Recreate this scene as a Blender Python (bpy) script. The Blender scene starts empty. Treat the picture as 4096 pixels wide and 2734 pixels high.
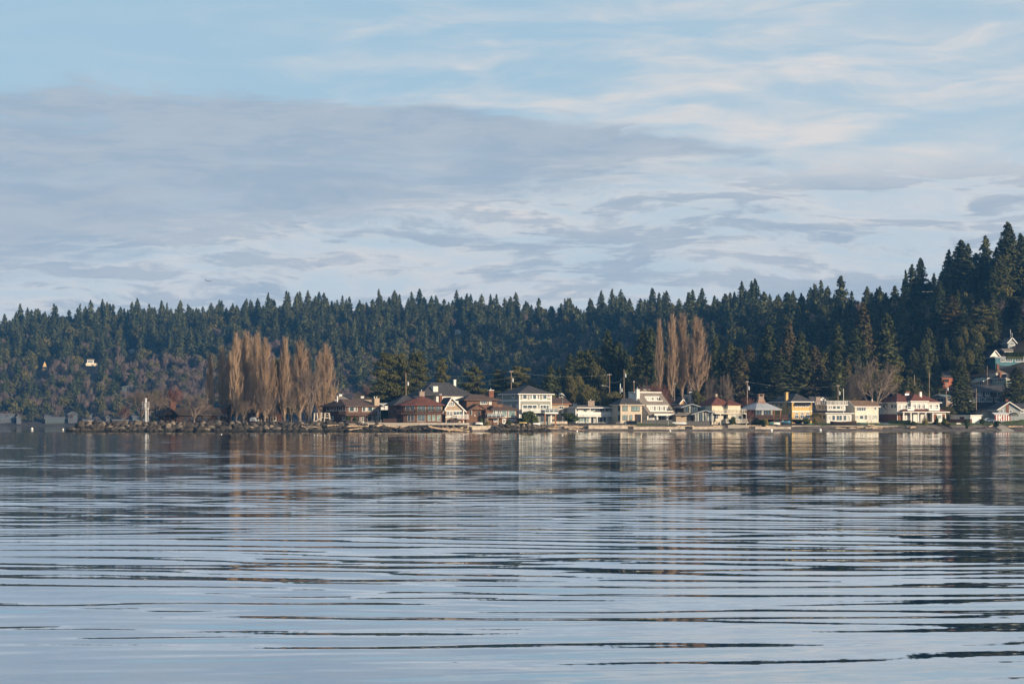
import bpy, bmesh, math, random
import numpy as np
from mathutils import Vector, Matrix
R = math.radians
scene = bpy.context.scene
COL = scene.collection
random.seed(7)
RNG = np.random.default_rng(11)

# ------------------------------------------------------------------ camera
FPX, CXP, HYP, CAMH = 8400.0, 2048.0, 1689.0, 2.7      # focal length in photo pixels, centre column, horizon row, eye height
cam = bpy.data.cameras.new('camera')
cam_o = bpy.data.objects.new('camera', cam); COL.objects.link(cam_o)
cam.sensor_width = 36; cam.lens = FPX / 4096 * 36
cam.shift_y = (HYP - 1367) / 4096
cam.clip_start = 0.5; cam.clip_end = 30000
cam_o.location = (0, 0, CAMH); cam_o.rotation_euler = (R(90), 0, 0)
scene.camera = cam_o

# ------------------------------------------------------------------ sun, sky, exposure
SUN_AZ, SUN_EL = 50.0, 12.5        # degrees to the right of straight behind the camera; height
sd = Vector((math.sin(R(SUN_AZ)) * math.cos(R(SUN_EL)), -math.cos(R(SUN_AZ)) * math.cos(R(SUN_EL)), math.sin(R(SUN_EL))))
sun = bpy.data.lights.new('sun', 'SUN'); sun.energy = 5.0; sun.angle = R(0.6); sun.color = (1.0, 0.79, 0.56)
sun_o = bpy.data.objects.new('sun', sun); COL.objects.link(sun_o)
sun_o.rotation_euler = (-sd).to_track_quat('-Z', 'Y').to_euler()
sun_o.location = (100, -100, 200)
scene.view_settings.view_transform = 'Standard'; scene.view_settings.look = 'None'
scene.view_settings.exposure = 0.25; scene.view_settings.gamma = 1.0
scene.view_settings.use_curve_mapping = False
scene.render.engine = 'CYCLES'
cy = scene.cycles
cy.use_denoising = True
cy.max_bounces = 6; cy.diffuse_bounces = 2; cy.glossy_bounces = 4; cy.transmission_bounces = 2
cy.volume_bounces = 1; cy.transparent_max_bounces = 6
cy.sample_clamp_indirect = 6.0
cy.caustics_reflective = False; cy.caustics_refractive = False

class NT:
    """small helper to wire shader nodes"""
    def __init__(s, tree): s.t = tree; s.n = tree.nodes; s.l = tree.links
    def node(s, kind, **kw):
        n = s.n.new(kind)
        for k, v in kw.items():
            setattr(n, k, v)
        return n
    def put(s, sock, v):
        if isinstance(v, (int, float, tuple, list)): sock.default_value = v
        else: s.l.new(v, sock)
    def math(s, op, a, b=None, c=None, clamp=False):
        n = s.node('ShaderNodeMath', operation=op, use_clamp=clamp)
        s.put(n.inputs[0], a)
        if b is not None: s.put(n.inputs[1], b)
        if c is not None: s.put(n.inputs[2], c)
        return n.outputs[0]
    def sstep(s, v, a, b, lo=0.0, hi=1.0):
        n = s.node('ShaderNodeMapRange', interpolation_type='SMOOTHSTEP')
        s.put(n.inputs[0], v); s.put(n.inputs[1], a); s.put(n.inputs[2], b); s.put(n.inputs[3], lo); s.put(n.inputs[4], hi)
        return n.outputs[0]
    def comb(s, x, y, z):
        n = s.node('ShaderNodeCombineXYZ')
        for i, v in enumerate((x, y, z)): s.put(n.inputs[i], v)
        return n.outputs[0]
    def noise(s, vec, scale=1.0, detail=4.0, rough=0.5, dist=0.0, lac=2.0):
        n = s.node('ShaderNodeTexNoise')
        s.put(n.inputs['Vector'], vec); n.inputs['Scale'].default_value = scale
        n.inputs['Detail'].default_value = detail; n.inputs['Roughness'].default_value = rough
        n.inputs['Distortion'].default_value = dist; n.inputs['Lacunarity'].default_value = lac
        return n.outputs['Fac']
    def mix(s, f, a, b, blend='MIX'):
        n = s.node('ShaderNodeMix', data_type='RGBA', blend_type=blend)
        s.put(n.inputs[0], f); s.put(n.inputs[6], a); s.put(n.inputs[7], b)
        return n.outputs[2]

world = bpy.data.worlds.new('World'); scene.world = world; world.use_nodes = True
w = NT(world.node_tree); w.n.clear()
sky = w.node('ShaderNodeTexSky', sky_type='NISHITA')
sky.sun_disc = False; sky.sun_elevation = R(SUN_EL)
sky.sun_rotation = math.atan2(sd.x, sd.y)
sky.altitude = 0; sky.air_density = 1.0; sky.dust_density = 0.6; sky.ozone_density = 1.5
SKY_STR = 0.10
tc = w.node('ShaderNodeTexCoord')
sep = w.node('ShaderNodeSeparateXYZ'); w.l.new(tc.outputs['Generated'], sep.inputs[0])
dx, dy, dz = sep.outputs
el = dz                                       # sine of elevation
# noise fields that every cloud edge shares, in direction space and squeezed flat towards the horizon
warp = w.math('MULTIPLY', w.math('SUBTRACT', w.noise(w.comb(w.math('MULTIPLY', dx, 7.0), w.math('MULTIPLY', dy, 7.0), w.math('MULTIPLY', el, 30.0)), 1.0, 3.0, 0.5), 0.5), 0.030)
elw = w.math('ADD', el, warp)
def field(kx, kz, off, detail, rough, dist):
    return w.noise(w.comb(w.math('MULTIPLY_ADD', dx, kx, off), w.math('MULTIPLY', dy, kx), w.math('MULTIPLY', elw, kz)), 1.0, detail, rough, dist)
n1 = field(9.0, 62.0, 0.0, 7.0, 0.56, 0.3)
n2 = field(22.0, 150.0, 3.0, 7.0, 0.60, 0.3)
n3 = field(14.0, 75.0, 8.0, 5.0, 0.52, 0.4)
n4 = field(60.0, 260.0, 5.0, 5.0, 0.62, 0.2)
# stratus bank: a bumpy top edge that falls away to the right, an underside that frays into streaks
top = w.math('MULTIPLY_ADD', w.math('MULTIPLY', dx, dx), -0.30, 0.1475)
top = w.math('MULTIPLY_ADD', dx, -0.095, top)
top = w.math('MULTIPLY_ADD', w.math('SUBTRACT', n1, 0.5), 0.022, top)
top = w.math('MULTIPLY_ADD', w.math('SUBTRACT', n2, 0.5), 0.018, top)
top = w.math('MULTIPLY_ADD', w.math('SUBTRACT', n4, 0.5), 0.010, top)
bank_top = w.sstep(w.math('SUBTRACT', top, el), -0.001, 0.0065)
bot = w.math('MULTIPLY_ADD', w.math('SUBTRACT', n2, 0.5), 0.045, w.math('MULTIPLY_ADD', dx, 0.15, 0.110))
bank_bot = w.sstep(w.math('SUBTRACT', el, bot), -0.008, 0.008)
bank = w.math('MULTIPLY', w.math('MULTIPLY', bank_top, bank_bot), w.sstep(w.math('MULTIPLY_ADD', n4, 0.35, n1), 0.42, 0.66, 0.62, 1.0))
# broken streaks under the bank and out to the right
lowz = w.sstep(el, 0.128, 0.104)
st = w.math('MULTIPLY_ADD', n4, 0.30, w.math('MULTIPLY_ADD', n1, 0.30, w.math('MULTIPLY', n2, 0.70)))
streak = w.math('MULTIPLY', w.sstep(st, 0.610, 0.715), lowz)
grey = w.math('MAXIMUM', bank, w.math('MULTIPLY', streak, 0.92))
# pale high veil, thicker to the right and near the horizon
veil = w.math('MULTIPLY_ADD', w.sstep(dx, -0.06, 0.22), 0.42, w.sstep(el, 0.15, 0.085, 0.0, 0.97))
veil2 = w.math('MULTIPLY', w.sstep(n3, 0.38, 0.74), w.sstep(dx, -0.20, -0.02, 0.12, 0.80))
veil = w.math('MULTIPLY_ADD', veil2, w.sstep(w.math('ABSOLUTE', w.math('SUBTRACT', el, 0.160)), 0.10, 0.0), veil, clamp=True)
veil = w.math('MULTIPLY', veil, w.sstep(n3, 0.28, 0.60, 0.60, 1.0), clamp=True)
# clear sky in the photograph's pale blue, deepening overhead, with the clouds laid over it
skyc = w.mix(1.0, sky.outputs[0], (SKY_STR, SKY_STR, SKY_STR, 1), 'MULTIPLY')
blue = w.mix(w.sstep(el, 0.18, 0.75, 0.80, 0.10), skyc, (0.415, 0.605, 0.755, 1))
pale = w.mix(w.sstep(n2, 0.35, 0.62), (0.60, 0.665, 0.72, 1), (0.755, 0.725, 0.705, 1))
greyc = w.mix(w.sstep(w.math('MULTIPLY_ADD', n4, 0.4, w.math('MULTIPLY', n3, 0.6)), 0.38, 0.62), (0.365, 0.455, 0.560, 1), (0.450, 0.515, 0.590, 1))
c = w.mix(veil, blue, pale)
c = w.mix(w.math('MULTIPLY', grey, 0.93), c, greyc)
bg = w.node('ShaderNodeBackground'); w.put(bg.inputs[0], c); bg.inputs[1].default_value = 0.85
wo = w.node('ShaderNodeOutputWorld'); w.l.new(bg.outputs[0], wo.inputs[0])

# ------------------------------------------------------------------ measuring helpers (photo pixel + distance -> place in the world)
def at(px, py, Y): return Vector(((px - CXP) / FPX * Y, Y, CAMH - (py - HYP) / FPX * Y))
def zat(py, Y): return CAMH - (py - HYP) / FPX * Y
def mpx(n, Y): return n * Y / FPX

def tag(o, label=None, cat=None, group=None, kind=None):
    if label: o['label'] = label
    if cat: o['category'] = cat
    if group: o['group'] = group
    if kind: o['kind'] = kind
    return o
def link(name, data, parent=None):
    o = bpy.data.objects.new(name, data); COL.objects.link(o)
    if parent is not None: o.parent = parent
    return o
def empty(name, loc=(0, 0, 0), rz=0.0):
    o = link(name, None); o.location = loc; o.rotation_euler = (0, 0, rz); o.empty_display_size = 0.3
    return o

# ------------------------------------------------------------------ materials
MATS = {}
def mat(name, col=(0.5, 0.5, 0.5), rough=0.8, var=0.12, scale=1.5, bump=0.0, bscale=None, spec=0.3, metal=0.0, bands=None, coord='Object'):
    """painted or natural surface: base colour broken up by two sizes of noise, optional lap siding relief"""
    if name in MATS: return MATS[name]
    m = bpy.data.materials.new(name); m.use_nodes = True
    t = NT(m.node_tree); b = t.n['Principled BSDF']
    if coord == 'World': v = t.node('ShaderNodeNewGeometry').outputs['Position']
    else: v = t.node('ShaderNodeTexCoord').outputs[coord]
    nz = t.noise(v, scale, 5.0, 0.6)
    nz2 = t.noise(v, scale * 7.0, 3.0, 0.6)
    f = t.math('MULTIPLY_ADD', nz2, 0.4, t.math('MULTIPLY', nz, 0.6))
    dark = tuple(c * (1 - var * 2.2) for c in col) + (1,); lite = tuple(min(1, c * (1 + var * 1.6)) for c in col) + (1,)
    cc = t.mix(t.sstep(f, 0.33, 0.67), dark, lite)
    t.put(b.inputs['Base Color'], cc)
    b.inputs['Roughness'].default_value = rough; b.inputs['Specular IOR Level'].default_value = spec
    b.inputs['Metallic'].default_value = metal
    h = None
    if bump: h = t.math('MULTIPLY', t.noise(v, bscale or scale * 5, 4.0, 0.6), bump)
    if bands:
        wv = t.node('ShaderNodeTexWave', wave_type='BANDS', bands_direction=bands[0], wave_profile='SAW')
        wv.inputs['Scale'].default_value = bands[1]; t.l.new(v, wv.inputs['Vector'])
        hb = t.math('MULTIPLY', wv.outputs['Fac'], bands[2])
        h = hb if h is None else t.math('ADD', h, hb)
    if h is not None:
        bn = t.node('ShaderNodeBump'); bn.inputs['Strength'].default_value = 1.0; bn.inputs['Distance'].default_value = 1.0
        t.l.new(h, bn.inputs['Height']); t.l.new(bn.outputs[0], b.inputs['Normal'])
    MATS[name] = m
    return m
def siding(name, col, **k): return mat(name, col, 0.7, 0.07, 0.8, bands=('Z', 1.4, 0.025), **k)
def foliage(name, col, col2, scale=0.13, trans=0.25):
    if name in MATS: return MATS[name]
    m = bpy.data.materials.new(name); m.use_nodes = True
    t = NT(m.node_tree); b = t.n['Principled BSDF']
    p = t.node('ShaderNodeNewGeometry').outputs['Position']
    f = t.sstep(t.noise(p, scale, 2.0, 0.6), 0.32, 0.68)
    f2 = t.sstep(t.noise(p, 1.1, 2.0, 0.6), 0.25, 0.75)
    oi = t.node('ShaderNodeObjectInfo').outputs['Random']
    ff = t.math('MULTIPLY_ADD', f, 0.30, t.math('MULTIPLY_ADD', f2, 0.15, t.math('MULTIPLY', oi, 0.55)), clamp=True)
    t.put(b.inputs['Base Color'], t.mix(ff, col + (1,), col2 + (1,)))
    b.inputs['Roughness'].default_value = 0.75; b.inputs['Specular IOR Level'].default_value = 0.15
    MATS[name] = m
    return m
def glass(name, col, rough=0.08, ior=1.9):
    if name in MATS: return MATS[name]
    m = bpy.data.materials.new(name); m.use_nodes = True
    t = NT(m.node_tree); b = t.n['Principled BSDF']
    v = t.node('ShaderNodeTexCoord').outputs['Object']
    f = t.noise(v, 0.9, 2.0, 0.5)
    t.put(b.inputs['Base Color'], t.mix(t.sstep(f, 0.3, 0.7), tuple(c * 0.6 for c in col) + (1,), tuple(min(1, c * 1.3) for c in col) + (1,)))
    b.inputs['Roughness'].default_value = rough; b.inputs['IOR'].default_value = ior
    MATS[name] = m
    return m

# ------------------------------------------------------------------ mesh builder
class MB:
    def __init__(s): s.v = []; s.f = []
    def add(s, vs, fs):
        k = len(s.v); s.v += [tuple(p) for p in vs]; s.f += [tuple(i + k for i in f) for f in fs]; return s
    def box(s, x0, x1, y0, y1, z0, z1):
        if x0 > x1: x0, x1 = x1, x0
        if y0 > y1: y0, y1 = y1, y0
        if z0 > z1: z0, z1 = z1, z0
        return s.add([(x0, y0, z0), (x1, y0, z0), (x1, y1, z0), (x0, y1, z0), (x0, y0, z1), (x1, y0, z1), (x1, y1, z1), (x0, y1, z1)],
                     [(3, 2, 1, 0), (4, 5, 6, 7), (0, 1, 5, 4), (1, 2, 6, 5), (2, 3, 7, 6), (3, 0, 4, 7)])
    def prism(s, pts, z0, z1):
        n = len(pts)
        return s.add([(p[0], p[1], z0) for p in pts] + [(p[0], p[1], z1) for p in pts],
                     [tuple(range(n))[::-1], tuple(range(n, 2 * n))] + [(i, (i + 1) % n, n + (i + 1) % n, n + i) for i in range(n)])
    def tube(s, p0, p1, r0, r1=None, n=6, cap=True):
        r1 = r0 if r1 is None else r1
        p0 = Vector(p0); p1 = Vector(p1); d = (p1 - p0)
        if d.length < 1e-6: return s
        d.normalize(); a = d.orthogonal().normalized(); b = d.cross(a)
        vs = []
        for p, r in ((p0, r0), (p1, r1)):
            for i in range(n):
                t = 2 * math.pi * i / n
                vs.append(p + a * (math.cos(t) * r) + b * (math.sin(t) * r))
        fs = [(i, (i + 1) % n, n + (i + 1) % n, n + i) for i in range(n)]
        if cap: fs += [tuple(range(n))[::-1], tuple(range(n, 2 * n))]
        return s.add(vs, fs)
    def bar(s, p0, p1, w, h):
        """square-section bar between two points"""
        p0 = Vector(p0); p1 = Vector(p1); d = (p1 - p0).normalized()
        up = Vector((0, 0, 1)) if abs(d.z) < 0.95 else Vector((0, 1, 0))
        a = d.cross(up).normalized() * (w / 2); b = a.normalized().cross(d) * (h / 2)
        vs = []
        for p in (p0, p1): vs += [p - a - b, p + a - b, p + a + b, p - a + b]
        return s.add(vs, [(0, 1, 2, 3)[::-1], (4, 5, 6, 7), (0, 1, 5, 4), (1, 2, 6, 5), (2, 3, 7, 6), (3, 0, 4, 7)])
    def sphere(s, c, r, nu=10, nv=6, sx=1, sy=1, sz=1):
        vs = [(c[0], c[1], c[2] - r * sz)]
        for j in range(1, nv):
            t = math.pi * j / nv - math.pi / 2
            for i in range(nu):
                a = 2 * math.pi * i / nu
                vs.append((c[0] + r * sx * math.cos(t) * math.cos(a), c[1] + r * sy * math.cos(t) * math.sin(a), c[2] + r * sz * math.sin(t)))
        vs.append((c[0], c[1], c[2] + r * sz)); e = len(vs) - 1
        fs = [(0, 1 + (i + 1) % nu, 1 + i) for i in range(nu)]
        for j in range(nv - 2):
            b = 1 + j * nu
            fs += [(b + i, b + (i + 1) % nu, b + nu + (i + 1) % nu, b + nu + i) for i in range(nu)]
        b = 1 + (nv - 2) * nu
        fs += [(b + i, b + (i + 1) % nu, e) for i in range(nu)]
        return s.add(vs, fs)
    def mesh(s, name, m):
        me = bpy.data.meshes.new(name); me.from_pydata(s.v, [], s.f); me.validate(); me.update()
        if m is not None: me.materials.append(m)
        return me
    def build(s, name, m, parent=None, smooth=False):
        me = s.mesh(name, m)
        if smooth: me.polygons.foreach_set('use_smooth', [True] * len(me.polygons))
        return link(name, me, parent)
def npmesh(name, V, F, m):
    """mesh from numpy vertex and triangle arrays"""
    me = bpy.data.meshes.new(name)
    V = np.asarray(V, np.float32); F = np.asarray(F, np.int32)
    me.vertices.add(len(V)); me.vertices.foreach_set('co', V.ravel())
    me.loops.add(F.size); me.loops.foreach_set('vertex_index', F.ravel())
    k = F.shape[1]
    me.polygons.add(len(F)); me.polygons.foreach_set('loop_start', np.arange(0, F.size, k, dtype=np.int32))
    me.polygons.foreach_set('loop_total', np.full(len(F), k, np.int32))
    me.update(calc_edges=True)
    if m is not None: me.materials.append(m)
    return me

# ------------------------------------------------------------------ the land
TPX = [-2500, 0, 600, 1200, 1800, 2300, 2600, 2800, 3100, 3300, 3600, 3750, 3850, 4096, 4400, 6500]
TTOP = [1290, 1262, 1235, 1198, 1190, 1218, 1200, 1182, 1172, 1166, 1155, 1065, 1005, 925, 890, 870]   # tree-top skyline rows
TYB = [1450, 1450, 1450, 1400, 1350, 1200, 1050, 960, 860, 815, 755, 728, 718, 712, 712, 712]
TYC = [1850, 1850, 1850, 1800, 1750, 1600, 1480, 1400, 1300, 1230, 1080, 1000, 960, 940, 930, 930]
TSH = [600, 598, 598, 599, 606, 640, 650, 655, 664, 668, 678, 681, 684, 690, 700, 760]                # near shoreline
def _i(px, tab): return np.interp(px, TPX, tab)
def terrain(X, Y):
    X = np.asarray(X, float); Y = np.asarray(Y, float)
    px = CXP + X / Y * FPX
    yb, yc = _i(px, TYB), _i(px, TYC)
    hc = CAMH + (HYP - _i(px, TTOP)) / FPX * yc - 18.5
    t = np.clip((Y - yb) / (yc - yb), 0, 1.0)
    hill = 3.0 + (t * 0.55 + 0.45 * t * t * (3 - 2 * t)) * (hc - 3.0)
    hill -= np.clip(Y - yc - 60, 0, None) * 0.08
    # bay behind the spit (left), dry land (right)
    yback = np.interp(px, [-2500, 250, 600, 1000, 1300, 1700, 2000, 2200, 2350], [600, 612, 640, 675, 720, 860, 1050, 1300, 1500])
    ys = _i(px, TSH)
    near = np.interp(Y - ys, [-12, 0, 6.0, 8.5, 14, 30], [-2.5, 0.0, 0.75, 1.7, 2.35, 2.65])
    near = near + np.clip((Y - ys - 45) / 100, 0, 1) * 2.5 * np.clip((px - 2000) / 600, 0, 1)
    spit = np.clip((px - 268) / 40, 0, 1)
    near = np.where(px < 1960, np.interp(Y - ys, [-6, 0, 5.0, 7.0, 30], [-2.5, -0.6, 1.9, 2.55, 2.65]), near)
    near = -2.5 + (near + 2.5) * spit
    bay = np.clip((Y - yback) / 10, 0, 1) * np.clip((yb - 4 - Y) / 10, 0, 1)
    z = np.where(Y < yb, near * (1 - bay) + (-2.5) * bay, np.maximum(hill, 0))
    shore_far = np.clip((Y - (yb - 14)) / 14, 0, 1)
    z = np.where((Y < yb) & (Y > yb - 14) & (px < 2300), -2.5 + 5.5 * shore_far, z)
    return z
def gz(X, Y): return float(terrain(X, Y))

rows = np.concatenate([np.arange(588, 740, 2.5), np.arange(740, 1500, 11), np.arange(1500, 2600, 26)])
cols = np.concatenate([np.arange(-2400, 200, 60), np.arange(200, 4300, 18), np.arange(4300, 6500, 60)])
PX, YY = np.meshgrid(cols, rows)
XX = (PX - CXP) / FPX * YY
ZZ = terrain(XX, YY) + 0.10 * np.sin(XX * 0.7) * np.sin(YY * 0.9 + 1.0) * (YY < 760) * (terrain(XX, YY) < 1.5)
V = np.stack([XX, YY, ZZ], -1).reshape(-1, 3)
nr, nc = PX.shape
ii = (np.arange(nr - 1)[:, None] * nc + np.arange(nc - 1)[None]).ravel()
F = np.stack([ii, ii + 1, ii + nc + 1, ii + nc], -1)
m_ground = mat('ground_soil', (0.060, 0.052, 0.040), 0.95, 0.30, 0.05, bump=0.15, bscale=1.5, coord='World')
gr = link('ground', npmesh('ground', V, F, m_ground)); tag(gr, kind='structure')
# pebble beach strip, a sheet just above the soil
m_beach = mat('beach_gravel', (0.165, 0.138, 0.115), 0.95, 0.35, 0.35, bump=0.12, bscale=4.0, coord='World')
bc = np.arange(1860, 4700, 12); br = np.linspace(-3, 9.5, 12)
PXb, Tb = np.meshgrid(bc, br); Yb_ = _i(PXb, TSH) + Tb; Xb = (PXb - CXP) / FPX * Yb_
Zb = terrain(Xb, Yb_) + 0.12 + 0.08 * np.sin(Xb * 1.3) * np.sin(Yb_ * 1.7)
Vb = np.stack([Xb, Yb_, Zb], -1).reshape(-1, 3); nr, nc = PXb.shape
ii = (np.arange(nr - 1)[:, None] * nc + np.arange(nc - 1)[None]).ravel()
tag(link('beach', npmesh('beach', Vb, np.stack([ii, ii + 1, ii + nc + 1, ii + nc], -1), m_beach)), kind='structure')
# lawns
m_lawn = mat('lawn_grass', (0.085, 0.115, 0.030), 0.95, 0.25, 0.4, bump=0.05, coord='World')
def sheet(name, px0, px1, t0, t1, m, lift):
    a = np.linspace(px0, px1, max(4, int((px1 - px0) / 14))); b = np.linspace(t0, t1, 8)
    P, T = np.meshgrid(a, b); Yl = _i(P, TSH) + T; Xl = (P - CXP) / FPX * Yl; Zl = terrain(Xl, Yl) + lift
    nr, nc = P.shape; ii = (np.arange(nr - 1)[:, None] * nc + np.arange(nc - 1)[None]).ravel()
    o = link(name, npmesh(name, np.stack([Xl, Yl, Zl], -1).reshape(-1, 3), np.stack([ii, ii + 1, ii + nc + 1, ii + nc], -1), m))
    return tag(o, kind='structure')
sheet('lawn', 3270, 3600, 8.6, 20, m_lawn, 0.14)
sheet('lawn', 3600, 4150, 8.6, 26, m_lawn, 0.14)
sheet('lawn', 2530, 2700, 8.6, 20, m_lawn, 0.14)

# ------------------------------------------------------------------ the water
def perlin(x, y, seed):
    """smooth 2-D gradient noise on arrays, about -0.7..0.7"""
    g = np.random.default_rng(seed); ang = g.random(4096) * 6.2832; pm = g.permutation(4096)
    xi = np.floor(x).astype(np.int64); yi = np.floor(y).astype(np.int64); xf = x - xi; yf = y - yi
    u = xf * xf * xf * (xf * (xf * 6 - 15) + 10); v = yf * yf * yf * (yf * (yf * 6 - 15) + 10)
    def gr(ix, iy, fx, fy):
        k = ang[pm[(pm[ix & 4095] + iy) & 4095]]; return np.cos(k) * fx + np.sin(k) * fy
    a0 = gr(xi, yi, xf, yf); b0 = gr(xi + 1, yi, xf - 1, yf); a1 = gr(xi, yi + 1, xf, yf - 1); b1 = gr(xi + 1, yi + 1, xf - 1, yf - 1)
    return (a0 + u * (b0 - a0)) * (1 - v) + (a1 + u * (b1 - a1)) * v
def sst(t_): t_ = np.clip(t_, 0, 1); return t_ * t_ * (3 - 2 * t_)
def sea_height(X, Y):
    wy = perlin(X * .05, Y * .05, 1) * 4.0; wx = perlin(X * .10, Y * .14, 2) * 3.0
    xw = X + wx; yw = Y + wy
    swell = perlin(X * .020, (Y - .22 * X) * .075, 3)
    rip = perlin(xw * .19, (yw + .06 * xw) * 1.05, 4) + .6 * perlin(xw * .13 + 9, (yw - .22 * xw) * .62, 14); rip2 = perlin(xw * .42, (yw - .14 * xw) * 1.9, 5); rip3 = perlin(xw * .8, (yw + .25 * xw) * 3.2, 6)
    patch = .50 + .80 * sst((perlin(X * .028 + .006 * Y, Y * .040, 7) + .30) / .55)
    calm = .30 + .90 * sst((perlin(X * .06, Y * .10, 8) + .30) / .55)
    near = 1.3 + 0.45 * sst((140 - Y) / 130)
    return WAVES[0] * swell + near * (WAVES[1] * rip * patch + WAVES[2] * rip2 * calm + WAVES[3] * rip3 * calm)
WAVES = (0.090, 0.0135, 0.0042, 0.0012)
def water_material():
    m = bpy.data.materials.new('sea_water'); m.use_nodes = True
    t = NT(m.node_tree); b = t.n['Principled BSDF']
    b.inputs['Base Color'].default_value = (0.016, 0.046, 0.066, 1)
    b.inputs['Roughness'].default_value = 0.03; b.inputs['IOR'].default_value = 1.33
    p = t.node('ShaderNodeNewGeometry').outputs['Position']
    s = t.node('ShaderNodeSeparateXYZ'); t.l.new(p, s.inputs[0]); x, y, _ = s.outputs
    def nz(kx, ky, z, detail=1.0, rough=0.4): return t.noise(t.comb(t.math('MULTIPLY', x, kx), t.math('MULTIPLY', y, ky), z), 1.0, detail, rough)
    far = t.sstep(y, 520.0, 640.0)                       # beyond the modelled waves the ripples are relief only
    h = t.math('MULTIPLY', nz(1.2, 3.6, 1.0, 2.0, .5), 0.0014)
    h = t.math('ADD', h, t.math('MULTIPLY', t.math('MULTIPLY', nz(.11, .6, 3.0, 1.5, .45), far), 0.06))
    bn = t.node('ShaderNodeBump'); bn.inputs['Strength'].default_value = 1.0; bn.inputs['Distance'].default_value = 1.0
    t.l.new(h, bn.inputs['Height']); t.l.new(bn.outputs[0], b.inputs['Normal'])
    fr = t.node('ShaderNodeFresnel'); fr.inputs['IOR'].default_value = 1.45; t.l.new(bn.outputs[0], fr.inputs['Normal'])
    gl = t.node('ShaderNodeBsdfGlossy'); gl.inputs['Color'].default_value = (.93, .95, .97, 1); gl.inputs['Roughness'].default_value = 0.02; t.l.new(bn.outputs[0], gl.inputs['Normal'])
    mx = t.node('ShaderNodeMixShader'); t.put(mx.inputs[0], t.math('POWER', fr.outputs[0], 0.78, clamp=True)); t.l.new(b.outputs[0], mx.inputs[1]); t.l.new(gl.outputs[0], mx.inputs[2])
    t.l.new(mx.outputs[0], t.n['Material Output'].inputs['Surface'])
    return m
yr_ = [-400.0, -100.0, -20.0, -6.0]; y_ = 0.0
while y_ < 640: yr_.append(y_); y_ += max(0.125, y_ / 800)
yr_ = np.array(yr_ + [660, 720, 900, 1400, 2500, 5000, 9000])
uc_ = np.concatenate([[-40, -8, -2.5, -1.2, -.7, -.5], np.linspace(-.34, .34, 300), [.5, .7, 1.2, 2.5, 8, 40]])
YW, UW = np.meshgrid(yr_, uc_, indexing='ij')
XW = np.clip(UW * np.sqrt(YW * YW + 120.0 ** 2), -7000, 7000)
XW[:, 0] = -7000; XW[:, -1] = 7000
ZW = sea_height(XW, YW) * sst((640 - YW) / 110) * sst((YW + 2) / 8) * sst((.5 - np.abs(UW)) / .14)
nr, nc = YW.shape; ii = (np.arange(nr - 1)[:, None] * nc + np.arange(nc - 1)[None]).ravel()
wme = npmesh('water', np.stack([XW, YW, ZW], -1).reshape(-1, 3), np.stack([ii, ii + 1, ii + nc + 1, ii + nc], -1), water_material())
wme.polygons.foreach_set('use_smooth', np.ones(len(wme.polygons), bool))
tag(link('water', wme), kind='structure')
# ------------------------------------------------------------------ trees: prototype meshes
def tri_cloud(C, D, U, size, asp=0.55):
    """one tapering leaf-spray triangle at every centre C, pointing along D, opened along U"""
    C = np.asarray(C); n = len(C); size = np.broadcast_to(size, n)[:, None]
    D = D / np.linalg.norm(D, axis=1, keepdims=True)
    W = np.cross(D, U); W /= np.linalg.norm(W, axis=1, keepdims=True) + 1e-9
    a = C - D * size * 0.5 - W * size * asp; b = C - D * size * 0.5 + W * size * asp; c = C + D * size * 0.65
    V = np.stack([a, b, c], 1).reshape(-1, 3); F = np.arange(n * 3).reshape(-1, 3)
    return V, F
def twig_cloud(P0, P1, r):
    """one three-sided tapering twig from every P0 to P1"""
    P0 = np.asarray(P0); P1 = np.asarray(P1); n = len(P0); r = np.broadcast_to(r, n)[:, None]
    D = P1 - P0; D /= np.linalg.norm(D, axis=1, keepdims=True) + 1e-9
    A = np.cross(D, np.array([0.31, 0.77, 0.55])); A /= np.linalg.norm(A, axis=1, keepdims=True) + 1e-9
    B = np.cross(D, A)
    vs = [P0 + (A * math.cos(k) + B * math.sin(k)) * r for k in (0, 2.094, 4.189)] + [P1]
    V = np.stack(vs, 1).reshape(-1, 3); k = np.arange(n)[:, None] * 4
    F = np.concatenate([k + np.array([[0, 1, 3]]), k + np.array([[1, 2, 3]]), k + np.array([[2, 0, 3]])], 0)
    return V, F
def rdir(rng, n):
    d = rng.normal(size=(n, 3)); return d / np.linalg.norm(d, axis=1, keepdims=True)
def trunk_mesh(h, r, lean=0.0, seed=0, n=7):
    mb = MB(); rng = random.Random(seed); p = Vector((0, 0, -1.0)); k = 6
    for i in range(k):
        q = Vector((lean * (i + 1) / k + rng.uniform(-.1, .1) * r * 2, rng.uniform(-.1, .1) * r * 2, -1.0 + (h + 1.0) * (i + 1) / k))
        mb.tube(p, q, r * (1 - i / k * 0.92), r * (1 - (i + 1) / k * 0.92), n, cap=False); p = q
    return mb
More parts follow.
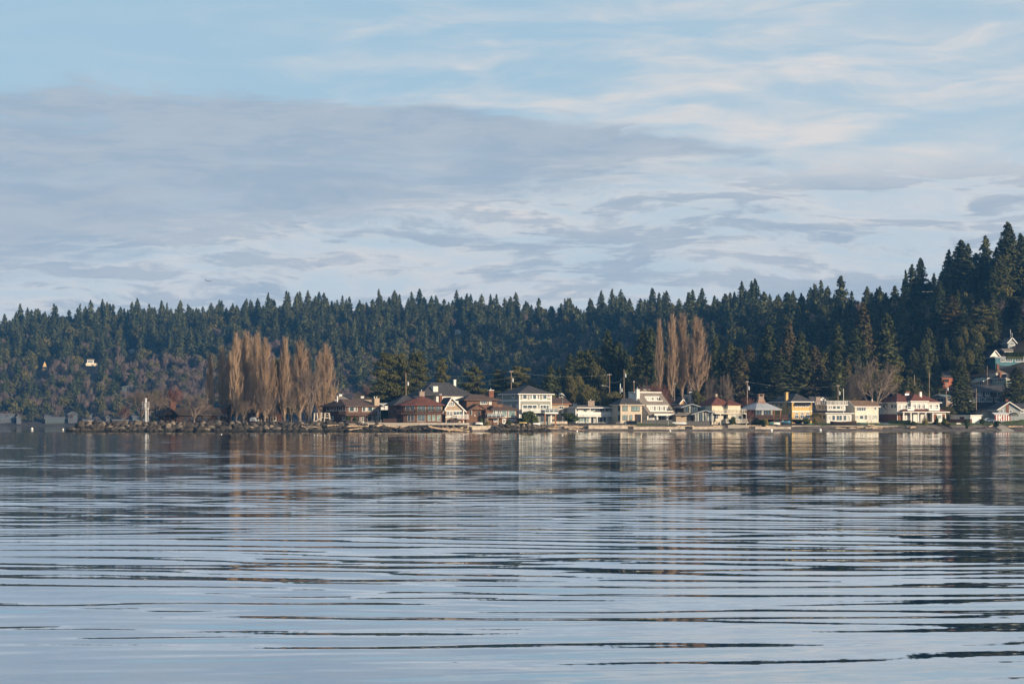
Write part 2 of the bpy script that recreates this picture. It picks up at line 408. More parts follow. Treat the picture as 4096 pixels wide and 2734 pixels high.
def conifer(seed, H=25.0, Wd=8.0, nb=170, per=16, leaf=0.75, ragged=0.35, power=0.9, base=0.10, droop=0.30, core=0.50):
    rng = np.random.default_rng(seed)
    C = []; D = []; U = []; S = []
    u = rng.random(nb) ** 0.85
    for i in range(nb):
        f = base + (1 - base) * u[i]                                  # height fraction
        L = Wd / 2 * ((1 - f) ** power) * (1 - ragged * rng.random()) * (0.55 + 0.45 * min(1, (f - base + 0.06) / 0.18)) + 0.25
        az = rng.random() * 6.283; d = np.array([math.cos(az), math.sin(az), 0.0])
        t = np.sqrt(rng.random(per)) if per > 6 else rng.random(per) ** 0.6
        k = max(3, int(per * (0.35 + 0.65 * L / (Wd / 2)))); t = t[:k]
        pos = d[None] * (L * t)[:, None]
        pos[:, 2] = H * f + L * (0.10 * t - droop * t * t)
        side = rng.normal(size=(k, 1)) * 0.22 * L * (0.3 + t[:, None] * (1.15 - t[:, None]))
        perp = np.array([-d[1], d[0], 0.0]); pos = pos + perp[None] * side
        pos[:, 2] += rng.normal(size=k) * 0.14
        dd = d[None] * 0.8 + rng.normal(size=(k, 3)) * 0.45 + perp[None] * np.sign(side) * 0.5; dd[:, 2] -= 0.15
        uu = rng.normal(size=(k, 3)) * 0.38 + np.array([0, 0, 0.75]) + d[None] * (0.35 + 0.5 * t[:, None])
        C.append(pos); D.append(dd); U.append(uu); S.append(leaf * (0.55 + 0.8 * rng.random(k)) * (0.6 + 0.4 * L / (Wd / 2)))
    k = 10
    tip = np.zeros((k, 3)); tip[:, 2] = H * (0.955 + 0.045 * rng.random(k)); tip[:, :2] = rng.normal(size=(k, 2)) * 0.10
    C.append(tip); D.append(np.tile([0, 0, 1.0], (k, 1)) + rng.normal(size=(k, 3)) * 0.4); U.append(rng.normal(size=(k, 3))); S.append(np.full(k, leaf * 0.5))
    V, F = tri_cloud(np.concatenate(C), np.concatenate(D), np.concatenate(U), np.concatenate(S))
    # solid core added inside the crown to keep light from passing straight through
    ns, nk = 8, 9; K = []
    for i in range(nk):
        f = base + 0.03 + (0.95 - base) * i / (nk - 1); a_ = np.arange(ns) / ns * 6.283 + i * 0.4
        r = Wd / 2 * (1 - f) ** power * core * (0.75 + 0.5 * rng.random(ns)) * (0.5 if i == 0 else 1)
        K.append(np.stack([np.cos(a_) * r, np.sin(a_) * r, np.full(ns, H * f) + rng.normal(size=ns) * 0.3], 1))
    K = np.concatenate(K); n0 = len(V); T = []
    for i in range(nk - 1):
        for j in range(ns):
            p, q, r_, s_ = n0 + i * ns + j, n0 + i * ns + (j + 1) % ns, n0 + (i + 1) * ns + (j + 1) % ns, n0 + (i + 1) * ns + j
            T += [(p, q, r_), (p, r_, s_)]
    return np.concatenate([V, K]), np.concatenate([F, np.array(T)])
def lumps(seed, centres, n, leaf, up=0.5):
    """foliage as leaf clumps filling ellipsoids (centre, radii); denser on the shell"""
    rng = np.random.default_rng(seed); C = []; vol = np.array([c[1][0] * c[1][1] + c[1][0] * c[1][2] for c in centres]); vol = vol / vol.sum()
    D = []; N = []
    for (c, r), v in zip(centres, vol):
        k = max(8, int(n * v)); d = rdir(rng, k); rad = 1 - 0.5 * rng.random(k) ** 1.6
        rad *= 1 + 0.16 * np.sin(d[:, 0] * 7 + seed) * np.sin(d[:, 2] * 6 + 1.3)
        C.append(np.array(c)[None] + d * np.array(r)[None] * rad[:, None]); D.append(rng.normal(size=(k, 3))); N.append(d)
    C = np.concatenate(C); D = np.concatenate(D); N = np.concatenate(N)
    U = rng.normal(size=C.shape) * 0.35 + N * 0.8; U[:, 2] += up * 0.5
    return tri_cloud(C, D, U, leaf * (0.6 + 0.8 * rng.random(len(C))))
def pine(seed, H=20.0, Wd=12.0, flat=0.5, pads=26, n=5200, leaf=0.55, base=0.25, lean=0.0):
    rng = random.Random(seed); cs = []; mb = trunk_mesh(H * 0.93, H * 0.018 + 0.1, lean, seed)
    for i in range(pads):
        f = base + (1 - base) * (i + 0.5) / pads
        R_ = Wd / 2 * (1 - f ** 3) ** (0.5) * rng.uniform(0.35, 1.0) + 0.4
        az = i * 2.4 + rng.uniform(-.5, .5)
        c = (math.cos(az) * R_ * 0.66 + lean * f, math.sin(az) * R_ * 0.66, H * f - rng.uniform(0, 0.5))
        pr = rng.uniform(0.16, 0.30) * Wd * (1.1 - 0.45 * f)
        cs.append((c, (pr, pr, pr * flat * rng.uniform(0.5, 0.9))))
        mb.tube((lean * f * 0.8, 0, H * f - R_ * 0.25 - 0.4), (c[0], c[1], c[2] - 0.15), 0.10, 0.05, 4, cap=False)
    return lumps(seed, cs, n, leaf, 1.0), mb
def poplar(seed, H=25.0, Wd=4.2, nl=100, per=62):
    rng = np.random.default_rng(seed); P0 = []; P1 = []; RR = []
    for i in range(nl):
        f = 0.04 + 0.86 * (i / nl) ** 0.9
        az = rng.random() * 6.283; L = H * (0.16 + 0.14 * rng.random()) * (1.1 - 0.45 * f)
        g = min(1.0, f * 0.9 + L / H)                                # where this limb's tip ends, as a share of the height
        env = Wd / 2 * (min(1.0, 0.40 + 1.4 * g) if g < 0.5 else 1 - (g - 0.5) / 0.5 * 0.80)
        out = env * (0.35 + 0.75 * rng.random())
        a = np.array([0, 0, H * f * 0.9]); b = np.array([math.cos(az) * out, math.sin(az) * out, min(H * f * 0.9 + L, H * (0.93 + 0.07 * rng.random()))])
        mid = a * 0.45 + b * 0.55 + np.array([math.cos(az), math.sin(az), 0]) * out * 0.30; mid[2] -= 0.10 * L
        P0 += [a, mid]; P1 += [mid, b]; RR += [0.13 * (1.2 - f), 0.09 * (1.2 - f)]
        t = rng.random(per); q = np.where(t[:, None] < 0.5, a + (mid - a) * t[:, None] * 2, mid + (b - mid) * (t[:, None] - 0.5) * 2)
        d = np.stack([rng.normal(size=per) * 0.28 + math.cos(az) * 0.14, rng.normal(size=per) * 0.28 + math.sin(az) * 0.14, np.full(per, 1.0)], 1)
        ln = (0.6 + 1.1 * rng.random(per))[:, None]
        e = q + d * ln; e[:, 2] = np.minimum(e[:, 2], H * (0.97 + 0.05 * rng.random(per)))
        P0 += list(q); P1 += list(e); RR += list(0.013 + 0.013 * rng.random(per))
    return twig_cloud(np.array(P0), np.array(P1), np.array(RR))
def baretree(seed, H=10.0, Wd=9.0, levels=5, stems=5, spread=0.75, twr=0.028, kids=3, bole=0.16, up=0.35):
    """vase-shaped leafless tree; returns limb builder and twig arrays"""
    rng = np.random.default_rng(seed); mb = MB(); P0 = []; P1 = []; RR = []
    mb.tube((0, 0, -1.0), (0, 0, H * bole), H * 0.022 + 0.05, H * 0.018 + 0.04, 7, cap=False)
    def grow(p, d, L, r, lev):
        q = p + d * L
        if lev >= levels - 2:
            P0.append(p); P1.append(q); RR.append(max(r, twr))
        else:
            mb.tube(p, q, r, r * 0.68, 5, cap=False)
        if lev == levels: return
        n = kids + (1 if lev >= levels - 2 else 0)
        for k in range(n):
            nd = d * 0.9 + rng.normal(size=3) * (0.36 + 0.08 * lev); nd[2] += up * 0.35; nd /= np.linalg.norm(nd)
            s = p + d * L * (0.45 + 0.55 * (k + 1) / n)
            grow(s, nd, L * (0.62 + 0.22 * rng.random()), r * 0.62, lev + 1)
    for k in range(stems):
        az = 6.283 * k / stems + rng.random(); sp = spread * (0.5 + 0.6 * rng.random())
        d = np.array([math.cos(az) * sp, math.sin(az) * sp, 1.0]); d /= np.linalg.norm(d)
        grow(np.array([0, 0, H * bole * (0.8 + 0.2 * rng.random())]), d, H * 0.30, H * 0.010 + 0.03, 1)
    P0 = np.array(P0); P1 = np.array(P1)
    top = P1[:, 2].max(); wid = max(np.abs(P1[:, :2]).max() * 1.8, 0.1)
    S = np.array([Wd / wid, Wd / wid, H / top])
    mb.v = [(v[0] * S[0], v[1] * S[1], v[2] * S[2] if v[2] > 0 else v[2]) for v in mb.v]
    return twig_cloud(P0 * S, P1 * S, np.array(RR)), mb

F_FIR = foliage('fir_needles', (0.036, 0.052, 0.022), (0.112, 0.114, 0.042))
F_PINE = foliage('pine_needles', (0.050, 0.060, 0.020), (0.140, 0.125, 0.040), 0.3)
F_RUST = foliage('cedar_foliage', (0.076, 0.066, 0.029), (0.150, 0.116, 0.056), 0.2)
F_BROAD = foliage('evergreen_leaves', (0.056, 0.062, 0.022), (0.150, 0.130, 0.042), 0.25)
F_SHRUB = foliage('shrub_leaves', (0.030, 0.048, 0.014), (0.075, 0.090, 0.024), 0.5)
F_GOLD = foliage('gold_shrub_leaves', (0.16, 0.14, 0.035), (0.26, 0.21, 0.055), 0.6)
F_TWIG = foliage('poplar_twigs', (0.29, 0.200, 0.130), (0.47, 0.335, 0.220), 0.35)
F_TWIG2 = foliage('grey_twigs', (0.15, 0.115, 0.090), (0.25, 0.195, 0.150), 0.35)
F_TWIG3 = foliage('red_twigs', (0.15, 0.070, 0.055), (0.23, 0.110, 0.085), 0.35)
F_TWIG4 = foliage('far_twigs', (0.155, 0.115, 0.092), (0.255, 0.19, 0.15), 0.08)
M_BARK = mat('bark', (0.085, 0.065, 0.050), 0.9, 0.3, 1.2, bump=0.03)
M_BARKP = mat('pale_bark', (0.24, 0.19, 0.15), 0.9, 0.25, 1.2, bump=0.02)

PROTO = {}                                           # kind -> list of (height, width, [(part name, mesh), ...])
def proto(kind, H, Wd, parts): PROTO.setdefault(kind, []).append((H, Wd, parts))
for k in range(5):
    hw = [(25, 11), (25, 10), (25, 12.5), (25, 9.5), (25, 12)][k]
    V, F = conifer(20 + k, hw[0], hw[1], nb=[400, 360, 400, 410, 340][k], per=30, leaf=0.60, core=.42, ragged=[.3, .45, .4, .25, .6][k], power=[.74, .7, .82, .6, .75][k], base=[.05, .12, .08, .04, .2][k])
    proto('fir', hw[0], hw[1], [('trunk', trunk_mesh(23.5, 0.36, 0, k).mesh('trunk', M_BARK)), ('crown', npmesh('fir_crown', V, F, F_FIR))])
    proto('cedar', hw[0], hw[1], [('trunk', trunk_mesh(23.5, 0.36, 0, k).mesh('trunk', M_BARK)), ('crown', npmesh('cedar_crown', V, F, F_RUST))])
for k in range(6):
    Wd = [17, 15, 18, 16, 19, 15][k]
    V, F = conifer(50 + k, 27, Wd, nb=200, per=11, leaf=1.5, core=.36, ragged=[.3, .5, .4, .3, .6, .35][k], power=[.74, .66, .8, .62, .72, .7][k], base=[.08, .2, .1, .05, .25, .1][k])
    proto('hillfir', 27, Wd, [('trunk', trunk_mesh(25, 0.38, 0, k, 5).mesh('trunk', M_BARK)), ('crown', npmesh('hill_fir_crown', V, F, F_FIR))])
for k in range(4):
    (V, F), mb = pine(70 + k, 20, 12, [.55, .45, .6, .5][k], [26, 20, 30, 14][k], 11500, 0.38, [.28, .3, .2, .45][k], [0, .8, 0, -1.5][k])
    proto('pine', 20, 12, [('trunk', mb.mesh('trunk', M_BARK)), ('crown', npmesh('pine_crown', V, F, F_PINE))])
for k in range(4):
    V, F = poplar(90 + k)
    proto('poplar', 25, 4.2, [('trunk', trunk_mesh(22, 0.30, 0.2, k).mesh('trunk', M_BARKP)), ('crown', npmesh('poplar_crown', V, F, F_TWIG))])
for k in range(3):
    (V, F), mb = baretree(110 + k, 10, 9, 6, 6, [.8, .7, .9][k], twr=.016)
    proto('bare', 10, 9, [('trunk', mb.mesh('trunk', M_BARKP)), ('crown', npmesh('bare_crown', V, F, F_TWIG2))])
    (V, F), mb = baretree(120 + k, 10, 9, 6, 5, .55, kids=3, bole=.08, twr=.016)
    proto('redbare', 10, 9, [('trunk', mb.mesh('trunk', M_BARKP)), ('crown', npmesh('red_bare_crown', V, F, F_TWIG3))])
    (V, F), mb = baretree(130 + k, 14, 9, 4, 5, .5, twr=.07, kids=4, bole=.2, up=.6)
    proto('hillbare', 14, 9, [('trunk', mb.mesh('trunk', M_BARKP)), ('crown', npmesh('hill_bare_crown', V, F, F_TWIG4))])
def round_crown(seed, n, leaf, H=12., Wd=10., k=9, base=.3):
    rng = random.Random(seed); cs = []
    for i in range(k):
        f = base + (1 - base) * rng.uniform(.2, .85); a = rng.uniform(0, 6.28); r = Wd / 2 * rng.uniform(.15, .6)
        cs.append(((math.cos(a) * r, math.sin(a) * r, H * f), (Wd * rng.uniform(.17, .28),) * 2 + (H * rng.uniform(.10, .18),)))
    return lumps(seed, cs, n, leaf)
for k in range(3):
    V, F = round_crown(140 + k, 11000, 0.31)
    proto('broad', 12, 10, [('trunk', trunk_mesh(9, .25, 0, k).mesh('trunk', M_BARK)), ('crown', npmesh('broad_crown', V, F, F_BROAD))])
    V, F = round_crown(150 + k, 800, 1.15, 16, 11)
    proto('hillbroad', 16, 11, [('trunk', trunk_mesh(12, .3, 0, k, 5).mesh('trunk', M_BARK)), ('crown', npmesh('hill_broad_crown', V, F, F_BROAD))])
    V, F = round_crown(160 + k, 1500, .28, 2, 3, 10, .05)
    proto('shrub', 2, 3, [('stem', trunk_mesh(1, .05, 0, k, 4).mesh('stem', M_BARK)), ('foliage', npmesh('shrub_foliage', V, F, F_SHRUB))])
    V, F = round_crown(160 + k, 1200, .25, 2, 3, 8, .05)
    proto('goldshrub', 2, 3, [('stem', trunk_mesh(1, .05, 0, k, 4).mesh('stem', M_BARK)), ('foliage', npmesh('gold_shrub_foliage', V, F, F_GOLD))])

TREE_NAME = dict(fir='fir_tree', cedar='cedar_tree', hillfir='fir_tree', pine='pine_tree', poplar='poplar_tree', bare='bare_tree', redbare='bare_tree',
                 hillbare='bare_tree', broad='evergreen_tree', hillbroad='evergreen_tree', shrub='shrub', goldshrub='shrub')
def tree_at(kind, X, Y, h, wd, label, group=None, var=None, z=None, rz=None):
    H, Wd, parts = PROTO[kind][(random.randrange(99) if var is None else var) % len(PROTO[kind])]
    e = empty(TREE_NAME[kind], (X, Y, gz(X, Y) - 0.1 if z is None else z), random.uniform(0, 6.28) if rz is None else rz)
    e.scale = (wd / Wd, wd / Wd, h / H)
    for n, me in parts: link(n, me, e)
    return tag(e, label, 'shrub' if 'shrub' in kind else 'tree', group)
def tree(kind, px, Y, top, wpx, label, group=None, var=None, base=None):
    X = (px - CXP) / FPX * Y; z = gz(X, Y) - 0.1 if base is None else zat(base, Y)
    z = max(z, 0.3)
    return tree_at(kind, X, Y, zat(top, Y) - z, mpx(wpx, Y) * (1.95 if kind in ('fir', 'cedar') else 1.1 if kind == 'broad' else 1.0), label, group, var, z)

# ------------------------------------------------------------------ houses
WHITE = mat('white_paint', (0.78, 0.76, 0.71), 0.6, 0.04, 0.7)
CREAM = siding('cream_siding', (0.70, 0.62, 0.47)); CREAM2 = siding('pale_cream_siding', (0.76, 0.70, 0.58))
BEIGE = mat('beige_stucco', (0.56, 0.48, 0.37), 0.85, 0.05, 0.6, bump=0.01); GREYW = siding('grey_green_siding', (0.30, 0.31, 0.27))
WHITEW = siding('white_siding', (0.76, 0.74, 0.69)); BROWN = mat('brown_siding', (0.105, 0.060, 0.045), 0.75, 0.12, 0.8, bands=('X', 1.2, 0.02))
SHINGLE = mat('brown_shingle', (0.185, 0.105, 0.068), 0.85, 0.22, 2.0, bump=0.03, bands=('Z', 1.3, 0.03)); DARKW = mat('dark_wood', (0.055, 0.036, 0.030), 0.8, 0.2, 1.0)
YELLOW = siding('yellow_siding', (0.64, 0.44, 0.17)); ORANGE = siding('orange_siding', (0.55, 0.30, 0.13)); BRICK = mat('brick', (0.20, 0.090, 0.058), 0.85, 0.2, 3.0, bump=0.02)
REDW = siding('red_orange_siding', (0.40, 0.135, 0.075)); TEAL = siding('teal_siding', (0.085, 0.20, 0.24)); BLUEGREY = siding('blue_grey_siding', (0.30, 0.33, 0.34))
TANW = siding('tan_siding', (0.42, 0.33, 0.24)); STONE = mat('chimney_stone', (0.33, 0.26, 0.21), 0.9, 0.25, 3.0, bump=0.04); PALEG = siding('pale_green_siding', (0.40, 0.44, 0.36))
R_BROWN = mat('brown_roof', (0.120, 0.082, 0.066), 0.9, 0.18, 1.2, bump=0.03); R_RED = mat('red_brown_roof', (0.160, 0.062, 0.045), 0.9, 0.16, 1.2, bump=0.03)
R_DARK = mat('charcoal_roof', (0.070, 0.068, 0.070), 0.9, 0.16, 1.2, bump=0.03); R_GREY = mat('grey_roof', (0.25, 0.215, 0.18), 0.9, 0.14, 1.2, bump=0.03)
R_TAN = mat('tan_roof', (0.225, 0.145, 0.090), 0.9, 0.16, 1.2, bump=0.03); R_METAL = mat('metal_roof', (0.40, 0.42, 0.44), 0.45, 0.08, 0.6, spec=0.5, bands=('X', 0.8, 0.02)); R_GREEN = mat('green_roof', (0.20, 0.26, 0.23), 0.8, 0.12, 1.0)
COPPER = mat('copper_flashing', (0.30, 0.18, 0.125), 0.5, 0.15, 1.0); CONC = mat('concrete', (0.46, 0.40, 0.32), 0.95, 0.20, 0.7, bump=0.03); METALW = mat('galvanised_steel', (0.62, 0.63, 0.62), 0.4, 0.06, 1.0, metal=0.3)
BLACKF = mat('black_awning', (0.02, 0.02, 0.022), 0.8, 0.1, 1.0); WOODG = mat('weathered_wood', (0.13, 0.125, 0.12), 0.9, 0.25, 1.5, bands=('X', 1.6, 0.02)); CEDARW = mat('cedar_post', (0.36, 0.17, 0.075), 0.8, 0.15, 1.5)
G_BLUE = glass('window_glass', (0.06, 0.095, 0.11)); G_DARK = glass('dark_window_glass', (0.022, 0.028, 0.032)); G_CURT = glass('curtained_glass', (0.34, 0.36, 0.32), 0.2); G_GREEN = glass('greenish_glass', (0.17, 0.25, 0.23), 0.12)

SITES = []
def slope_y(px, base, Y0):
    """distance at which the line of sight to a house's foot meets the hill"""
    for Y in np.arange(Y0 - 40 if Y0 < 1000 else 1380, 2000, 2.0):
        if gz((px - CXP) / FPX * Y, Y) >= zat(base, Y) - 0.2: return float(Y)
    return Y0
class House:
    """local frame: s runs along the front to the right, d runs back, z up from the ground line"""
    def __init__(h, name, label, px, Y, deg, base=1690, cat='house', group=None):
        if Y >= 725: Y = slope_y(px, base, Y)
        elif px > 2215: Y = Y + 19 + float(np.interp(px, [3100, 3400, 3600], [0, 5, 13]))
        h.px, h.Y, h.a = px, Y, R(deg); p = at(px, base, Y); h.drop = max(1.5, p.z - gz(p.x, p.y) + 1.5); h.O = p; h.ca, h.sa = math.cos(h.a), math.sin(h.a)
        h.e = empty(name, p, h.a); tag(h.e, label, cat, group); h.roof = None; h.base = base
        h.trim = WHITE; h.g = G_BLUE
    def fs(h, px, d=0.0):
        u = (px - CXP) / FPX; return (u * (h.O.y + d * h.ca) - h.O.x + d * h.sa) / (h.ca - u * h.sa)
    def ld(h, px, s=0.0):
        u = (px - CXP) / FPX; return (h.O.x + s * h.ca - u * (h.O.y + s * h.sa)) / (h.sa + u * h.ca)
    def z(h, py, s=0.0, d=0.0):
        return zat(py, h.O.y + s * h.sa + d * h.ca) - h.O.z
    def part(h, mb, name, m, parent=None): return mb.build(name, m, parent or h.e)
    def wall(h, s0, s1, d0, d1, z0, z1, m, name='wall'):
        return h.part(MB().box(s0, s1, d0, d1, z0 - (h.drop if z0 <= 0 else 0), z1), name, m)
    def hip(h, s0, s1, d0, d1, z, hh, m, ov=0.5, axis='s', inset=None, fascia=None, th=0.22, inset1=None):
        a, b, c, d = s0 - ov, s1 + ov, d0 - ov, d1 + ov
        if axis == 's':
            i0 = (d - c) / 2 if inset is None else inset; i1 = i0 if inset1 is None else inset1; my = (c + d) / 2
            i0 = min(i0, (b - a) * .5); i1 = min(i1, b - a - i0)
            r = [(a + i0, my, z + hh), (b - i1, my, z + hh)]
            fs = [(4, 5, 9, 8), (5, 6, 9), (6, 7, 8, 9), (7, 4, 8)]
        else:
            i0 = (b - a) / 2 if inset is None else inset; i1 = i0 if inset1 is None else inset1; mx = (a + b) / 2
            i0 = min(i0, (d - c) * .5); i1 = min(i1, d - c - i0)
            r = [(mx, c + i0, z + hh), (mx, d - i1, z + hh)]
            fs = [(4, 5, 8), (5, 6, 9, 8), (6, 7, 9), (7, 4, 8, 9)]
        t0 = z - th
        vs = [(a, c, t0), (b, c, t0), (b, d, t0), (a, d, t0), (a, c, z), (b, c, z), (b, d, z), (a, d, z)] + r
        o = h.part(MB().add(vs, [(3, 2, 1, 0), (0, 1, 5, 4), (1, 2, 6, 5), (2, 3, 7, 6), (3, 0, 4, 7)] + fs), 'roof', m)
        h.roof = o
        if fascia:
            e = 0.05; mb = MB()
            mb.box(a - e, b + e, c - e, c - 0.005, t0 - .02, z + .03).box(a - e, a - .005, c, d, t0 - .02, z + .03).box(b + .005, b + e, c, d, t0 - .02, z + .03)
            mb.build('fascia', fascia, o)
        return o
    def gable(h, s0, s1, d0, d1, z, hh, m, wm, ov=0.5, axis='d', fascia=None, th=0.20, rz=0.5):
        """axis d: gable end faces the front; axis s: ridge runs along the front"""
        mb = MB()
        if axis == 'd':
            mx = s0 + (s1 - s0) * rz; k0 = hh / (mx - s0); k1 = hh / (s1 - mx); a, b = s0 - ov, s1 + ov; za = z - ov * k0; zb = z - ov * k1
            c, d = d0 - ov, d1 + ov
            pr = [(a, za), (mx, z + hh), (b, zb), (b, zb + th), (mx, z + hh + th * 1.15), (a, za + th)]
            mb.add([(p[0], c, p[1]) for p in pr] + [(p[0], d, p[1]) for p in pr], [(5, 4, 1, 0), (4, 3, 2, 1), (6, 7, 10, 11), (7, 8, 9, 10), (0, 1, 7, 6), (1, 2, 8, 7), (2, 3, 9, 8), (3, 4, 10, 9), (4, 5, 11, 10), (5, 0, 6, 11)])
            gw = MB().add([(s0, d0, z), (s1, d0, z), (mx, d0, z + hh), (s0, d1, z), (s1, d1, z), (mx, d1, z + hh)], [(0, 1, 2), (5, 4, 3), (0, 3, 4, 1), (0, 2, 5, 3), (1, 4, 5, 2)])
        else:
            my = d0 + (d1 - d0) * rz; k0 = hh / (my - d0); k1 = hh / (d1 - my); a, b = d0 - ov, d1 + ov; za = z - ov * k0; zb = z - ov * k1
            c, d = s0 - ov, s1 + ov
            pr = [(a, za), (my, z + hh), (b, zb), (b, zb + th), (my, z + hh + th * 1.15), (a, za + th)]
            mb.add([(c, p[0], p[1]) for p in pr] + [(d, p[0], p[1]) for p in pr], [(0, 1, 4, 5), (1, 2, 3, 4), (11, 10, 7, 6), (10, 9, 8, 7), (6, 7, 1, 0), (7, 8, 2, 1), (8, 9, 3, 2), (9, 10, 4, 3), (10, 11, 5, 4), (11, 6, 0, 5)])
            gw = MB().add([(s0, d0, z), (s0, d1, z), (s0, my, z + hh), (s1, d0, z), (s1, d1, z), (s1, my, z + hh)], [(2, 1, 0), (3, 4, 5), (0, 1, 4, 3), (0, 3, 5, 2), (1, 2, 5, 4)])
        o = h.part(mb, 'roof', m); h.roof = o
        h.part(gw, 'gable_wall', wm)
        if fascia:
            f = MB(); w_ = 0.30
            if axis == 'd':
                y = d0 - ov - 0.04
                f.bar((a - .03, y, za + th * .5), (mx, y, z + hh + th * .5), 0.07, w_).bar((mx, y, z + hh + th * .5), (b + .03, y, zb + th * .5), 0.07, w_)
                f.box(b + .005, b + .07, d0 - ov, d1 + ov, zb - .05, zb + th); f.box(a - .07, a - .005, d0 - ov, d1 + ov, za - .05, za + th)
            else:
                x = s0 - ov - 0.04
                f.bar((x, a - .03, za + th * .5), (x, my, z + hh + th * .5), 0.07, w_).bar((x, my, z + hh + th * .5), (x, b + .03, zb + th * .5), 0.07, w_)
                f.box(s0 - ov - .07, s1 + ov + .07, a - .08, a - .005, za - .08, za + th + .02)
            f.build('fascia', fascia, o)
        return o
    def chimney(h, s, d, ws, wd, z0, z1, m, cap=None, pots=0, parent=None):
        o = MB().box(s - ws / 2, s + ws / 2, d - wd / 2, d + wd / 2, z0, z1).box(s - ws / 2 - .08, s + ws / 2 + .08, d - wd / 2 - .08, d + wd / 2 + .08, z1, z1 + .18).build('chimney', cap or m, parent or h.roof or h.e)
        if cap: o.data.materials.clear(); o.data.materials.append(m); o.data.materials.append(cap); [setattr(p, 'material_index', 1) for p in list(o.data.polygons)[6:]]
        for k in range(pots):
            x = s + (k - (pots - 1) / 2) * ws / max(pots, 1)
            MB().tube((x, d, z1 + .17), (x, d, z1 + .75), .14, .11, 8).build('chimney_pot', METALW, None if False else (parent or h.roof or h.e))
        return o
    def rect(h, side, u0, u1, z0, z1, off, n=1, frame=None, g=None, name='window', fw=0.13, rows=1, sill=True, arch=False):
        """window or glazed door on a wall plane: side F (front at depth off) or L (left wall at s = off) or R"""
        frame = frame or h.trim; g = g or h.g
        def bx(mb, a0, a1, b0, b1, p0, p1):
            if side == 'F': mb.box(a0, a1, off - p1, off - p0, b0, b1)
            elif side == 'L': mb.box(off - p1, off - p0, a0, a1, b0, b1)
            else: mb.box(off + p0, off + p1, a0, a1, b0, b1)
        if u0 > u1: u0, u1 = u1, u0
        f = MB(); mw = fw * .6
        bx(f, u0, u1, z0, z0 + fw, .003, .10); bx(f, u0, u1, z1 - fw, z1, .003, .10)
        bx(f, u0, u0 + fw, z0 + fw, z1 - fw, .003, .10); bx(f, u1 - fw, u1, z0 + fw, z1 - fw, .003, .10)
        for i in range(1, n):
            x = u0 + (u1 - u0) * i / n; bx(f, x - mw / 2, x + mw / 2, z0 + fw, z1 - fw, .003, .09)
        for i in range(1, rows):
            y = z0 + (z1 - z0) * i / rows; bx(f, u0 + fw, u1 - fw, y - mw / 2, y + mw / 2, .003, .085)
        if sill: bx(f, u0 - .05, u1 + .05, z0 - .08, z0 - .004, .003, .16)
        o = f.build(name, frame, h.e)
        for i in range(n):
            a = u0 + (u1 - u0) * i / n; b = u0 + (u1 - u0) * (i + 1) / n
            p = MB(); bx(p, a + (fw if i == 0 else mw / 2), b - (fw if i == n - 1 else mw / 2), z0 + fw, z1 - fw, .004, .035)
            gg = g if not isinstance(g, (list, tuple)) else g[i % len(g)]
            p.build('pane', gg, o)
        if arch and side == 'F':
            cx = (u0 + u1) / 2; r = (u1 - u0) / 2; ar = MB(); pts = [(cx + r * math.cos(t), z1 + .02 + r * .75 * math.sin(t)) for t in [math.pi * k / 8 for k in range(9)]]
            ar.add([(p[0], off - .10, p[1]) for p in pts] + [(p[0], off - .003, p[1]) for p in pts], [tuple(range(9))[::-1]] + [(i, i + 1, 10 + i, 9 + i) for i in range(8)] + [(8, 0, 9, 17)])
            ar.build('arch', frame, o)
            pg = [(cx + (r - .14) * math.cos(t), z1 + .10 + (r * .75 - .16) * math.sin(t)) for t in [math.pi * k / 8 for k in range(9)]]
            MB().add([(p[0], off - .115, p[1]) for p in pg], [tuple(range(9))[::-1]]).build('pane', g if not isinstance(g, (list, tuple)) else g[0], o)
        return o
    def win(h, p0, p1, y0, y1, n=1, d=0.0, **k):
        """front window from photo columns and rows"""
        s0, s1 = h.fs(p0, d), h.fs(p1, d); m = (s0 + s1) / 2
        return h.rect('F', s0, s1, h.z(y1, m, d), h.z(y0, m, d), d, n, **k)
    def winl(h, p0, p1, y0, y1, n=1, s=0.0, **k):
        d0, d1 = h.ld(p0, s), h.ld(p1, s); m = (d0 + d1) / 2
        return h.rect('L', d0, d1, h.z(y1, s, m), h.z(y0, s, m), s, n, **k)
    def rail(h, pts, z, hh=1.0, m=None, bars=2, step=1.6, bal=0, panel=None, name='railing', r=0.07):
        m = m or WHITE; mb = MB(); pn = MB()
        for (a, b) in zip(pts, pts[1:]):
            a = Vector((a[0], a[1], z)); b = Vector((b[0], b[1], z)); L = (b - a).length; n = max(1, round(L / step))
            for i in range(n + 1):
                p = a.lerp(b, i / n); mb.box(p.x - r * .7, p.x + r * .7, p.y - r * .7, p.y + r * .7, z, z + hh)
            for k in range(bars):
                zz = hh * (1 - k / max(bars, 1) * .9) if bars > 1 else hh
                mb.bar(a + Vector((0, 0, zz)), b + Vector((0, 0, zz)), r * 1.3, r * 1.3)
            for i in range(int(L / bal) if bal else 0):
                p = a.lerp(b, (i + .5) / int(L / bal)); mb.box(p.x - .02, p.x + .02, p.y - .02, p.y + .02, z + .05, z + hh - .05)
            if panel: pn.bar(a + Vector((0, 0, hh * .5)), b + Vector((0, 0, hh * .5)), 0.02, hh * .78)
        o = h.part(mb, name, m)
        if panel: pn.build('panel', panel, o)
        return o
    def slab(h, s0, s1, d0, d1, z, th, m, name='deck'): return h.part(MB().box(s0, s1, d0, d1, z - th, z), name, m)
    def post(h, s, d, z0, z1, m, w=.16, name='post'): return h.part(MB().box(s - w / 2, s + w / 2, d - w / 2, d + w / 2, z0, z1), name, m)

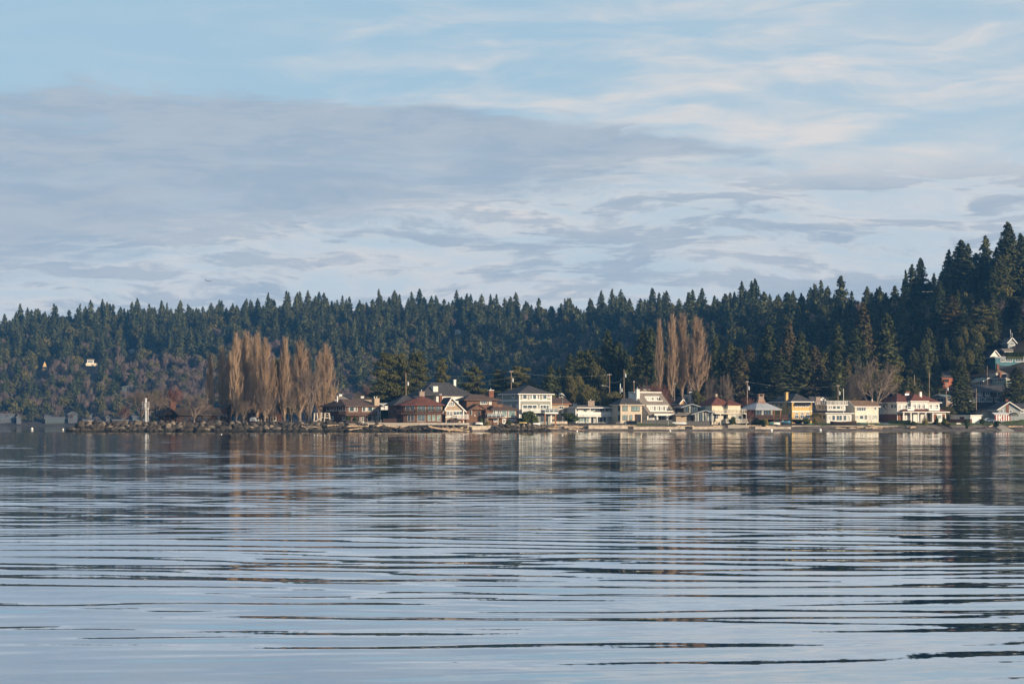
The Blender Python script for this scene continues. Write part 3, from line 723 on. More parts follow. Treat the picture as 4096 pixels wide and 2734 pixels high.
R_OLD = mat('old_shake_roof', (.062, .048, .040), .95, .25, 1.2, bump=.03); OLDBRICK = mat('old_brick', (.125, .062, .045), .9, .2, 3.0, bump=.02)
# --- picnic shelter house on the point
h = House('shelter_house', 'dark brown low house with wide eaves and brick chimney behind leafless tree', 655, 622, 20, 1688)
s1 = h.fs(865); h.wall(0, s1, 0, 9, 0, h.z(1657), DARKW); h.gable(0, h.fs(700), -2.5, 9, h.z(1657), 1.5, R_OLD, DARKW, .7, 'd', fascia=R_OLD)
h.gable(h.fs(690), h.fs(880), -0.2, 9.2, h.z(1657), 1.9, R_OLD, DARKW, .8, 's'); h.chimney(h.fs(690, 3), 3, 1.5, 1.5, 3, h.z(1607, 3, 3), OLDBRICK)
for px in (680, 698, 718, 842): h.post(h.fs(px, -1.6), -1.6, -1, h.z(1658), DARKW, .22)
for p0, p1 in ((735, 752), (760, 778), (790, 806), (815, 832)): h.win(p0, p1, 1664, 1684, 2, g=G_DARK, frame=DARKW)
# the taller shed-roofed wing on its right
h = House('shed_roof_house', 'dark timber house with roof slanting up to the right behind poplars', 848, 632, 25, 1688)
s1 = h.fs(925); h.wall(0, s1, 0, 8, 0, 2.4, DARKW)
h.part(MB().add([(-.8, -.9, 2.3), (s1 + .4, -.9, 5.1), (s1 + .4, 8.5, 5.1), (-.8, 8.5, 2.3), (-.8, -.9, 2.6), (s1 + .4, -.9, 5.4), (s1 + .4, 8.5, 5.4), (-.8, 8.5, 2.6)], [(3, 2, 1, 0), (4, 5, 6, 7), (0, 1, 5, 4), (1, 2, 6, 5), (2, 3, 7, 6), (3, 0, 4, 7)]), 'roof', R_OLD)
h.part(MB().add([(0, 0, 2.4), (s1, 0, 2.4), (s1, 0, 4.9), (0, 8, 2.4), (s1, 8, 2.4), (s1, 8, 4.9)], [(0, 1, 2), (5, 4, 3), (1, 4, 5, 2)]), 'gable_wall', DARKW)
h.win(868, 882, 1660, 1684, 1, g=G_DARK, frame=DARKW); h.win(890, 910, 1655, 1668, 2, g=G_DARK, frame=DARKW)
h = House('low_house', 'dark low house glimpsed between the poplar trunks with reddish wall', 1000, 655, 20, 1688)
s1 = h.fs(1130); h.wall(0, s1, 0, 8, 0, 2.9, OLDBRICK); h.gable(0, s1, 0, 8, 2.9, 1.6, R_OLD, OLDBRICK, .6, 's')
h.win(1015, 1035, 1665, 1682, 2, g=G_DARK); h.win(1080, 1105, 1665, 1682, 2, g=G_DARK)

# --- brown two storey house, corner towards the water
h = House('brown_house', 'brown two storey house with corner balcony and tan box chimney', 1386, 620, 38, 1688)
sr = h.fs(1523); dl = h.ld(1290); zt = h.z(1623)
h.wall(0, sr, 0, dl, 0, zt, BROWN); h.hip(0, sr, 0, dl, zt, 2.1, R_BROWN, .8, 's', 3.0, fascia=R_BROWN)
h.chimney(h.fs(1502, .6), .6, 1.8, 1.6, zt - 1, h.z(1594, 8, 0), TANW, pots=2); h.chimney(1.0, 6.5, .3, .3, zt + .5, zt + 2.8, WHITE)
h.wall(h.fs(1484), sr + .02, -.04, .5, 0, zt, BLUEGREY, 'wall_panel')
for a, b in ((1395, 1417), (1419, 1429), (1448, 1462), (1464, 1468), (1470, 1490)): h.win(a, b, 1626, 1645, 1, d=-.02, fw=.16)
h.win(1513, 1521, 1627, 1653, 1, d=-.04); h.win(1513, 1521, 1663, 1687, 1, d=-.04); h.win(1446, 1462, 1665, 1687, 2, fw=.16); h.win(1469, 1490, 1663, 1686, 1, fw=.16); h.win(1372 + 58, 1440, 1664, 1687, 1, g=G_DARK)
for a, b in ((1306, 1319), (1323, 1348), (1354, 1371), (1371, 1384)): h.winl(a, b, 1626, 1642, 2 if b - a > 15 else 1, g=G_DARK, fw=.12)
h.winl(1369, 1384, 1664, 1680, 2, g=G_DARK); h.winl(1327, 1334, 1664, 1678, 1, g=G_DARK)
zd = h.z(1658); h.slab(-1.3, h.fs(1508, -1.5), -1.5, -.03, zd, .30, BROWN); h.slab(-1.3, -.03, 0, 2.2, zd, .3, BROWN)
h.rail([(-1.25, 2.2), (-1.25, -1.45), (h.fs(1507, -1.5), -1.45), (h.fs(1507, -1.5), -.1)], zd, 1.05, mat('brown_rail', (.2, .12, .09)), 2, 1.5, .16)
for px in (1432, 1462, 1500): h.post(h.fs(px, -1.3), -1.3, -1, zd - .3, BROWN)

# --- brown house with the many-sided roof
h = House('octagon_house', 'dark brown house with many sided reddish roof and wraparound balcony', 1706, 616, 20, 1688)
K = [(-6.6, 1.6), (-3.4, -.1), (0, -.1), (5.0, 1.4), (6.6, 5.0), (5.0, 9.0), (0, 11), (-5, 10), (-7.2, 6)]
zt = h.z(1619); h.part(MB().prism(K, -1.5, zt), 'wall', BROWN)
ap = (.2, 5.2, zt + 2.75); O8 = [((x - .2) * 1.16 + .2, (y - 5.2) * 1.22 + 5.2) for x, y in K]
n = len(O8); ro = h.part(MB().add([(x, y, zt - .2) for x, y in O8] + [(x, y, zt) for x, y in O8] + [ap], [tuple(range(n))[::-1]] + [(i, (i + 1) % n, n + (i + 1) % n, n + i) for i in range(n)] + [(n + i, n + (i + 1) % n, 2 * n) for i in range(n)]), 'roof', R_RED); h.roof = ro
h.chimney(.4, 6.3, 1.5, 1.5, zt + 1.8, zt + 3.9, STONE, pots=1)
h.wall(-7.6, -3.0, 5.0, 14, 0, zt, BROWN); h.hip(-8.0, 2.5, 5.4, 14.5, zt + .06, 2.9, R_DARK, .5, 's', 4.6)
h.wall(-8.6, -6.9, 4.6, 6.0, 0, h.z(1656), BROWN, 'porch')
for a, b, n_, d_ in ((1669, 1703, 2, -.1),): h.win(a, b, 1620, 1646, n_, d=d_, frame=TANW); h.win(a, b - 2, 1657, 1685, n_, d=d_, frame=TANW)
def facet(h, i, fr0, fr1, y0, y1, n_, g):
    """window on wall facet i of the many-sided house"""
    (x0, q0), (x1, q1) = K[i], K[i + 1]; a = Vector((x0, q0, 0)); b = Vector((x1, q1, 0)); dr = (b - a).normalized(); nn = Vector((dr.y, -dr.x, 0))
    z0, z1 = h.z(y1), h.z(y0); L = (b - a).length; f = MB(); pn = MB()
    P = a + dr * L * fr0; Q = a + dr * L * fr1; w_ = .14
    for zz in (z0 + w_ / 2, z1 - w_ / 2): f.bar(P + nn * .06 + Vector((0, 0, zz)), Q + nn * .06 + Vector((0, 0, zz)), .10, w_)
    for k in range(n_ + 1):
        c = P.lerp(Q, k / n_); c = c + dr * (w_ / 2 if k == 0 else (-w_ / 2 if k == n_ else 0)); f.bar(c + nn * .055 + Vector((0, 0, z0 + w_)), c + nn * .055 + Vector((0, 0, z1 - w_)), .11, .12)
    o = h.part(f, 'window', TANW)
    for k in range(n_):
        c = P.lerp(Q, k / n_) + nn * .02; e = P.lerp(Q, (k + 1) / n_) + nn * .02; MB().bar(c + Vector((0, 0, (z0 + z1) / 2)), e + Vector((0, 0, (z0 + z1) / 2)), .03, z1 - z0 - w_ * 2).build('pane', g, o)
facet(h, 2, .06, .52, 1620, 1645, 2, G_BLUE); facet(h, 2, .60, .98, 1620, 1645, 2, G_BLUE); facet(h, 2, .05, .30, 1658, 1683, 1, G_GREEN); facet(h, 2, .36, .60, 1658, 1683, 1, G_GREEN); facet(h, 2, .68, .97, 1658, 1684, 2, [G_GREEN][0])
facet(h, 3, .1, .8, 1620, 1645, 2, G_BLUE); facet(h, 0, .15, .95, 1620, 1643, 2, G_DARK); facet(h, 0, .3, .9, 1658, 1685, 2, G_DARK)
BK = [((x - .2) * 1.14 + .2, (y - 5.2) * 1.20 + 5.2) for x, y in K]; zd = h.z(1651)
h.part(MB().prism([BK[8]] + BK[:6], zd - .35, zd), 'balcony', BROWN)
h.rail([BK[8]] + BK[:5], zd, 1.05, DARKW, 2, 2.2, .2)

# --- beige gabled cottage with white trim
h = House('gable_cottage', 'beige shingled cottage with white trimmed gable and small white deck', 1783, 621, 16, 1688)
s1 = h.fs(1856); zt = h.z(1641); h.wall(0, s1, 0, 9, 0, zt, TANW); h.gable(-.5, s1, 0, 9, zt, 3.7, R_DARK, TANW, .55, 'd', fascia=WHITE, rz=.36)
h.win(1791, 1818, 1606, 1622, 3, rows=2, fw=.16); h.win(1787, 1797, 1644, 1662, 1); h.win(1799, 1810, 1644, 1664, 2); h.win(1813, 1849, 1644, 1660, 3); h.part(MB().box(-.3, s1 + .2, -.10, -.005, h.z(1643), h.z(1640)), 'trim_board', WHITE)
h.part(MB().box(-.1, s1 + .2, -.09, -.006, h.z(1669), h.z(1665)), 'trim_board', WHITE)
zd = h.z(1673); h.slab(h.fs(1822), s1 + 1.0, -2.2, -.02, zd + .1, .2, WHITE); h.rail([(h.fs(1822), -2.1), (s1 + .9, -2.1), (s1 + .9, -.2)], zd + .1, 1.1, WHITE, 4, 1.5); h.post(h.fs(1854, -.5), -.5, -1, zt, WHITE, .3)
h.wall(h.fs(1797), h.fs(1830), -1.2, -.2, 0, 1.0, DARKW, 'lattice')

# --- large dark hip roofed house behind
h = House('slate_roof_house', 'second row house with broad charcoal hip roof, skylights and white chimneys', 1745, 668, 24, 1690)
s1 = h.fs(1882); zt = h.z(1579); h.wall(0, s1, 0, 11, 0, zt, WHITEW); h.wall(-5, 0, 3, 11, 0, zt - .2, WHITEW)
h.hip(-4.6, s1 + .2, 0, 12, zt, 4.0, R_DARK, .8, 's', 6.0); h.chimney(h.fs(1818, 6), 6, .75, .75, zt + 2, h.z(1519, 0, 6), WHITE); h.wall(h.fs(1738), h.fs(1757), 1.0, 3.0, zt - .3, h.z(1544), WHITEW, 'dormer')
for a, b in ((1862, 1868), (1871, 1878)): h.win(a, b, 1581, 1590, 1, g=G_CURT)
for k in (0, 1): h.part(MB().add([(1.8 + k * .9, 2.9, zt + 2.12), (2.4 + k * .9, 2.9, zt + 2.12), (2.4 + k * .9, 4.2, zt + 2.95), (1.8 + k * .9, 4.2, zt + 2.95)], [(0, 1, 2, 3)]), 'skylight', G_CURT, h.roof)
h.chimney(h.fs(1762, -3), -3, .9, .9, 3, h.z(1583, 0, 0), BRICK, pots=2, parent=h.e)

# --- brown shingled stepped house
h = House('shingle_house', 'brown shingled stepped house with big picture windows and brick chimney', 1943, 628, 22, 1690)
sr = h.fs(2068); zl = h.z(1638); h.wall(0, sr, 0, 9, 0, zl, SHINGLE); h.hip(h.fs(1968), sr, 0, 9, zl, 1.9, R_BROWN, .6, 's', 3.5)
h.wall(-5.6, .0, 1.6, 9, 0, zl, SHINGLE); h.gable(-5.0, .3, .4, 6.5, zl, 1.5, R_BROWN, SHINGLE, .4, 'd')
h.wall(-4.6, h.fs(1988, 4), 4, 11, zl - .2, h.z(1599, 0, 4), SHINGLE); h.hip(-4.8, h.fs(1990, 4), 4, 11, h.z(1599, 0, 4), 1.7, R_BROWN, 1.0, 's', 3.6)
h.chimney(h.fs(1963, 6), 6.0, 1.5, 1.2, zl, h.z(1561, 0, 6), BRICK, cap=WHITE, pots=1)
h.win(1920, 1949, 1601, 1616, 4, d=4); h.win(1955, 1966, 1601, 1617, 1, d=4, g=G_CURT, name='door')
h.slab(h.fs(1928, 1.8), h.fs(1956, 1.8), 1.8, 2.1, h.z(1616), .85, SHINGLE, 'parapet'); h.slab(h.fs(1973, 1.8), h.fs(2010, 1.8), 1.8, 2.1, h.z(1616), .85, SHINGLE, 'parapet')
h.win(1973, 1998, 1640, 1667, 3, g=[G_BLUE, G_CURT, G_BLUE]); h.win(2003, 2028, 1640, 1667, 1, g=G_GREEN); h.win(2033, 2061, 1640, 1667, 1, g=G_GREEN)
h.win(1974, 1988, 1674, 1686, 2); h.win(2009, 2023, 1674, 1692, 1, fw=.2, name='door'); h.win(2034, 2062, 1674, 1682, 2)
zd = h.z(1668); h.slab(-.2, h.fs(2020, -2), -2.0, -.02, zd, .35, SHINGLE); h.rail([(-.15, -.1), (-.15, -1.9), (h.fs(2019, -2), -1.9), (h.fs(2019, -2), -.1)], zd, 1.1, WHITE, 2, 1.3, panel=G_BLUE)
h.win(1908, 1922, 1643, 1664, 2, d=1.6, g=G_DARK, frame=SHINGLE); h.winl(1880, 1888, 1640, 1658, 1, s=-5.6, g=G_BLUE)
for px in (1944, 1992, 2016): h.post(h.fs(px, -1.8), -1.8, -1, zd - .35, WHITE)

# --- grey-green house with white trim
h = House('grey_green_house', 'tall grey green house with white trim bands and charcoal hip roof', 2077, 640, 25, 1690)
sr = h.fs(2205); dl = h.ld(2010); zt = h.z(1574); h.wall(0, sr, 0, dl, 0, zt, GREYW); h.wall(.9, sr * .8, dl - .1, dl + 7, 0, zt - .2, GREYW)
h.hip(0, sr, 0, dl + 1, zt, 2.7, R_DARK, .75, 'd', 5.6, fascia=WHITE); h.hip(.9, sr * .8, dl + 1.5, dl + 7, zt - .25, 1.9, R_DARK, .6, 'd', 3.2)
for y0, y1 in ((1603, 1598),): h.part(MB().box(-.09, sr + .09, -.09, -.004, h.z(y0), h.z(y1)).box(-.09, -.004, 0, dl, h.z(y0), h.z(y1)), 'trim_band', WHITE)
h.part(MB().box(-.12, .30, -.12, -.005, 0, zt - .25).box(sr - .3, sr + .12, -.12, -.005, 0, zt - .25).box(-.12, -.005, -.12, .3, 0, zt - .25).box(-.12, -.005, dl - .3, dl, 0, zt - .25), 'corner_board', WHITE)
W_ = dict(fw=.24)
h.win(2089, 2109, 1576, 1598, 1, **W_); h.win(2118, 2129, 1576, 1598, 1, **W_); h.win(2129, 2147, 1576, 1598, 1, **W_); h.win(2147, 2158, 1576, 1598, 1, **W_); h.win(2169, 2188, 1576, 1598, 1, **W_); h.win(2190, 2200, 1576, 1590, 1, fw=.2)
h.win(2089, 2149, 1617, 1641, 3, **W_); h.win(2159, 2197, 1617, 1643, 3, name='door', **W_)
h.winl(2048, 2060, 1577, 1590, 1, fw=.2); h.winl(2040, 2048, 1617, 1628, 1, fw=.18); h.winl(2065, 2074, 1617, 1632, 1, rows=2, fw=.18)
zd = h.z(1646); h.slab(.2, h.fs(2180, -1.6), -1.6, -.02, zd, .35, WHITE); h.rail([(.25, -1.5), (h.fs(2180, -1.6), -1.5)], zd, 1.05, WHITE, 2, 1.6, panel=G_CURT)
h.slab(h.fs(2180, -3.2), h.fs(2233, -3.2), -3.2, -.02, zd - .15, .45, WHITE); h.rail([(h.fs(2181, -3.1), -3.1), (h.fs(2232, -3.1), -3.1), (h.fs(2232, -3.1), -.1)], zd - .15, 1.15, WHITE, 2, 1.4, panel=G_BLUE)
for px in (2180, 2222): h.post(h.fs(px, -2.9), -2.9, -1, zd - .5, CEDARW, .3)
h.win(2160, 2190, 1663, 1687, 2, g=G_DARK, frame=BLUEGREY); h.win(2105, 2150, 1665, 1685, 3, g=G_DARK)
h.part(MB().add([(3.4, 2.0, zt + 1.25), (4.2, 2.0, zt + 1.25), (4.2, 3.6, zt + 1.9), (3.4, 3.6, zt + 1.9)], [(0, 1, 2, 3)]), 'skylight', G_CURT, h.roof)

# --- low brown roofed house set back between
h = House('set_back_house', 'low house with brown roof set back between grey green house and white balcony house', 2200, 672, 20, 1690)
s1 = h.fs(2275); h.wall(0, s1, 0, 10, 0, h.z(1613), TANW); h.gable(0, s1, 0, 10, h.z(1613), 1.7, R_BROWN, TANW, .7, 's', fascia=CEDARW); h.win(2235, 2255, 1622, 1636, 2)

# --- white house with the long balcony
h = House('balcony_house', 'long white low roofed house with full width white balcony', 2303, 648, 20, 1692)
sr = h.fs(2450); dl = h.ld(2216); zt = h.z(1630); h.wall(0, sr, 0, dl, 0, zt, WHITEW); h.hip(-.1, sr, -1.9, dl, zt + .1, .9, R_GREY, .45, 's', 5.5, fascia=WHITE)
h.chimney(h.fs(2362, 4), 4, 2.2, 1.4, zt, h.z(1604, 0, 4), STONE, pots=1)
for a, b, n_ in ((2306, 2314, 1), (2332, 2351, 2), (2363, 2379, 2), (2380, 2398, 2), (2399, 2418, 2), (2422, 2436, 2)): h.win(a, b, 1632, 1646, n_, g=[G_BLUE, G_GREEN])
zd = h.z(1661); h.slab(0, sr + .05, -1.9, -.02, zd, .4, WHITE, 'balcony'); h.rail([(.05, -1.8), (sr, -1.8), (sr, -.1)], zd, 1.1, WHITE, 2, 2.2, panel=WHITE)
for px in (2303, 2360, 2450): h.post(h.fs(px, -1.7), -1.7, -1 if px == 2360 else zd, zt, WHITE, .2)
for px in (2388, 2427): h.post(h.fs(px, -1.7), -1.7, -1, zd - .4, WHITE, .28)
h.win(2312, 2356, 1666, 1689, 4, g=G_GREEN); h.win(2362, 2386, 1668, 1691, 2, g=[G_BLUE, G_CURT]); h.win(2391, 2424, 1666, 1691, 4, g=[G_CURT, G_BLUE])
h.winl(2260, 2270, 1640, 1652, 1, g=G_CURT)

# --- beige two storey with dark hip roof
h = House('beige_house', 'square beige two storey house with charcoal hip roof and open corner porch', 2482, 644, 22, 1692)
sr = h.fs(2568); dl = h.ld(2446); zt = h.z(1617); zp = h.z(1656); sp = h.fs(2539)
h.wall(0, sp, 0, dl, 0, zp, BEIGE); h.wall(0, sr, 0, dl, zp, zt, BEIGE, 'upper_wall'); h.wall(sp, sr, 3.2, dl, 0, zp, DARKW, 'porch_wall'); h.hip(0, sr, 0, dl, zt, 2.0, R_DARK, .6, 's', 2.6, fascia=BEIGE)
h.post(sr - .15, .15, -1, zp, BEIGE, .3); h.slab(sp, sr + .2, -.2, 3.2, .25, 1.2, CONC, 'porch_floor')
h.win(2490, 2510, 1623, 1642, 2, g=G_GREEN, frame=R_DARK, fw=.09); h.win(2525, 2558, 1624, 1643, 3, g=G_GREEN, frame=R_DARK, fw=.09); h.win(2490, 2510, 1659, 1679, 2, g=G_GREEN, frame=R_DARK, fw=.09); h.win(2518, 2529, 1659, 1680, 1, g=G_GREEN, frame=R_DARK, fw=.09, name='door')
h.winl(2473, 2480, 1623, 1642, 1, g=G_DARK, frame=R_DARK); h.winl(2473, 2480, 1659, 1679, 1, g=G_DARK, frame=R_DARK)

# --- grey house with the great slanting roof
h = House('slant_roof_house', 'grey house with one great slanting roof and two recessed window bands', 2590, 650, 26, 1688)
sr = h.fs(2702); zb = h.z(1655); run = 9.6; zr = h.z(1570, 0, run); th = .35; s0r = -.0
def rp(s, f, up=0.0): return (s, -.6 + run * f, zb + (zr - zb) * f + up)
h.wall(.15, sr - .2, 1.5, run + 2.0, 0, zb + .3, WHITEW)
h.part(MB().add([(0.1, .3, zb), (.1, run - .6, zr - .15), (.1, run + 3, zr - .15), (.1, run + 3, -1), (.1, .3, -1), (.5, .3, zb), (.5, run - .6, zr - .15), (.5, run + 3, zr - .15), (.5, run + 3, -1), (.5, .3, -1)], [(0, 1, 2, 3, 4)[::-1][::-1], (9, 8, 7, 6, 5), (0, 5, 6, 1), (1, 6, 7, 2), (0, 4, 9, 5)]), 'side_wall', WHITEW)
h.part(MB().add([(sr - .5, .3, zb), (sr - .5, run - .6, zr - .15), (sr - .5, run + 3, zr - .15), (sr - .5, run + 3, -1), (sr - .5, .3, -1), (sr - .1, .3, zb), (sr - .1, run - .6, zr - .15), (sr - .1, run + 3, zr - .15), (sr - .1, run + 3, -1), (sr - .1, .3, -1)], [(0, 1, 2, 3, 4), (9, 8, 7, 6, 5), (0, 5, 6, 1), (1, 6, 7, 2), (0, 4, 9, 5)]), 'side_wall', WHITEW)
h.wall(.5, sr - .5, run + 1.5, run + 3, 0, zr - .2, WHITEW, 'back_wall')
bands_ = [(.13, .40, .12, .90), (.62, .82, .28, .80)]           # slope range and width range of each recess
def strip(f0, f1, a, b):
    A, B = sr * a, sr * b; vs = [rp(A, f0), rp(B, f0), rp(B, f1), rp(A, f1), rp(A, f0, -th), rp(B, f0, -th), rp(B, f1, -th), rp(A, f1, -th)]
    return vs, [(0, 1, 2, 3), (7, 6, 5, 4), (0, 4, 5, 1), (1, 5, 6, 2), (2, 6, 7, 3), (3, 7, 4, 0)]
rf = MB()
for f0, f1, a, b in ((0, .13, 0, 1), (.40, .62, 0, 1), (.82, 1, 0, 1), (.13, .40, 0, .12), (.13, .40, .90, 1), (.62, .82, 0, .28), (.62, .82, .80, 1)): rf.add(*strip(f0, f1, a, b))
h.roof = h.part(rf, 'roof', R_GREY)
h.part(MB().box(-.05, sr + .05, run - .75, run + 2.9, zr + .01, zr + .32), 'ridge_cap', WHITE)
for f0, f1, a, b in bands_:
    p0, p1 = rp(sr * a, f0), rp(sr * b, f1); yb_ = p1[1] - .3
    h.slab(p0[0], p1[0], p0[1], yb_ + .4, p0[2] - .12, .2, WHITE, 'balcony_floor'); h.part(MB().box(p0[0], p1[0], yb_, yb_ + .2, p0[2] - .1, p1[2]), 'recess_wall', WHITEW)
    h.part(MB().box(p0[0] - .1, p1[0] + .1, p1[1] - .5, p1[1] + .1, p1[2] - .05, p1[2] + .12), 'recess_beam', WHITE); h.part(MB().box(p0[0] - .1, p1[0] + .3, p0[1] - .3, p0[1] - .1, p0[2] - .10, p0[2] + .16), 'parapet', WHITE)
    nn_ = 9 if a < .2 else 6
    for k in range(nn_):
        w0 = p0[0] + .2 + (p1[0] - p0[0] - .4) * k / nn_; w1 = p0[0] + .2 + (p1[0] - p0[0] - .4) * (k + .86) / nn_
        h.rect('F', w0, w1, p0[2] + .15, p1[2] - .18, yb_, 1, g=[G_CURT, G_BLUE, G_CURT, G_DARK][k % 4] if k != 1 else G_CURT, fw=.12, sill=False)
h.part(MB().box(h.fs(2617, -1.5), h.fs(2735, -1.5), -1.6, -1.3, h.z(1661), h.z(1654)), 'beam', WHITE)
for px in (2628, 2668, 2697): h.post(h.fs(px, -1.4), -1.4, -1, h.z(1660), WHITE, .25)
for k, (a, b) in enumerate(((2600, 2612), (2616, 2630), (2632, 2645), (2647, 2660), (2664, 2676), (2680, 2692))): h.win(a, b, 1661, 1684, 1, d=1.5, g=[G_CURT, G_BLUE, G_DARK][k % 3])
h.chimney(.2, run - 2.6, 1.1, 1.3, 4, h.z(1558, 0, run - 2), WHITEW, pots=1)

# --- modern house of two low gables
h = House('low_gable_house', 'low modern house with two shallow gables over walls of glass', 2746, 648, 12, 1690)
def lowgable(h, p0, p1, ye, ya, yw0, yb, d0, dep, nwin, tone, roofm):
    s0, s1 = h.fs(p0, d0), h.fs(p1, d0); ze, za = h.z(ye, s0, d0), h.z(ya, s0, d0); sm = (s0 + s1) / 2
    h.wall(s0 + .9, s1 - .9, d0, d0 + dep, h.z(yb, s0, d0), ze + .15, DARKW)
    h.gable(s0 + .9, s1 - .9, d0, d0 + dep, ze + .2, (za - ze) * .86, roofm, DARKW, 0.95, 'd', fascia=BLUEGREY, th=.16)
    a, b = s0 + 1.2, s1 - 1.2
    for k in range(nwin):
        x0 = a + (b - a) * k / nwin; x1 = a + (b - a) * (k + .9) / nwin; xm = (x0 + x1) / 2; zt_ = ze + (za - ze) * .75 * (1 - abs(xm - sm) / (sm - s0)) - .05
        h.rect('F', x0, x1, h.z(yb, s0, d0) + .1, zt_, d0, 1, g=tone[k % len(tone)], frame=DARKW, fw=.08, sill=False)
lowgable(h, 2764, 2873, 1657, 1642, 0, 1686, 0, 13, 8, [G_CURT, G_CURT, G_BLUE, G_CURT], R_GREY)
lowgable(h, 2722, 2808, 1629, 1617, 0, 1650, 5.0, 9, 6, [G_BLUE, G_BLUE, G_CURT], R_GREY)
h.wall(h.fs(2712, 5), h.fs(2790, 5), 5.1, 14, 0, h.z(1649, 0, 5), TANW, 'lower_wall'); h.wall(h.fs(2705, 2), h.fs(2768, 2), 2.2, 9, 0, 2.6, TANW, 'lower_wall'); h.hip(h.fs(2705, 2), h.fs(2768, 2), 1.5, 9, 2.6, .7, R_GREY, .6)

# --- orange house with lookout room behind
h = House('lookout_house', 'orange house with small glazed lookout room rising above the low gables', 2760, 676, 28, 1690)
h.wall(-4.5, 4.2, .5, 9, 0, h.z(1614), ORANGE); h.gable(-4.5, 4.2, .5, 9, h.z(1614), 1.6, R_DARK, ORANGE, .5, 's'); h.gable(h.fs(2720, -.8), h.fs(2742, -.8), -.8, 5, h.z(1612), 1.2, R_DARK, ORANGE, .3, 'd', fascia=WHITE); h.wall(h.fs(2720, -.8), h.fs(2742, -.8), -.8, 5, 0, h.z(1612), ORANGE)
s1 = h.fs(2784); dl = h.ld(2739); z0, zt = h.z(1617), h.z(1580); h.wall(0, s1, 0, dl, z0, zt, ORANGE, 'lookout_wall'); h.hip(0, s1, 0, dl, zt + .1, .65, R_DARK, .15, 's', 1.2, fascia=WHITE)
h.part(MB().box(-.08, .14, -.08, .14, z0, zt).box(s1 - .14, s1 + .08, -.08, .14, z0, zt).box(-.08, .14, dl - .14, dl + .05, z0, zt), 'corner_board', WHITE); h.win(2762, 2780, 1585, 1606, 3, g=[G_CURT, G_BLUE, G_CURT]); h.winl(2741, 2754, 1585, 1606, 3, g=G_BLUE); h.chimney(-3.4, 0, 1.0, .9, 3, h.z(1600), BRICK, parent=h.e)

# --- cream house with red-brown hips
h = House('cream_house', 'cream house with two red brown hip roofs above white railed decks', 2848, 650, 20, 1692)
sr = h.fs(2962); zt = h.z(1618); s2 = h.fs(2905); dl = h.ld(2795); h.wall(0, s2, 0, dl, 0, zt, CREAM); h.wall(h.fs(2912, -1.6), h.fs(2962, -1.6), -1.6, 6, 0, zt, CREAM)
h.hip(0, s2 + 1.5, 0, dl, zt, 2.6, R_RED, .4, 'd', 3.6); h.hip(h.fs(2912, -1.6), h.fs(2962, -1.6), -1.6, 6, zt + .05, 1.55, R_RED, .35, 's', 2.1)
h.chimney(h.fs(2863, 4.5), 4.5, .7, 1.2, zt + 1, h.z(1577, 0, 4.5), TANW); h.winl(2806, 2820, 1622, 1634, 3, g=G_DARK)
zd = h.z(1651); h.slab(-.1, h.fs(2986, -2.4), -2.4, -.02, zd, .3, CREAM2); h.rail([(-.05, -.1), (-.05, -2.3)], zd, 1.1, CREAM2, 3, 1.3); h.rail([(h.fs(2879, -2.3), -2.3), (h.fs(2985, -2.3), -2.3), (h.fs(2985, -2.3), 2)], zd, 1.15, CREAM2, 3, 1.3)
h.wall(h.fs(2922, -1.0), h.fs(2972, -1.0), -1.0, 4, 0, zd - .3, CREAM2); h.win(2925, 2948, 1658, 1680, 2, d=-1.64, g=G_CURT); h.win(2952, 2968, 1660, 1680, 1, d=-1.64, g=G_BLUE); h.win(2893, 2907, 1658, 1676, 1, g=G_DARK, name='door'); h.win(2860, 2874, 1660, 1676, 2, g=G_BLUE)
zd = h.z(1687); h.slab(h.fs(2903, -3), h.fs(2992, -3), -3.4, -1.0, zd, .3, CREAM2); h.rail([(h.fs(2904, -3.3), -3.3), (h.fs(2991, -3.3), -3.3), (h.fs(2991, -3.3), -1)], zd, 1.0, CREAM2, 2, 1.6, .3)
for px in (2848, 2882, 2985): h.post(h.fs(px, -2.2), -2.2, -1, h.z(1652), CREAM2, .2)

# --- pavilion with grey roof and copper chimney
h = House('pavilion_house', 'dark pavilion house with flared pale grey roof and copper chimney', 3020, 655, 14, 1690)
sr = h.fs(3092); zt = h.z(1637); h.wall(0, sr, 0, 8, 0, zt, DARKW); a, b = h.fs(3022, -1.2), h.fs(3132, -1.2); L_ = h.fs(2972, 4)
top_ = [(h.fs(3028, 3), 3.0), (h.fs(3068, 3), 3.0), (h.fs(3068, 3) + .3, 5.6), (h.fs(3028, 3) - .3, 5.6)]; zz = h.z(1611, 0, 3)
ev = [(a, -1.2), (b, -.4), (b + .4, 8.8), (L_, 9.0), (L_ - .2, 4.0)]
h.roof = h.part(MB().add([(x, y, zt - .15) for x, y in ev] + [(x, y, zt + .08) for x, y in ev] + [(x, y, zz) for x, y in top_], [(4, 3, 2, 1, 0), (0, 1, 6, 5), (1, 2, 7, 6), (2, 3, 8, 7), (3, 4, 9, 8), (4, 0, 5, 9), (5, 6, 11, 10), (6, 7, 12, 11), (7, 8, 13, 12), (8, 9, 13), (9, 5, 10, 13), (10, 11, 12, 13)]), 'roof', R_METAL)
c = ((top_[0][0] + top_[1][0]) / 2, 4.3); z2 = h.z(1598, 0, 4); z3 = h.z(1577, 0, 4); w1, w2 = 1.75, .95
fl = MB(); prof = [(w1, zz - .25), (1.35, zz + .25), (1.1, zz + .7), (w2, z2 + .2)]
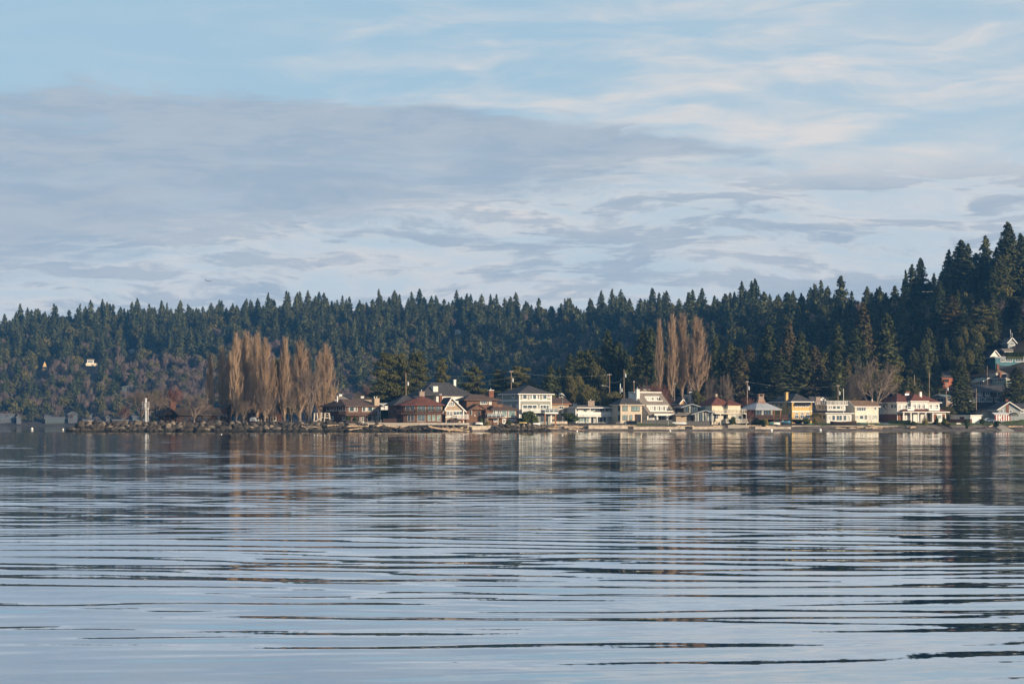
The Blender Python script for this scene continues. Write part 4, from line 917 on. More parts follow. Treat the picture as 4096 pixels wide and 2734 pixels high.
for (ra, za), (rb, zb_) in zip(prof, prof[1:]): fl.add([(c[0] + x * ra, c[1] + y * ra * .9, za) for x, y in ((-1, -1), (1, -1), (1, 1), (-1, 1))] + [(c[0] + x * rb, c[1] + y * rb * .9, zb_) for x, y in ((-1, -1), (1, -1), (1, 1), (-1, 1))], [(0, 1, 5, 4), (1, 2, 6, 5), (2, 3, 7, 6), (3, 0, 4, 7)])
fl.build('chimney_flare', COPPER, h.roof); h.chimney(c[0], c[1], 1.75, 1.6, z2, z3 - .75, STONE); MB().box(c[0] - .85, c[0] - .6, c[1] - .7, c[1] + .7, z3 - .6, z3).box(c[0] + .6, c[0] + .85, c[1] - .7, c[1] + .7, z3 - .6, z3).box(c[0] - 1.1, c[0] + 1.1, c[1] - .95, c[1] + .95, z3, z3 + .15).build('chimney_cap', COPPER, h.roof)
for k in range(6): x = 3021 + k * 12; h.win(x, x + 10.5, 1640, 1660, 1, g=[G_BLUE, G_BLUE, G_CURT][k % 3], frame=DARKW, fw=.08, rows=2)
h.wall(L_ + 1.2, 0, 3.5, 8.5, 0, zt - .1, DARKW); zd = h.z(1672); dk = MAT_DECK = mat('dark_deck', (.10, .055, .042), .8, .15)
h.slab(.0, h.fs(3153, -3), -3.2, -.02, zd, .35, dk); h.rail([(.05, -3.1), (h.fs(3152, -3), -3.1), (h.fs(3152, -3), 2)], zd, 1.05, dk, 2, 1.2, .2)
for px in (3096, 3122): h.post(h.fs(px, -1.2), -1.2, -1, zt, CEDARW, .22)

# --- yellow house
h = House('yellow_house', 'bright yellow two storey house with black awning and arched white doors', 3168, 664, 18, 1692)
sr = h.fs(3247); dl = h.ld(3085); zt = h.z(1605); h.wall(0, sr, 0, dl, 0, zt, YELLOW); h.hip(0, sr, 0, dl, zt, 2.7, R_DARK, .6, 'd', 4.8, fascia=WHITE)
h.chimney(-.25, 3.6, .8, 1.0, 2.0, h.z(1570, 0, 4), YELLOW)
aw = h.z(1609); aw2 = h.z(1618); a, b = h.fs(3178), h.fs(3242)
h.part(MB().add([(a, -.01, aw), (b, -.01, aw), (b, -1.0, aw2), (a, -1.0, aw2), (a, -.01, aw - .15), (b, -.01, aw - .15), (b, -1.0, aw2 - .12), (a, -1.0, aw2 - .12)], [(3, 2, 1, 0), (4, 5, 6, 7), (0, 1, 5, 4), (1, 2, 6, 5), (2, 3, 7, 6), (3, 0, 4, 7)]), 'awning', BLACKF)
for a, b in ((3179, 3190), (3195, 3206), (3210, 3222), (3226, 3237)): h.win(a, b, 1616, 1627, 3, fw=.11)
h.part(MB().box(-.02, sr + .06, -.16, -.004, h.z(1647), h.z(1642)), 'trim_band', WHITE); h.part(MB().box(-.07, .12, -.07, .12, 0, zt - .25).box(sr - .12, sr + .07, -.07, .12, 0, zt - .25), 'corner_board', YELLOW)
for a, b in ((3178, 3195), (3200, 3217), (3221, 3239)): h.win(a, b, 1657, 1673, 2, fw=.16, rows=2, arch=True, name='door')
h.winl(3155, 3163, 1609, 1627, 1, fw=.16); h.winl(3120, 3130, 1610, 1626, 2); h.winl(3104, 3112, 1610, 1624, 2); h.winl(3089, 3096, 1610, 1622, 1); h.winl(3154, 3163, 1652, 1676, 2, name='door')
h.part(MB().box(-.06, -.004, h.ld(3152), h.ld(3154.5), h.z(1628), h.z(1609)).box(-.06, -.004, h.ld(3163.5), h.ld(3166), h.z(1628), h.z(1609)), 'shutter', BLACKF)
zd = h.z(1676); h.slab(.1, sr, -2.2, -.02, zd, .3, DARKW); h.rail([(.2, -2.1), (sr, -2.1)], zd, .9, DARKW, 2, 1.5)

# --- steep roofed house with stone chimney behind the yellow one
h = House('stone_chimney_house', 'charcoal roofed house with stepped stone chimney behind the roof deck house', 3262, 684, 18, 1690)
s1 = h.fs(3325); h.wall(0, s1, 0, 9, 0, h.z(1622), BLUEGREY); h.gable(0, s1, 0, 9, h.z(1622), 3.0, R_DARK, BLUEGREY, .5, 's'); h.gable(h.fs(3278, 1), h.fs(3300, 1), 1, 5, h.z(1601), .9, R_DARK, WHITEW, .25, 'd', fascia=WHITE); h.chimney(.4, -.8, 1.7, 1.0, 0, h.z(1589), STONE, parent=h.e)

# --- white house with roof deck
h = House('roof_deck_house', 'white house with railed roof deck above a charcoal skirt roof', 3307, 664, 17, 1692)
sr = h.fs(3406); dl = h.ld(3252); zt = h.z(1651); h.wall(0, sr, 0, dl, 0, zt, WHITEW); h.hip(-.1, sr, 0, dl, zt, 2.6, R_DARK, .75, 's', 5.0, fascia=WHITE)
u0, u1 = h.fs(3309, 1), h.fs(3382, 1); ud = h.ld(3266, u0); zu = h.z(1620, 0, 1); h.wall(u0, u1, 1.0, ud, zt + .3, zu, WHITEW, 'upper_wall'); h.part(MB().box(u0 - .5, u1 + .7, .5, ud + .4, zu, zu + .35), 'flat_roof', WHITE)
h.rail([(u0 - .4, ud), (u0 - .4, .6), (u1 + .6, .6), (u1 + .6, ud)], zu + .35, 1.1, WHITE, 4, 1.6)
for a, b in ((3313, 3320), (3322, 3328), (3330, 3344), (3346, 3361), (3363, 3369), (3370, 3376)): h.win(a, b, 1622, 1636, 1, d=1.0, fw=.14)
h.winl(3287, 3299, 1622, 1637, 1, s=u0, g=G_CURT); h.winl(3300, 3307, 1622, 1636, 1, s=u0); h.winl(3277, 3284, 1622, 1634, 1, s=u0)
for a, b, n_, g_ in ((3311, 3324, 1, G_CURT), (3327, 3341, 1, G_BLUE), (3344, 3369, 2, G_BLUE), (3372, 3386, 1, G_BLUE), (3388, 3402, 1, G_CURT)): h.win(a, b, 1659, 1682, n_, g=g_, fw=.16, name='door' if n_ == 2 else 'window')
h.winl(3278, 3289, 1659, 1676, 1, g=G_CURT); h.winl(3292, 3303, 1659, 1676, 2)

# --- cream house with tan gable roof
h = House('tan_roof_house', 'pale cream two storey house with plain tan gable roof', 3420, 668, 16, 1690)
sr = h.fs(3514); zt = h.z(1624); h.wall(0, sr, 0, 8, 0, zt, CREAM2); h.gable(0, sr, 0, 8, zt, 1.75, R_TAN, CREAM2, .5, 's', fascia=WHITE); h.chimney(h.fs(3488, 3), 3, .2, .2, zt + .8, zt + 2.2, WHITE)
h.win(3426, 3464, 1628, 1643, 4, fw=.16); h.win(3496, 3506, 1626, 1640, 1, g=G_GREEN); h.win(3422, 3434, 1659, 1678, 1, g=G_CURT); h.win(3438, 3454, 1660, 1676, 1); h.win(3457, 3470, 1658, 1678, 2); h.win(3474, 3484, 1657, 1682, 1, name='door', g=G_CURT); h.win(3487, 3511, 1658, 1678, 2, g=G_CURT)
h.slab(h.fs(3438, -2), h.fs(3520, -2), -3, -.02, .15, 1.2, CONC, 'patio')

# --- white villa
h = House('white_villa', 'large white villa with red brown hip roof, arched bay windows and columned verandah', 3589, 668, 18, 1688)
sr = h.fs(3758); dl = h.ld(3516); zt = h.z(1608); h.wall(0, sr, 0, dl, 0, zt, WHITEW); h.hip(0, sr, 0, dl, zt, 2.9, R_RED, .6, 's', 4.0, fascia=WHITE)
b0, b1 = h.fs(3644, -1.2), h.fs(3708, -1.2); h.wall(b0, b1, -1.2, 3, 0, h.z(1603), WHITEW, 'bay_wall'); h.hip(b0, b1, -1.2, 6.5, h.z(1603), 2.5, R_RED, .45, 'd', 3.4, fascia=WHITE)
for a, b in ((3651, 3664), (3669, 3682), (3687, 3700)): h.win(a, b, 1617, 1634, 2, d=-1.2, fw=.12, arch=True, g=[G_CURT, G_BLUE])
for a, b, n_ in ((3594, 3604, 1), (3613, 3630, 2), (3714, 3728, 2), (3736, 3753, 2)): h.win(a, b, 1617, 1634, n_, g=[G_CURT, G_BLUE])
for a, b in ((3531, 3541), (3564, 3575), (3577, 3587)): h.winl(a, b, 1616, 1632, 2, g=G_BLUE)
h.part(MB().box(-.06, -.004, .2, dl, 0, h.z(1655)), 'brick_base', BRICK); h.part(MB().box(.2, h.fs(3610), -.06, -.004, 0, h.z(1655)), 'brick_base', BRICK)
h.chimney(h.fs(3628, 5), 5, 1.5, 1.0, zt + 1, h.z(1566, 0, 5), BRICK); MB().box(h.fs(3628, 4.3) - .75, h.fs(3628, 4.3) + .75, 4.25, 4.45, h.z(1580, 0, 5), h.z(1573, 0, 5)).build('flashing', METALW, h.roof); h.chimney(h.fs(3681, 3), 3, .8, .8, zt + .5, h.z(1566, 0, 3), WHITE, cap=BRICK)
vz = h.z(1646); v1 = h.fs(3790, -3); h.hip(h.fs(3612, -3), v1, -3.2, .8, vz, 1.0, R_RED, .5, 's', 2.2, fascia=WHITE)
for px in (3614, 3643, 3673, 3702, 3731): h.post(h.fs(px, -3), -3.0, 0, vz - .2, WHITE, .36, 'column')
for a, b in ((3614, 3643), (3643, 3673), (3673, 3702), (3702, 3731)):
    x0, x1 = h.fs(a, -3), h.fs(b, -3); n = 8; cx = (x0 + x1) / 2; rr = (x1 - x0) / 2 - .2; zz0 = vz - .75
    pts = [(cx - rr * math.cos(math.pi * k / n), zz0 + .55 * math.sin(math.pi * k / n)) for k in range(n + 1)]; ar = MB()
    for (p, q) in zip(pts, pts[1:]): ar.add([(p[0], -3.1, p[1]), (q[0], -3.1, q[1]), (q[0], -3.1, vz - .05), (p[0], -3.1, vz - .05), (p[0], -2.9, p[1]), (q[0], -2.9, q[1]), (q[0], -2.9, vz - .05), (p[0], -2.9, vz - .05)], [(0, 1, 2, 3), (7, 6, 5, 4), (0, 4, 5, 1)])
    h.part(ar, 'arch', WHITE)
h.slab(h.fs(3610, -3.4), v1, -3.4, -.02, .1, 1.2, CONC, 'verandah_floor'); h.wall(h.fs(3731, -2), v1 - .4, -2.6, .5, 0, vz - .2, WHITEW, 'side_room'); h.win(3750, 3766, 1658, 1676, 1, d=-2.6, g=G_GREEN, fw=.15)
for a, b in ((3734, 3746), (3769, 3780)): h.part(MB().box(h.fs(a, -2.6), h.fs(b, -2.6), -2.66, -2.604, 0, h.z(1655)), 'brick_panel', BRICK)
for a, b, n_ in ((3616, 3624, 1), (3651, 3672, 3), (3676, 3690, 2)): h.win(a, b, 1658, 1678, n_, g=G_CURT, d=-.01)
h.win(3712, 3722, 1655, 1684, 1, g=G_DARK, frame=DARKW, name='door')
for a, b in ((3629, 3655), (3714, 3757)): x0, x1 = h.fs(a, -2.6), h.fs(b, -2.6); h.slab(x0, x1, -2.9, -1.2, h.z(1634, 0, -2), 1.0, WHITE, 'balcony'); h.rail([(x0, -2.85), (x1, -2.85)], h.z(1634, 0, -2), .5, METALW, 1, 2)

# --- boathouse garage
h = House('garage', 'small flat roofed brick and white garage with large white door beside lawn', 3882, 672, 20, 1697, 'garage')
sr = h.fs(3925); dl = 13; zt = h.z(1662); h.wall(0, sr, 0, dl, 0, zt, WHITEW); h.part(MB().box(-.25, sr + .3, -.3, dl + .2, zt, zt + .28), 'roof', WHITE); o = h.win(3888, 3917, 1664, 1697, 1, g=WHITE, fw=.15, sill=False, name='garage_door')
for a, b in ((3882, 3887.5), (3917.5, 3925)): h.part(MB().box(h.fs(a), h.fs(b), -.05, -.004, 0, h.z(1675)), 'brick_panel', BRICK)
h.part(MB().box(-.05, -.004, .3, dl, 0, h.z(1675)), 'brick_panel', BRICK); h.winl(3840, 3857, 1666, 1674, 1, g=G_DARK, frame=BRICK)

# --- houses on the right-hand slope (second row and above)
def simple(name, label, p0, p1, pl, eave, ridge, base, Y, deg, wm, rm, wins=(), winl=(), kind='hip', trim=WHITE, g=None, chim=None, ov=.5, fas=WHITE, dep=None):
    h = House(name, label, p0, Y, deg, base); h.trim = trim
    if g: h.g = g
    sr = h.fs(p1); dl = dep or max(6.0, h.ld(pl)); zt = h.z(eave); hh = h.z(ridge, 0, dl / 2 if kind != 'd' else 0) - zt
    h.wall(0, sr, 0, dl, 0, zt, wm); SITES.append((min(p0, pl), p1, h.Y))
    if kind == 'hip': h.hip(0, sr, 0, dl, zt, hh, rm, ov, 's' if sr > dl else 'd', None, fascia=fas)
    elif kind == 'flat': h.part(MB().box(-ov, sr + ov, -ov, dl + ov, zt, zt + max(.25, hh)), 'roof', rm)
    else: h.gable(0, sr, 0, dl, zt, hh, rm, wm, ov, kind, fascia=fas)
    for q in wins: h.win(*q[:4], q[4] if len(q) > 4 else 2)
    for q in winl: h.winl(*q[:4], q[4] if len(q) > 4 else 2)
    if chim: h.chimney(h.fs(chim[0], dl * .4), dl * .4, .9, .9, zt, h.z(chim[1], 0, dl * .4), chim[2])
    return h
simple('flat_house', 'beige flat roofed outbuilding beyond the brick garage', 3930, 3992, 3868, 1644, 1640, 1672, 690, 20, BEIGE, R_GREY, kind='flat', dep=10)
h = simple('grey_gable_house', 'grey gabled house at right edge with white framed windows', 3994, 4076, 3990, 1635, 1608, 1690, 682, 8, BLUEGREY, R_DARK, [(3999, 4014, 1636, 1650, 3), (4036, 4048, 1638, 1650, 1)], kind='d', chim=(4026, 1598, BRICK), ov=.8, dep=9); h.wall(h.fs(4076), h.fs(4180), .6, 9, 0, h.z(1636), BLUEGREY); h.gable(h.fs(4076), h.fs(4180), .6, 9, h.z(1636), 1.9, R_DARK, BLUEGREY, .5, 's', fascia=WHITE); h.win(4080, 4094, 1637, 1650, 2, d=.6)
h.part(MB().box(h.fs(4024), h.fs(4035), -.12, -.004, 0, h.z(1610)), 'brick_panel', BRICK)
h = simple('dark_craftsman_house', 'dark craftsman house with white window frames above the beige outbuilding', 3880, 4040, 3872, 1566, 1542, 1622, 712, 12, DARKW, R_DARK, [(3910, 3929, 1553 + 14, 1582, 2), (3940, 3959, 1567, 1582, 2), (3988, 4013, 1557 + 10, 1581, 2), (3878, 3896, 1588, 1606, 2), (3899, 3913, 1588, 1606, 2), (3917, 3937, 1588, 1606, 2), (3942, 3969, 1588, 1606, 3), (3979, 4002, 1588, 1606, 3), (4009, 4022, 1590, 1612, 1)], kind='s', fas=None, dep=11)
simple('red_house', 'red orange two storey house on the slope beside dark cypress', 3767, 3823, 3745, 1506, 1486, 1578, 735, 20, REDW, R_DARK, [(3771, 3795, 1515, 1527, 1)], kind='s', g=G_DARK, trim=DARKW, fas=None)
h = House('red_porch_house', 'red orange house with open porch under the red house', 3757, 728, 20, 1580); h.wall(0, h.fs(3815), .0, 6, 0, h.z(1560), REDW); h.wall(0, h.fs(3815), 2.0, 6, 0, h.z(1546), DARKW, 'porch_wall'); h.hip(0, h.fs(3815), 0, 6, h.z(1543), 1.5, R_DARK, .4); [h.post(x, .2, 0, h.z(1545), REDW, .4) for x in (.2, h.fs(3786), h.fs(3814))]
h = simple('green_roof_house', 'small stone house with pale green roof behind the utility pole', 3785, 3812, 3725, 1588, 1579, 1625, 705, 24, STONE, R_GREEN, [(3790, 3806, 1592, 1606, 1)], [(3735, 3775, 1592, 1606, 3)], kind='s', g=G_DARK)
simple('beige_gable_house', 'beige gabled house with lit end wall below the sage house', 3933, 3972, 3890, 1523, 1512, 1556, 745, 26, TANW, R_GREEN, [(3951, 3968, 1529, 1535, 2)], [(3902, 3908, 1527, 1541, 1), (3918, 3926, 1527, 1541, 1)], kind='d')
h = simple('sage_house', 'sage green house with white trim and dark hip roof on slope', 4024, 4062, 3968, 1511, 1494, 1556, 742, 24, PALEG, R_DARK, [], [(3980, 3988, 1513, 1526, 1), (3990, 4006, 1513, 1526, 2), (4008, 4016, 1513, 1526, 1)], chim=(4000, 1490, BRICK))
simple('pink_roof_house', 'house with pinkish roof and red brick chimney below the teal house', 3985, 4020, 3975, 1493, 1476, 1520, 755, 15, CREAM2, R_TAN, [(3990, 4000, 1496, 1504, 1)], chim=(3990, 1457, BRICK))
h = simple('teal_house', 'long flat roofed teal house high on the right slope', 3982, 4180, 3978, 1431, 1427, 1482, 775, 6, TEAL, R_METAL, [(4002, 4020, 1434, 1446, 3), (4022, 4050, 1434, 1446, 3), (4060, 4094, 1434, 1446, 3)], kind='flat', dep=10); h.win(3994, 4040, 1461, 1476, 1, g=G_DARK, frame=TEAL)
simple('white_gable_house', 'white gabled house in shade above the teal house', 3960, 3998, 3930, 1425, 1402, 1445, 800, 24, WHITEW, R_DARK, [(3968, 3985, 1427, 1436, 2)], kind='d')
simple('grey_cottage', 'small grey gabled cottage highest on the right slope', 4032, 4062, 4026, 1368, 1351, 1395, 812, 12, BLUEGREY, R_GREY, [(4037, 4058, 1370, 1380, 4)], kind='d')
simple('brick_chimney_cottage', 'low dark cottage with red brick chimney beside hedge on the upper slope', 4022, 4090, 4018, 1406, 1396, 1418, 800, 8, TANW, R_GREY, [(4070, 4094, 1398 + 9, 1416, 3)], kind='s', chim=(4062, 1395, BRICK))
simple('half_hidden_house', 'white house half hidden by firs on the slope', 3732, 3752, 3722, 1452, 1445, 1485, 760, 15, WHITEW, R_DARK, [(3735, 3748, 1456, 1468, 2)], kind='flat')
simple('flat_white_house', 'flat white house glimpsed between tree trunks above the villa', 3600, 3642, 3590, 1541, 1536, 1572, 735, 15, WHITEW, R_GREY, [(3602, 3612, 1548, 1562, 1), (3618, 3630, 1548, 1562, 1)], kind='flat')
h = simple('blue_box_house', 'small pale blue box house among trees above the bare tree', 3565, 3600, 3552, 1468, 1464, 1500, 770, 18, BLUEGREY, R_GREY, [(3572, 3590, 1472, 1482, 2)], kind='flat')
simple('white_back_house', 'white house with tall white chimney behind pine in second row', 2333, 2368, 2290, 1573, 1562, 1612, 700, 20, WHITEW, R_METAL, [(2340, 2356, 1578, 1592, 2)], [(2305, 2318, 1580, 1592, 1)], kind='hip', chim=(2306, 1547, WHITE))
simple('pale_gable_house', 'pale gabled house half hidden by shrubs beside grey green house', 2236, 2256, 2228, 1582, 1574, 1606, 695, 10, WHITEW, R_METAL, [(2240, 2252, 1586, 1596, 1)], kind='d')
simple('dark_back_house', 'dark roofed house behind the slanting roof house under red twigs', 2505, 2600, 2495, 1556, 1543, 1600, 700, 12, BEIGE, R_DARK, [(2508, 2520, 1558, 1568, 1), (2545, 2560, 1558, 1568, 2)], kind='s', chim=(2587, 1556, BRICK))
simple('tall_dark_house', 'narrow dark gabled house behind bare poplars and lookout room', 2750, 2790, 2742, 1545, 1526, 1600, 712, 14, DARKW, R_DARK, [(2763, 2770, 1534 + 12, 1556, 1), (2757, 2785, 1566, 1578, 2)], kind='d', fas=None)
simple('grey_roof_house', 'grey hip roofed house behind the brown balcony house', 1345, 1400, 1340, 1600, 1582, 1640, 655, 20, WHITEW, R_GREY, [(1360, 1375, 1606, 1616, 2)], chim=(1361, 1578, WHITE))
simple('flat_back_house', 'low flat house with white chimney behind brown balcony house', 1412, 1490, 1408, 1596, 1592, 1640, 660, 12, TANW, R_DARK, [(1425, 1440, 1602, 1612, 2)], kind='flat', chim=(1449, 1586, WHITE))
simple('passage_house', 'pale low house seen in the gap beside dark octagonal house', 1515, 1566, 1510, 1617, 1612, 1688, 650, 15, WHITEW, R_METAL, [(1536, 1542, 1624, 1640, 1), (1550, 1560, 1624, 1640, 1)], kind='flat')

# --- houses across the bay, faint in the haze
FARW = [siding('shaded_slate_siding', (.09, .10, .115)), siding('shaded_grey_siding', (.12, .125, .135)), siding('shaded_taupe_siding', (.13, .115, .10)), siding('shaded_green_siding', (.08, .10, .09)), siding('shaded_umber_siding', (.09, .075, .06))]; FARR = [R_DARK, R_BROWN, R_DARK, mat('shaded_slate_roof', (.11, .12, .13), .9, .1)]; FART = mat('shaded_trim', (.20, .21, .22), .8, .05)  # the hill's shade is put into these dark wall, roof and trim colours
far = [(0, 58, 1655, 1646, 1690, 1466, 'pale two storey house by the far shore at left edge'), (66, 84, 1668, 1660, 1692, 1462, 'small pale house by the far shore beside left edge house'), (145, 200, 1640, 1632, 1665, 1480, 'faint long roofed house above the far shore'), (180, 258, 1672, 1660, 1694, 1462, 'white low gabled house by the far water'),
       (205, 268, 1650, 1640, 1668, 1474, 'grey wide house stacked above the white low gabled one'), (272, 310, 1655, 1646, 1690, 1464, 'pale blue boxy house by the far water'), (338, 368, 1655, 1647, 1672, 1472, 'house with bright upper windows across the bay'), (333, 372, 1680, 1674, 1692, 1458, 'low bungalow on the far beach left of breakwater tip'),
       (385, 415, 1684, 1676, 1694, 1458, 'tiny pale cottage behind breakwater tip'), (424, 438, 1668, 1662, 1692, 1466, 'narrow pale house across the bay'), (450, 540, 1678, 1671, 1690, 1458, 'long pale bungalow across the bay behind the beacon'), (530, 600, 1664, 1656, 1690, 1466, 'two storey pale blue house across the bay behind beacon trees'),
       (62, 165, 1601, 1592, 1620, 1520, 'long dark roofed house partway up far hillside'), (488, 548, 1548, 1541, 1600, 1560, 'round fronted grey house on far slope above beacon'), (425, 462, 1522, 1515, 1545, 1580, 'faint roof among trees on far slope')]
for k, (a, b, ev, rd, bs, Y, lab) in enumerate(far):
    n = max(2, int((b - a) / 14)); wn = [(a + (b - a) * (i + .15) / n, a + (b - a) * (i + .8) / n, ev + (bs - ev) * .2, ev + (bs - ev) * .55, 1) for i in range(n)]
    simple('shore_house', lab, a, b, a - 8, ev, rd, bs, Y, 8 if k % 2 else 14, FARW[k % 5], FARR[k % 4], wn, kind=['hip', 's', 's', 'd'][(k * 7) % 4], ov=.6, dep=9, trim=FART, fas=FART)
simple('hillside_house', 'sunlit yellow steep gabled house on the far hillside', 168, 189, 146, 1470, 1443, 1482, 1560, 40, YELLOW, R_DARK, [(173, 186, 1466, 1470 + 4, 1)], kind='d', fas=None)
h = simple('hillside_house', 'sunlit white flat house with cream deck on the far hillside', 349, 375, 343, 1440, 1436, 1466, 1580, 25, WHITEW, R_GREY, [(351, 372, 1442, 1450, 3)], kind='flat'); h.slab(-2, h.fs(386), -3.5, -.02, h.z(1452), 2.2, CREAM)
simple('hillside_house', 'small grey house under tall mast on the far hillside', 520, 538, 516, 1402, 1397, 1412, 1640, 25, BLUEGREY, R_GREY, [(522, 530, 1403, 1408, 1)], kind='d')
simple('hillside_house', 'cream gabled house high in the woods above the slate roof', 1820, 1845, 1812, 1326, 1317, 1340, 1560, 20, CREAM2, R_GREY, [(1824, 1832, 1327, 1333, 1)], kind='d')
simple('hillside_house', 'low blue roofed house in woods right of the second poplar row', 2900, 2935, 2890, 1340, 1332, 1352, 1180, 15, BLUEGREY, R_METAL, [(2905, 2930, 1342, 1348, 3)], kind='flat')
# ------------------------------------------------------------------ the wooded hills
HILL = []                                            # (X, Y, kind, height, width)
def clear_of_houses(px, Y):
    for (a, b, y0, y1) in [(3560, 3720, 690, 775), (3720, 5600, 690, 818), (2300, 3600, 600, 745)]:
        if a < px < b and y0 < Y < y1: return False
    for (a, b, y) in SITES:
        m_ = 14 if y < 1000 or y > 1600 else -3
        if a - m_ < px < b + m_ and y - (45 if y < 1000 else (78 if px < 600 else 50) if y > 1600 else 5) < Y < y + 12: return False
    return True
rg = np.random.default_rng(5)
cell = 8.6
for Y in np.arange(730, 1960, cell):
    x0 = (-700 - CXP) / FPX * Y; x1 = (4800 - CXP) / FPX * Y
    for X in np.arange(x0, x1, cell):
        Xj = X + rg.uniform(-.5, .5) * cell; Yj = Y + rg.uniform(-.5, .5) * cell
        px = CXP + Xj / Yj * FPX
        yb, yc = float(_i(px, TYB)), float(_i(px, TYC))
        r = rg.random(6)
        if Yj < yb + 5 or Yj > yc + 55 or not clear_of_houses(px, Yj): continue
        low = (Yj - yb) / (yc - yb)
        nz = math.sin(Xj * 0.021 + 1) + math.sin(Yj * 0.027 + Xj * 0.013) + 0.8 * math.sin(Xj * 0.05 + Yj * 0.04)
        decid = (0.46 if low < 0.5 and px < 1500 else 0.09) + (0.26 if nz > 1.1 and low < .8 else 0)
        cl = .5 + .5 * math.sin(Xj * .047 + 2 * math.sin(Yj * .031)) * math.sin(Yj * .052 + Xj * .017 + 1)     # stands of taller and lower trees
        if r[0] < decid: HILL.append((Xj, Yj, 'hillbare', 9 + 7 * r[1], 6.5 + 4.5 * r[2]))
        elif r[0] < decid + (0.25 if low < .6 else .17): HILL.append((Xj, Yj, 'hillbroad', 8 + 8 * r[1], 8 + 5 * r[2]))
        else: HILL.append((Xj, Yj, 'hillfir', (7.5 + 17 * r[1] ** 2.0 + 3 * low) * (.76 + .42 * cl), (10.2 + 6.0 * r[2]) * (0.74 + 0.45 * r[1])))
for k in range(26):                                  # bare trees and bushes along the far shore, in front of its houses
    Y = float(rg.uniform(1450, 1457)); px = -30 + k * 26 + rg.uniform(-9, 9); HILL.append(((px - CXP) / FPX * Y, Y, ['hillbare', 'hillbroad'][k % 2], rg.uniform(4, 9), rg.uniform(5, 9)))
HILL.sort(key=lambda t: -(t[3] / t[1]))
near_fir = [t for t in HILL if t[2] == 'hillfir'][:215]
sky_fir = []
nf = set(id(t) for t in near_fir)
rest = [t for t in HILL if id(t) not in nf]
for i, (X, Y, k, h, wd) in enumerate(near_fir):
    px = CXP + X / Y * FPX
    zn = next(n for lim, n in ((2300, 'grey green house'), (2480, 'white balcony house'), (2620, 'slanting roof house'), (2760, 'low gable house'), (2900, 'cream house'), (3040, 'pavilion house'), (3180, 'yellow house'), (3320, 'roof deck house'), (3450, 'tan roofed house'), (3600, 'villa roof'), (3750, 'villa verandah'), (3870, 'red house'), (3990, 'garage'), (9999, 'teal house')) if px < lim)
    f = (Y - float(_i(px, TYB))) / (float(_i(px, TYC)) - float(_i(px, TYB)))
    rn = 'on the skyline' if f > .85 else 'high on the slope' if f > .55 else 'halfway up the slope' if f > .3 else 'low on the slope'
    sz = 'very tall' if h > 27 else 'tall' if h > 24 else 'mid sized' if h > 20 else 'shorter'
    tree_at('fir' if Y < 900 else 'hillfir', X, Y, h, wd, '%s dark fir %s above the %s' % (sz, rn, zn), 'firs on the wooded slope')
# the remaining far wood reads as one mass: points carrying tree instances
def wood(name, trees):
    kinds = ['hillfir', 'hillbare', 'hillbroad']
    coll = bpy.data.collections.new('wood_prototypes'); index = {}
    for kd in kinds:
        for j, (H, Wd, parts) in enumerate(PROTO[kd]):
            me = bpy.data.meshes.new('wood_tree')
            bm = bmesh.new(); mats = []
            for n, p in parts:
                k0 = len(bm.faces); bm.from_mesh(p); bm.faces.ensure_lookup_table()
                for f in bm.faces[k0:]: f.material_index = len(mats)
                mats.append(p.materials[0])
            bm.to_mesh(me); bm.free()
            for m_ in mats: me.materials.append(m_)
            o = bpy.data.objects.new('proto_%02d' % len(index), me); coll.objects.link(o); index[(kd, j)] = len(index)
    pts = bpy.data.meshes.new(name); n = len(trees)
    P = np.array([(t[0], t[1], gz(t[0], t[1]) - 0.3) for t in trees]); pts.vertices.add(n); pts.vertices.foreach_set('co', P.astype(np.float32).ravel())
    S = []; I = []; A = []
    for t in trees:
        j = random.randrange(len(PROTO[t[2]])); H, Wd, _ = PROTO[t[2]][j]
        S.append((t[4] / Wd, t[4] / Wd, t[3] / H)); I.append(index[(t[2], j)]); A.append((random.uniform(-.07, .07), random.uniform(-.07, .07), random.uniform(0, 6.28)))
    a = pts.attributes.new('tree_scale', 'FLOAT_VECTOR', 'POINT'); a.data.foreach_set('vector', np.array(S, np.float32).ravel())
    a = pts.attributes.new('tree_turn', 'FLOAT_VECTOR', 'POINT'); a.data.foreach_set('vector', np.array(A, np.float32).ravel())
    a = pts.attributes.new('tree_kind', 'INT', 'POINT'); a.data.foreach_set('value', np.array(I, np.int32))
    o = link(name, pts)
    g = bpy.data.node_groups.new('scatter_trees', 'GeometryNodeTree')
    g.interface.new_socket('Geometry', in_out='INPUT', socket_type='NodeSocketGeometry'); g.interface.new_socket('Geometry', in_out='OUTPUT', socket_type='NodeSocketGeometry')
    q = NT(g); gi = q.node('NodeGroupInput'); go = q.node('NodeGroupOutput')
    ci = q.node('GeometryNodeCollectionInfo'); ci.inputs[0].default_value = coll; ci.inputs[1].default_value = True; ci.inputs[2].default_value = True
    ip = q.node('GeometryNodeInstanceOnPoints')
    def attr(nm, ty):
        n = q.node('GeometryNodeInputNamedAttribute', data_type=ty); n.inputs[0].default_value = nm; return [s for s in n.outputs if s.enabled][0]
    q.l.new(gi.outputs[0], ip.inputs['Points']); q.l.new(ci.outputs[0], ip.inputs['Instance']); ip.inputs['Pick Instance'].default_value = True
    q.l.new(attr('tree_kind', 'INT'), ip.inputs['Instance Index']); q.l.new(attr('tree_scale', 'FLOAT_VECTOR'), ip.inputs['Scale'])
    e2r = q.node('FunctionNodeEulerToRotation'); q.l.new(attr('tree_turn', 'FLOAT_VECTOR'), e2r.inputs[0]); q.l.new(e2r.outputs[0], ip.inputs['Rotation'])
    q.l.new(ip.outputs[0], go.inputs[0])
    md = o.modifiers.new('trees', 'NODES'); md.node_group = g
    return o
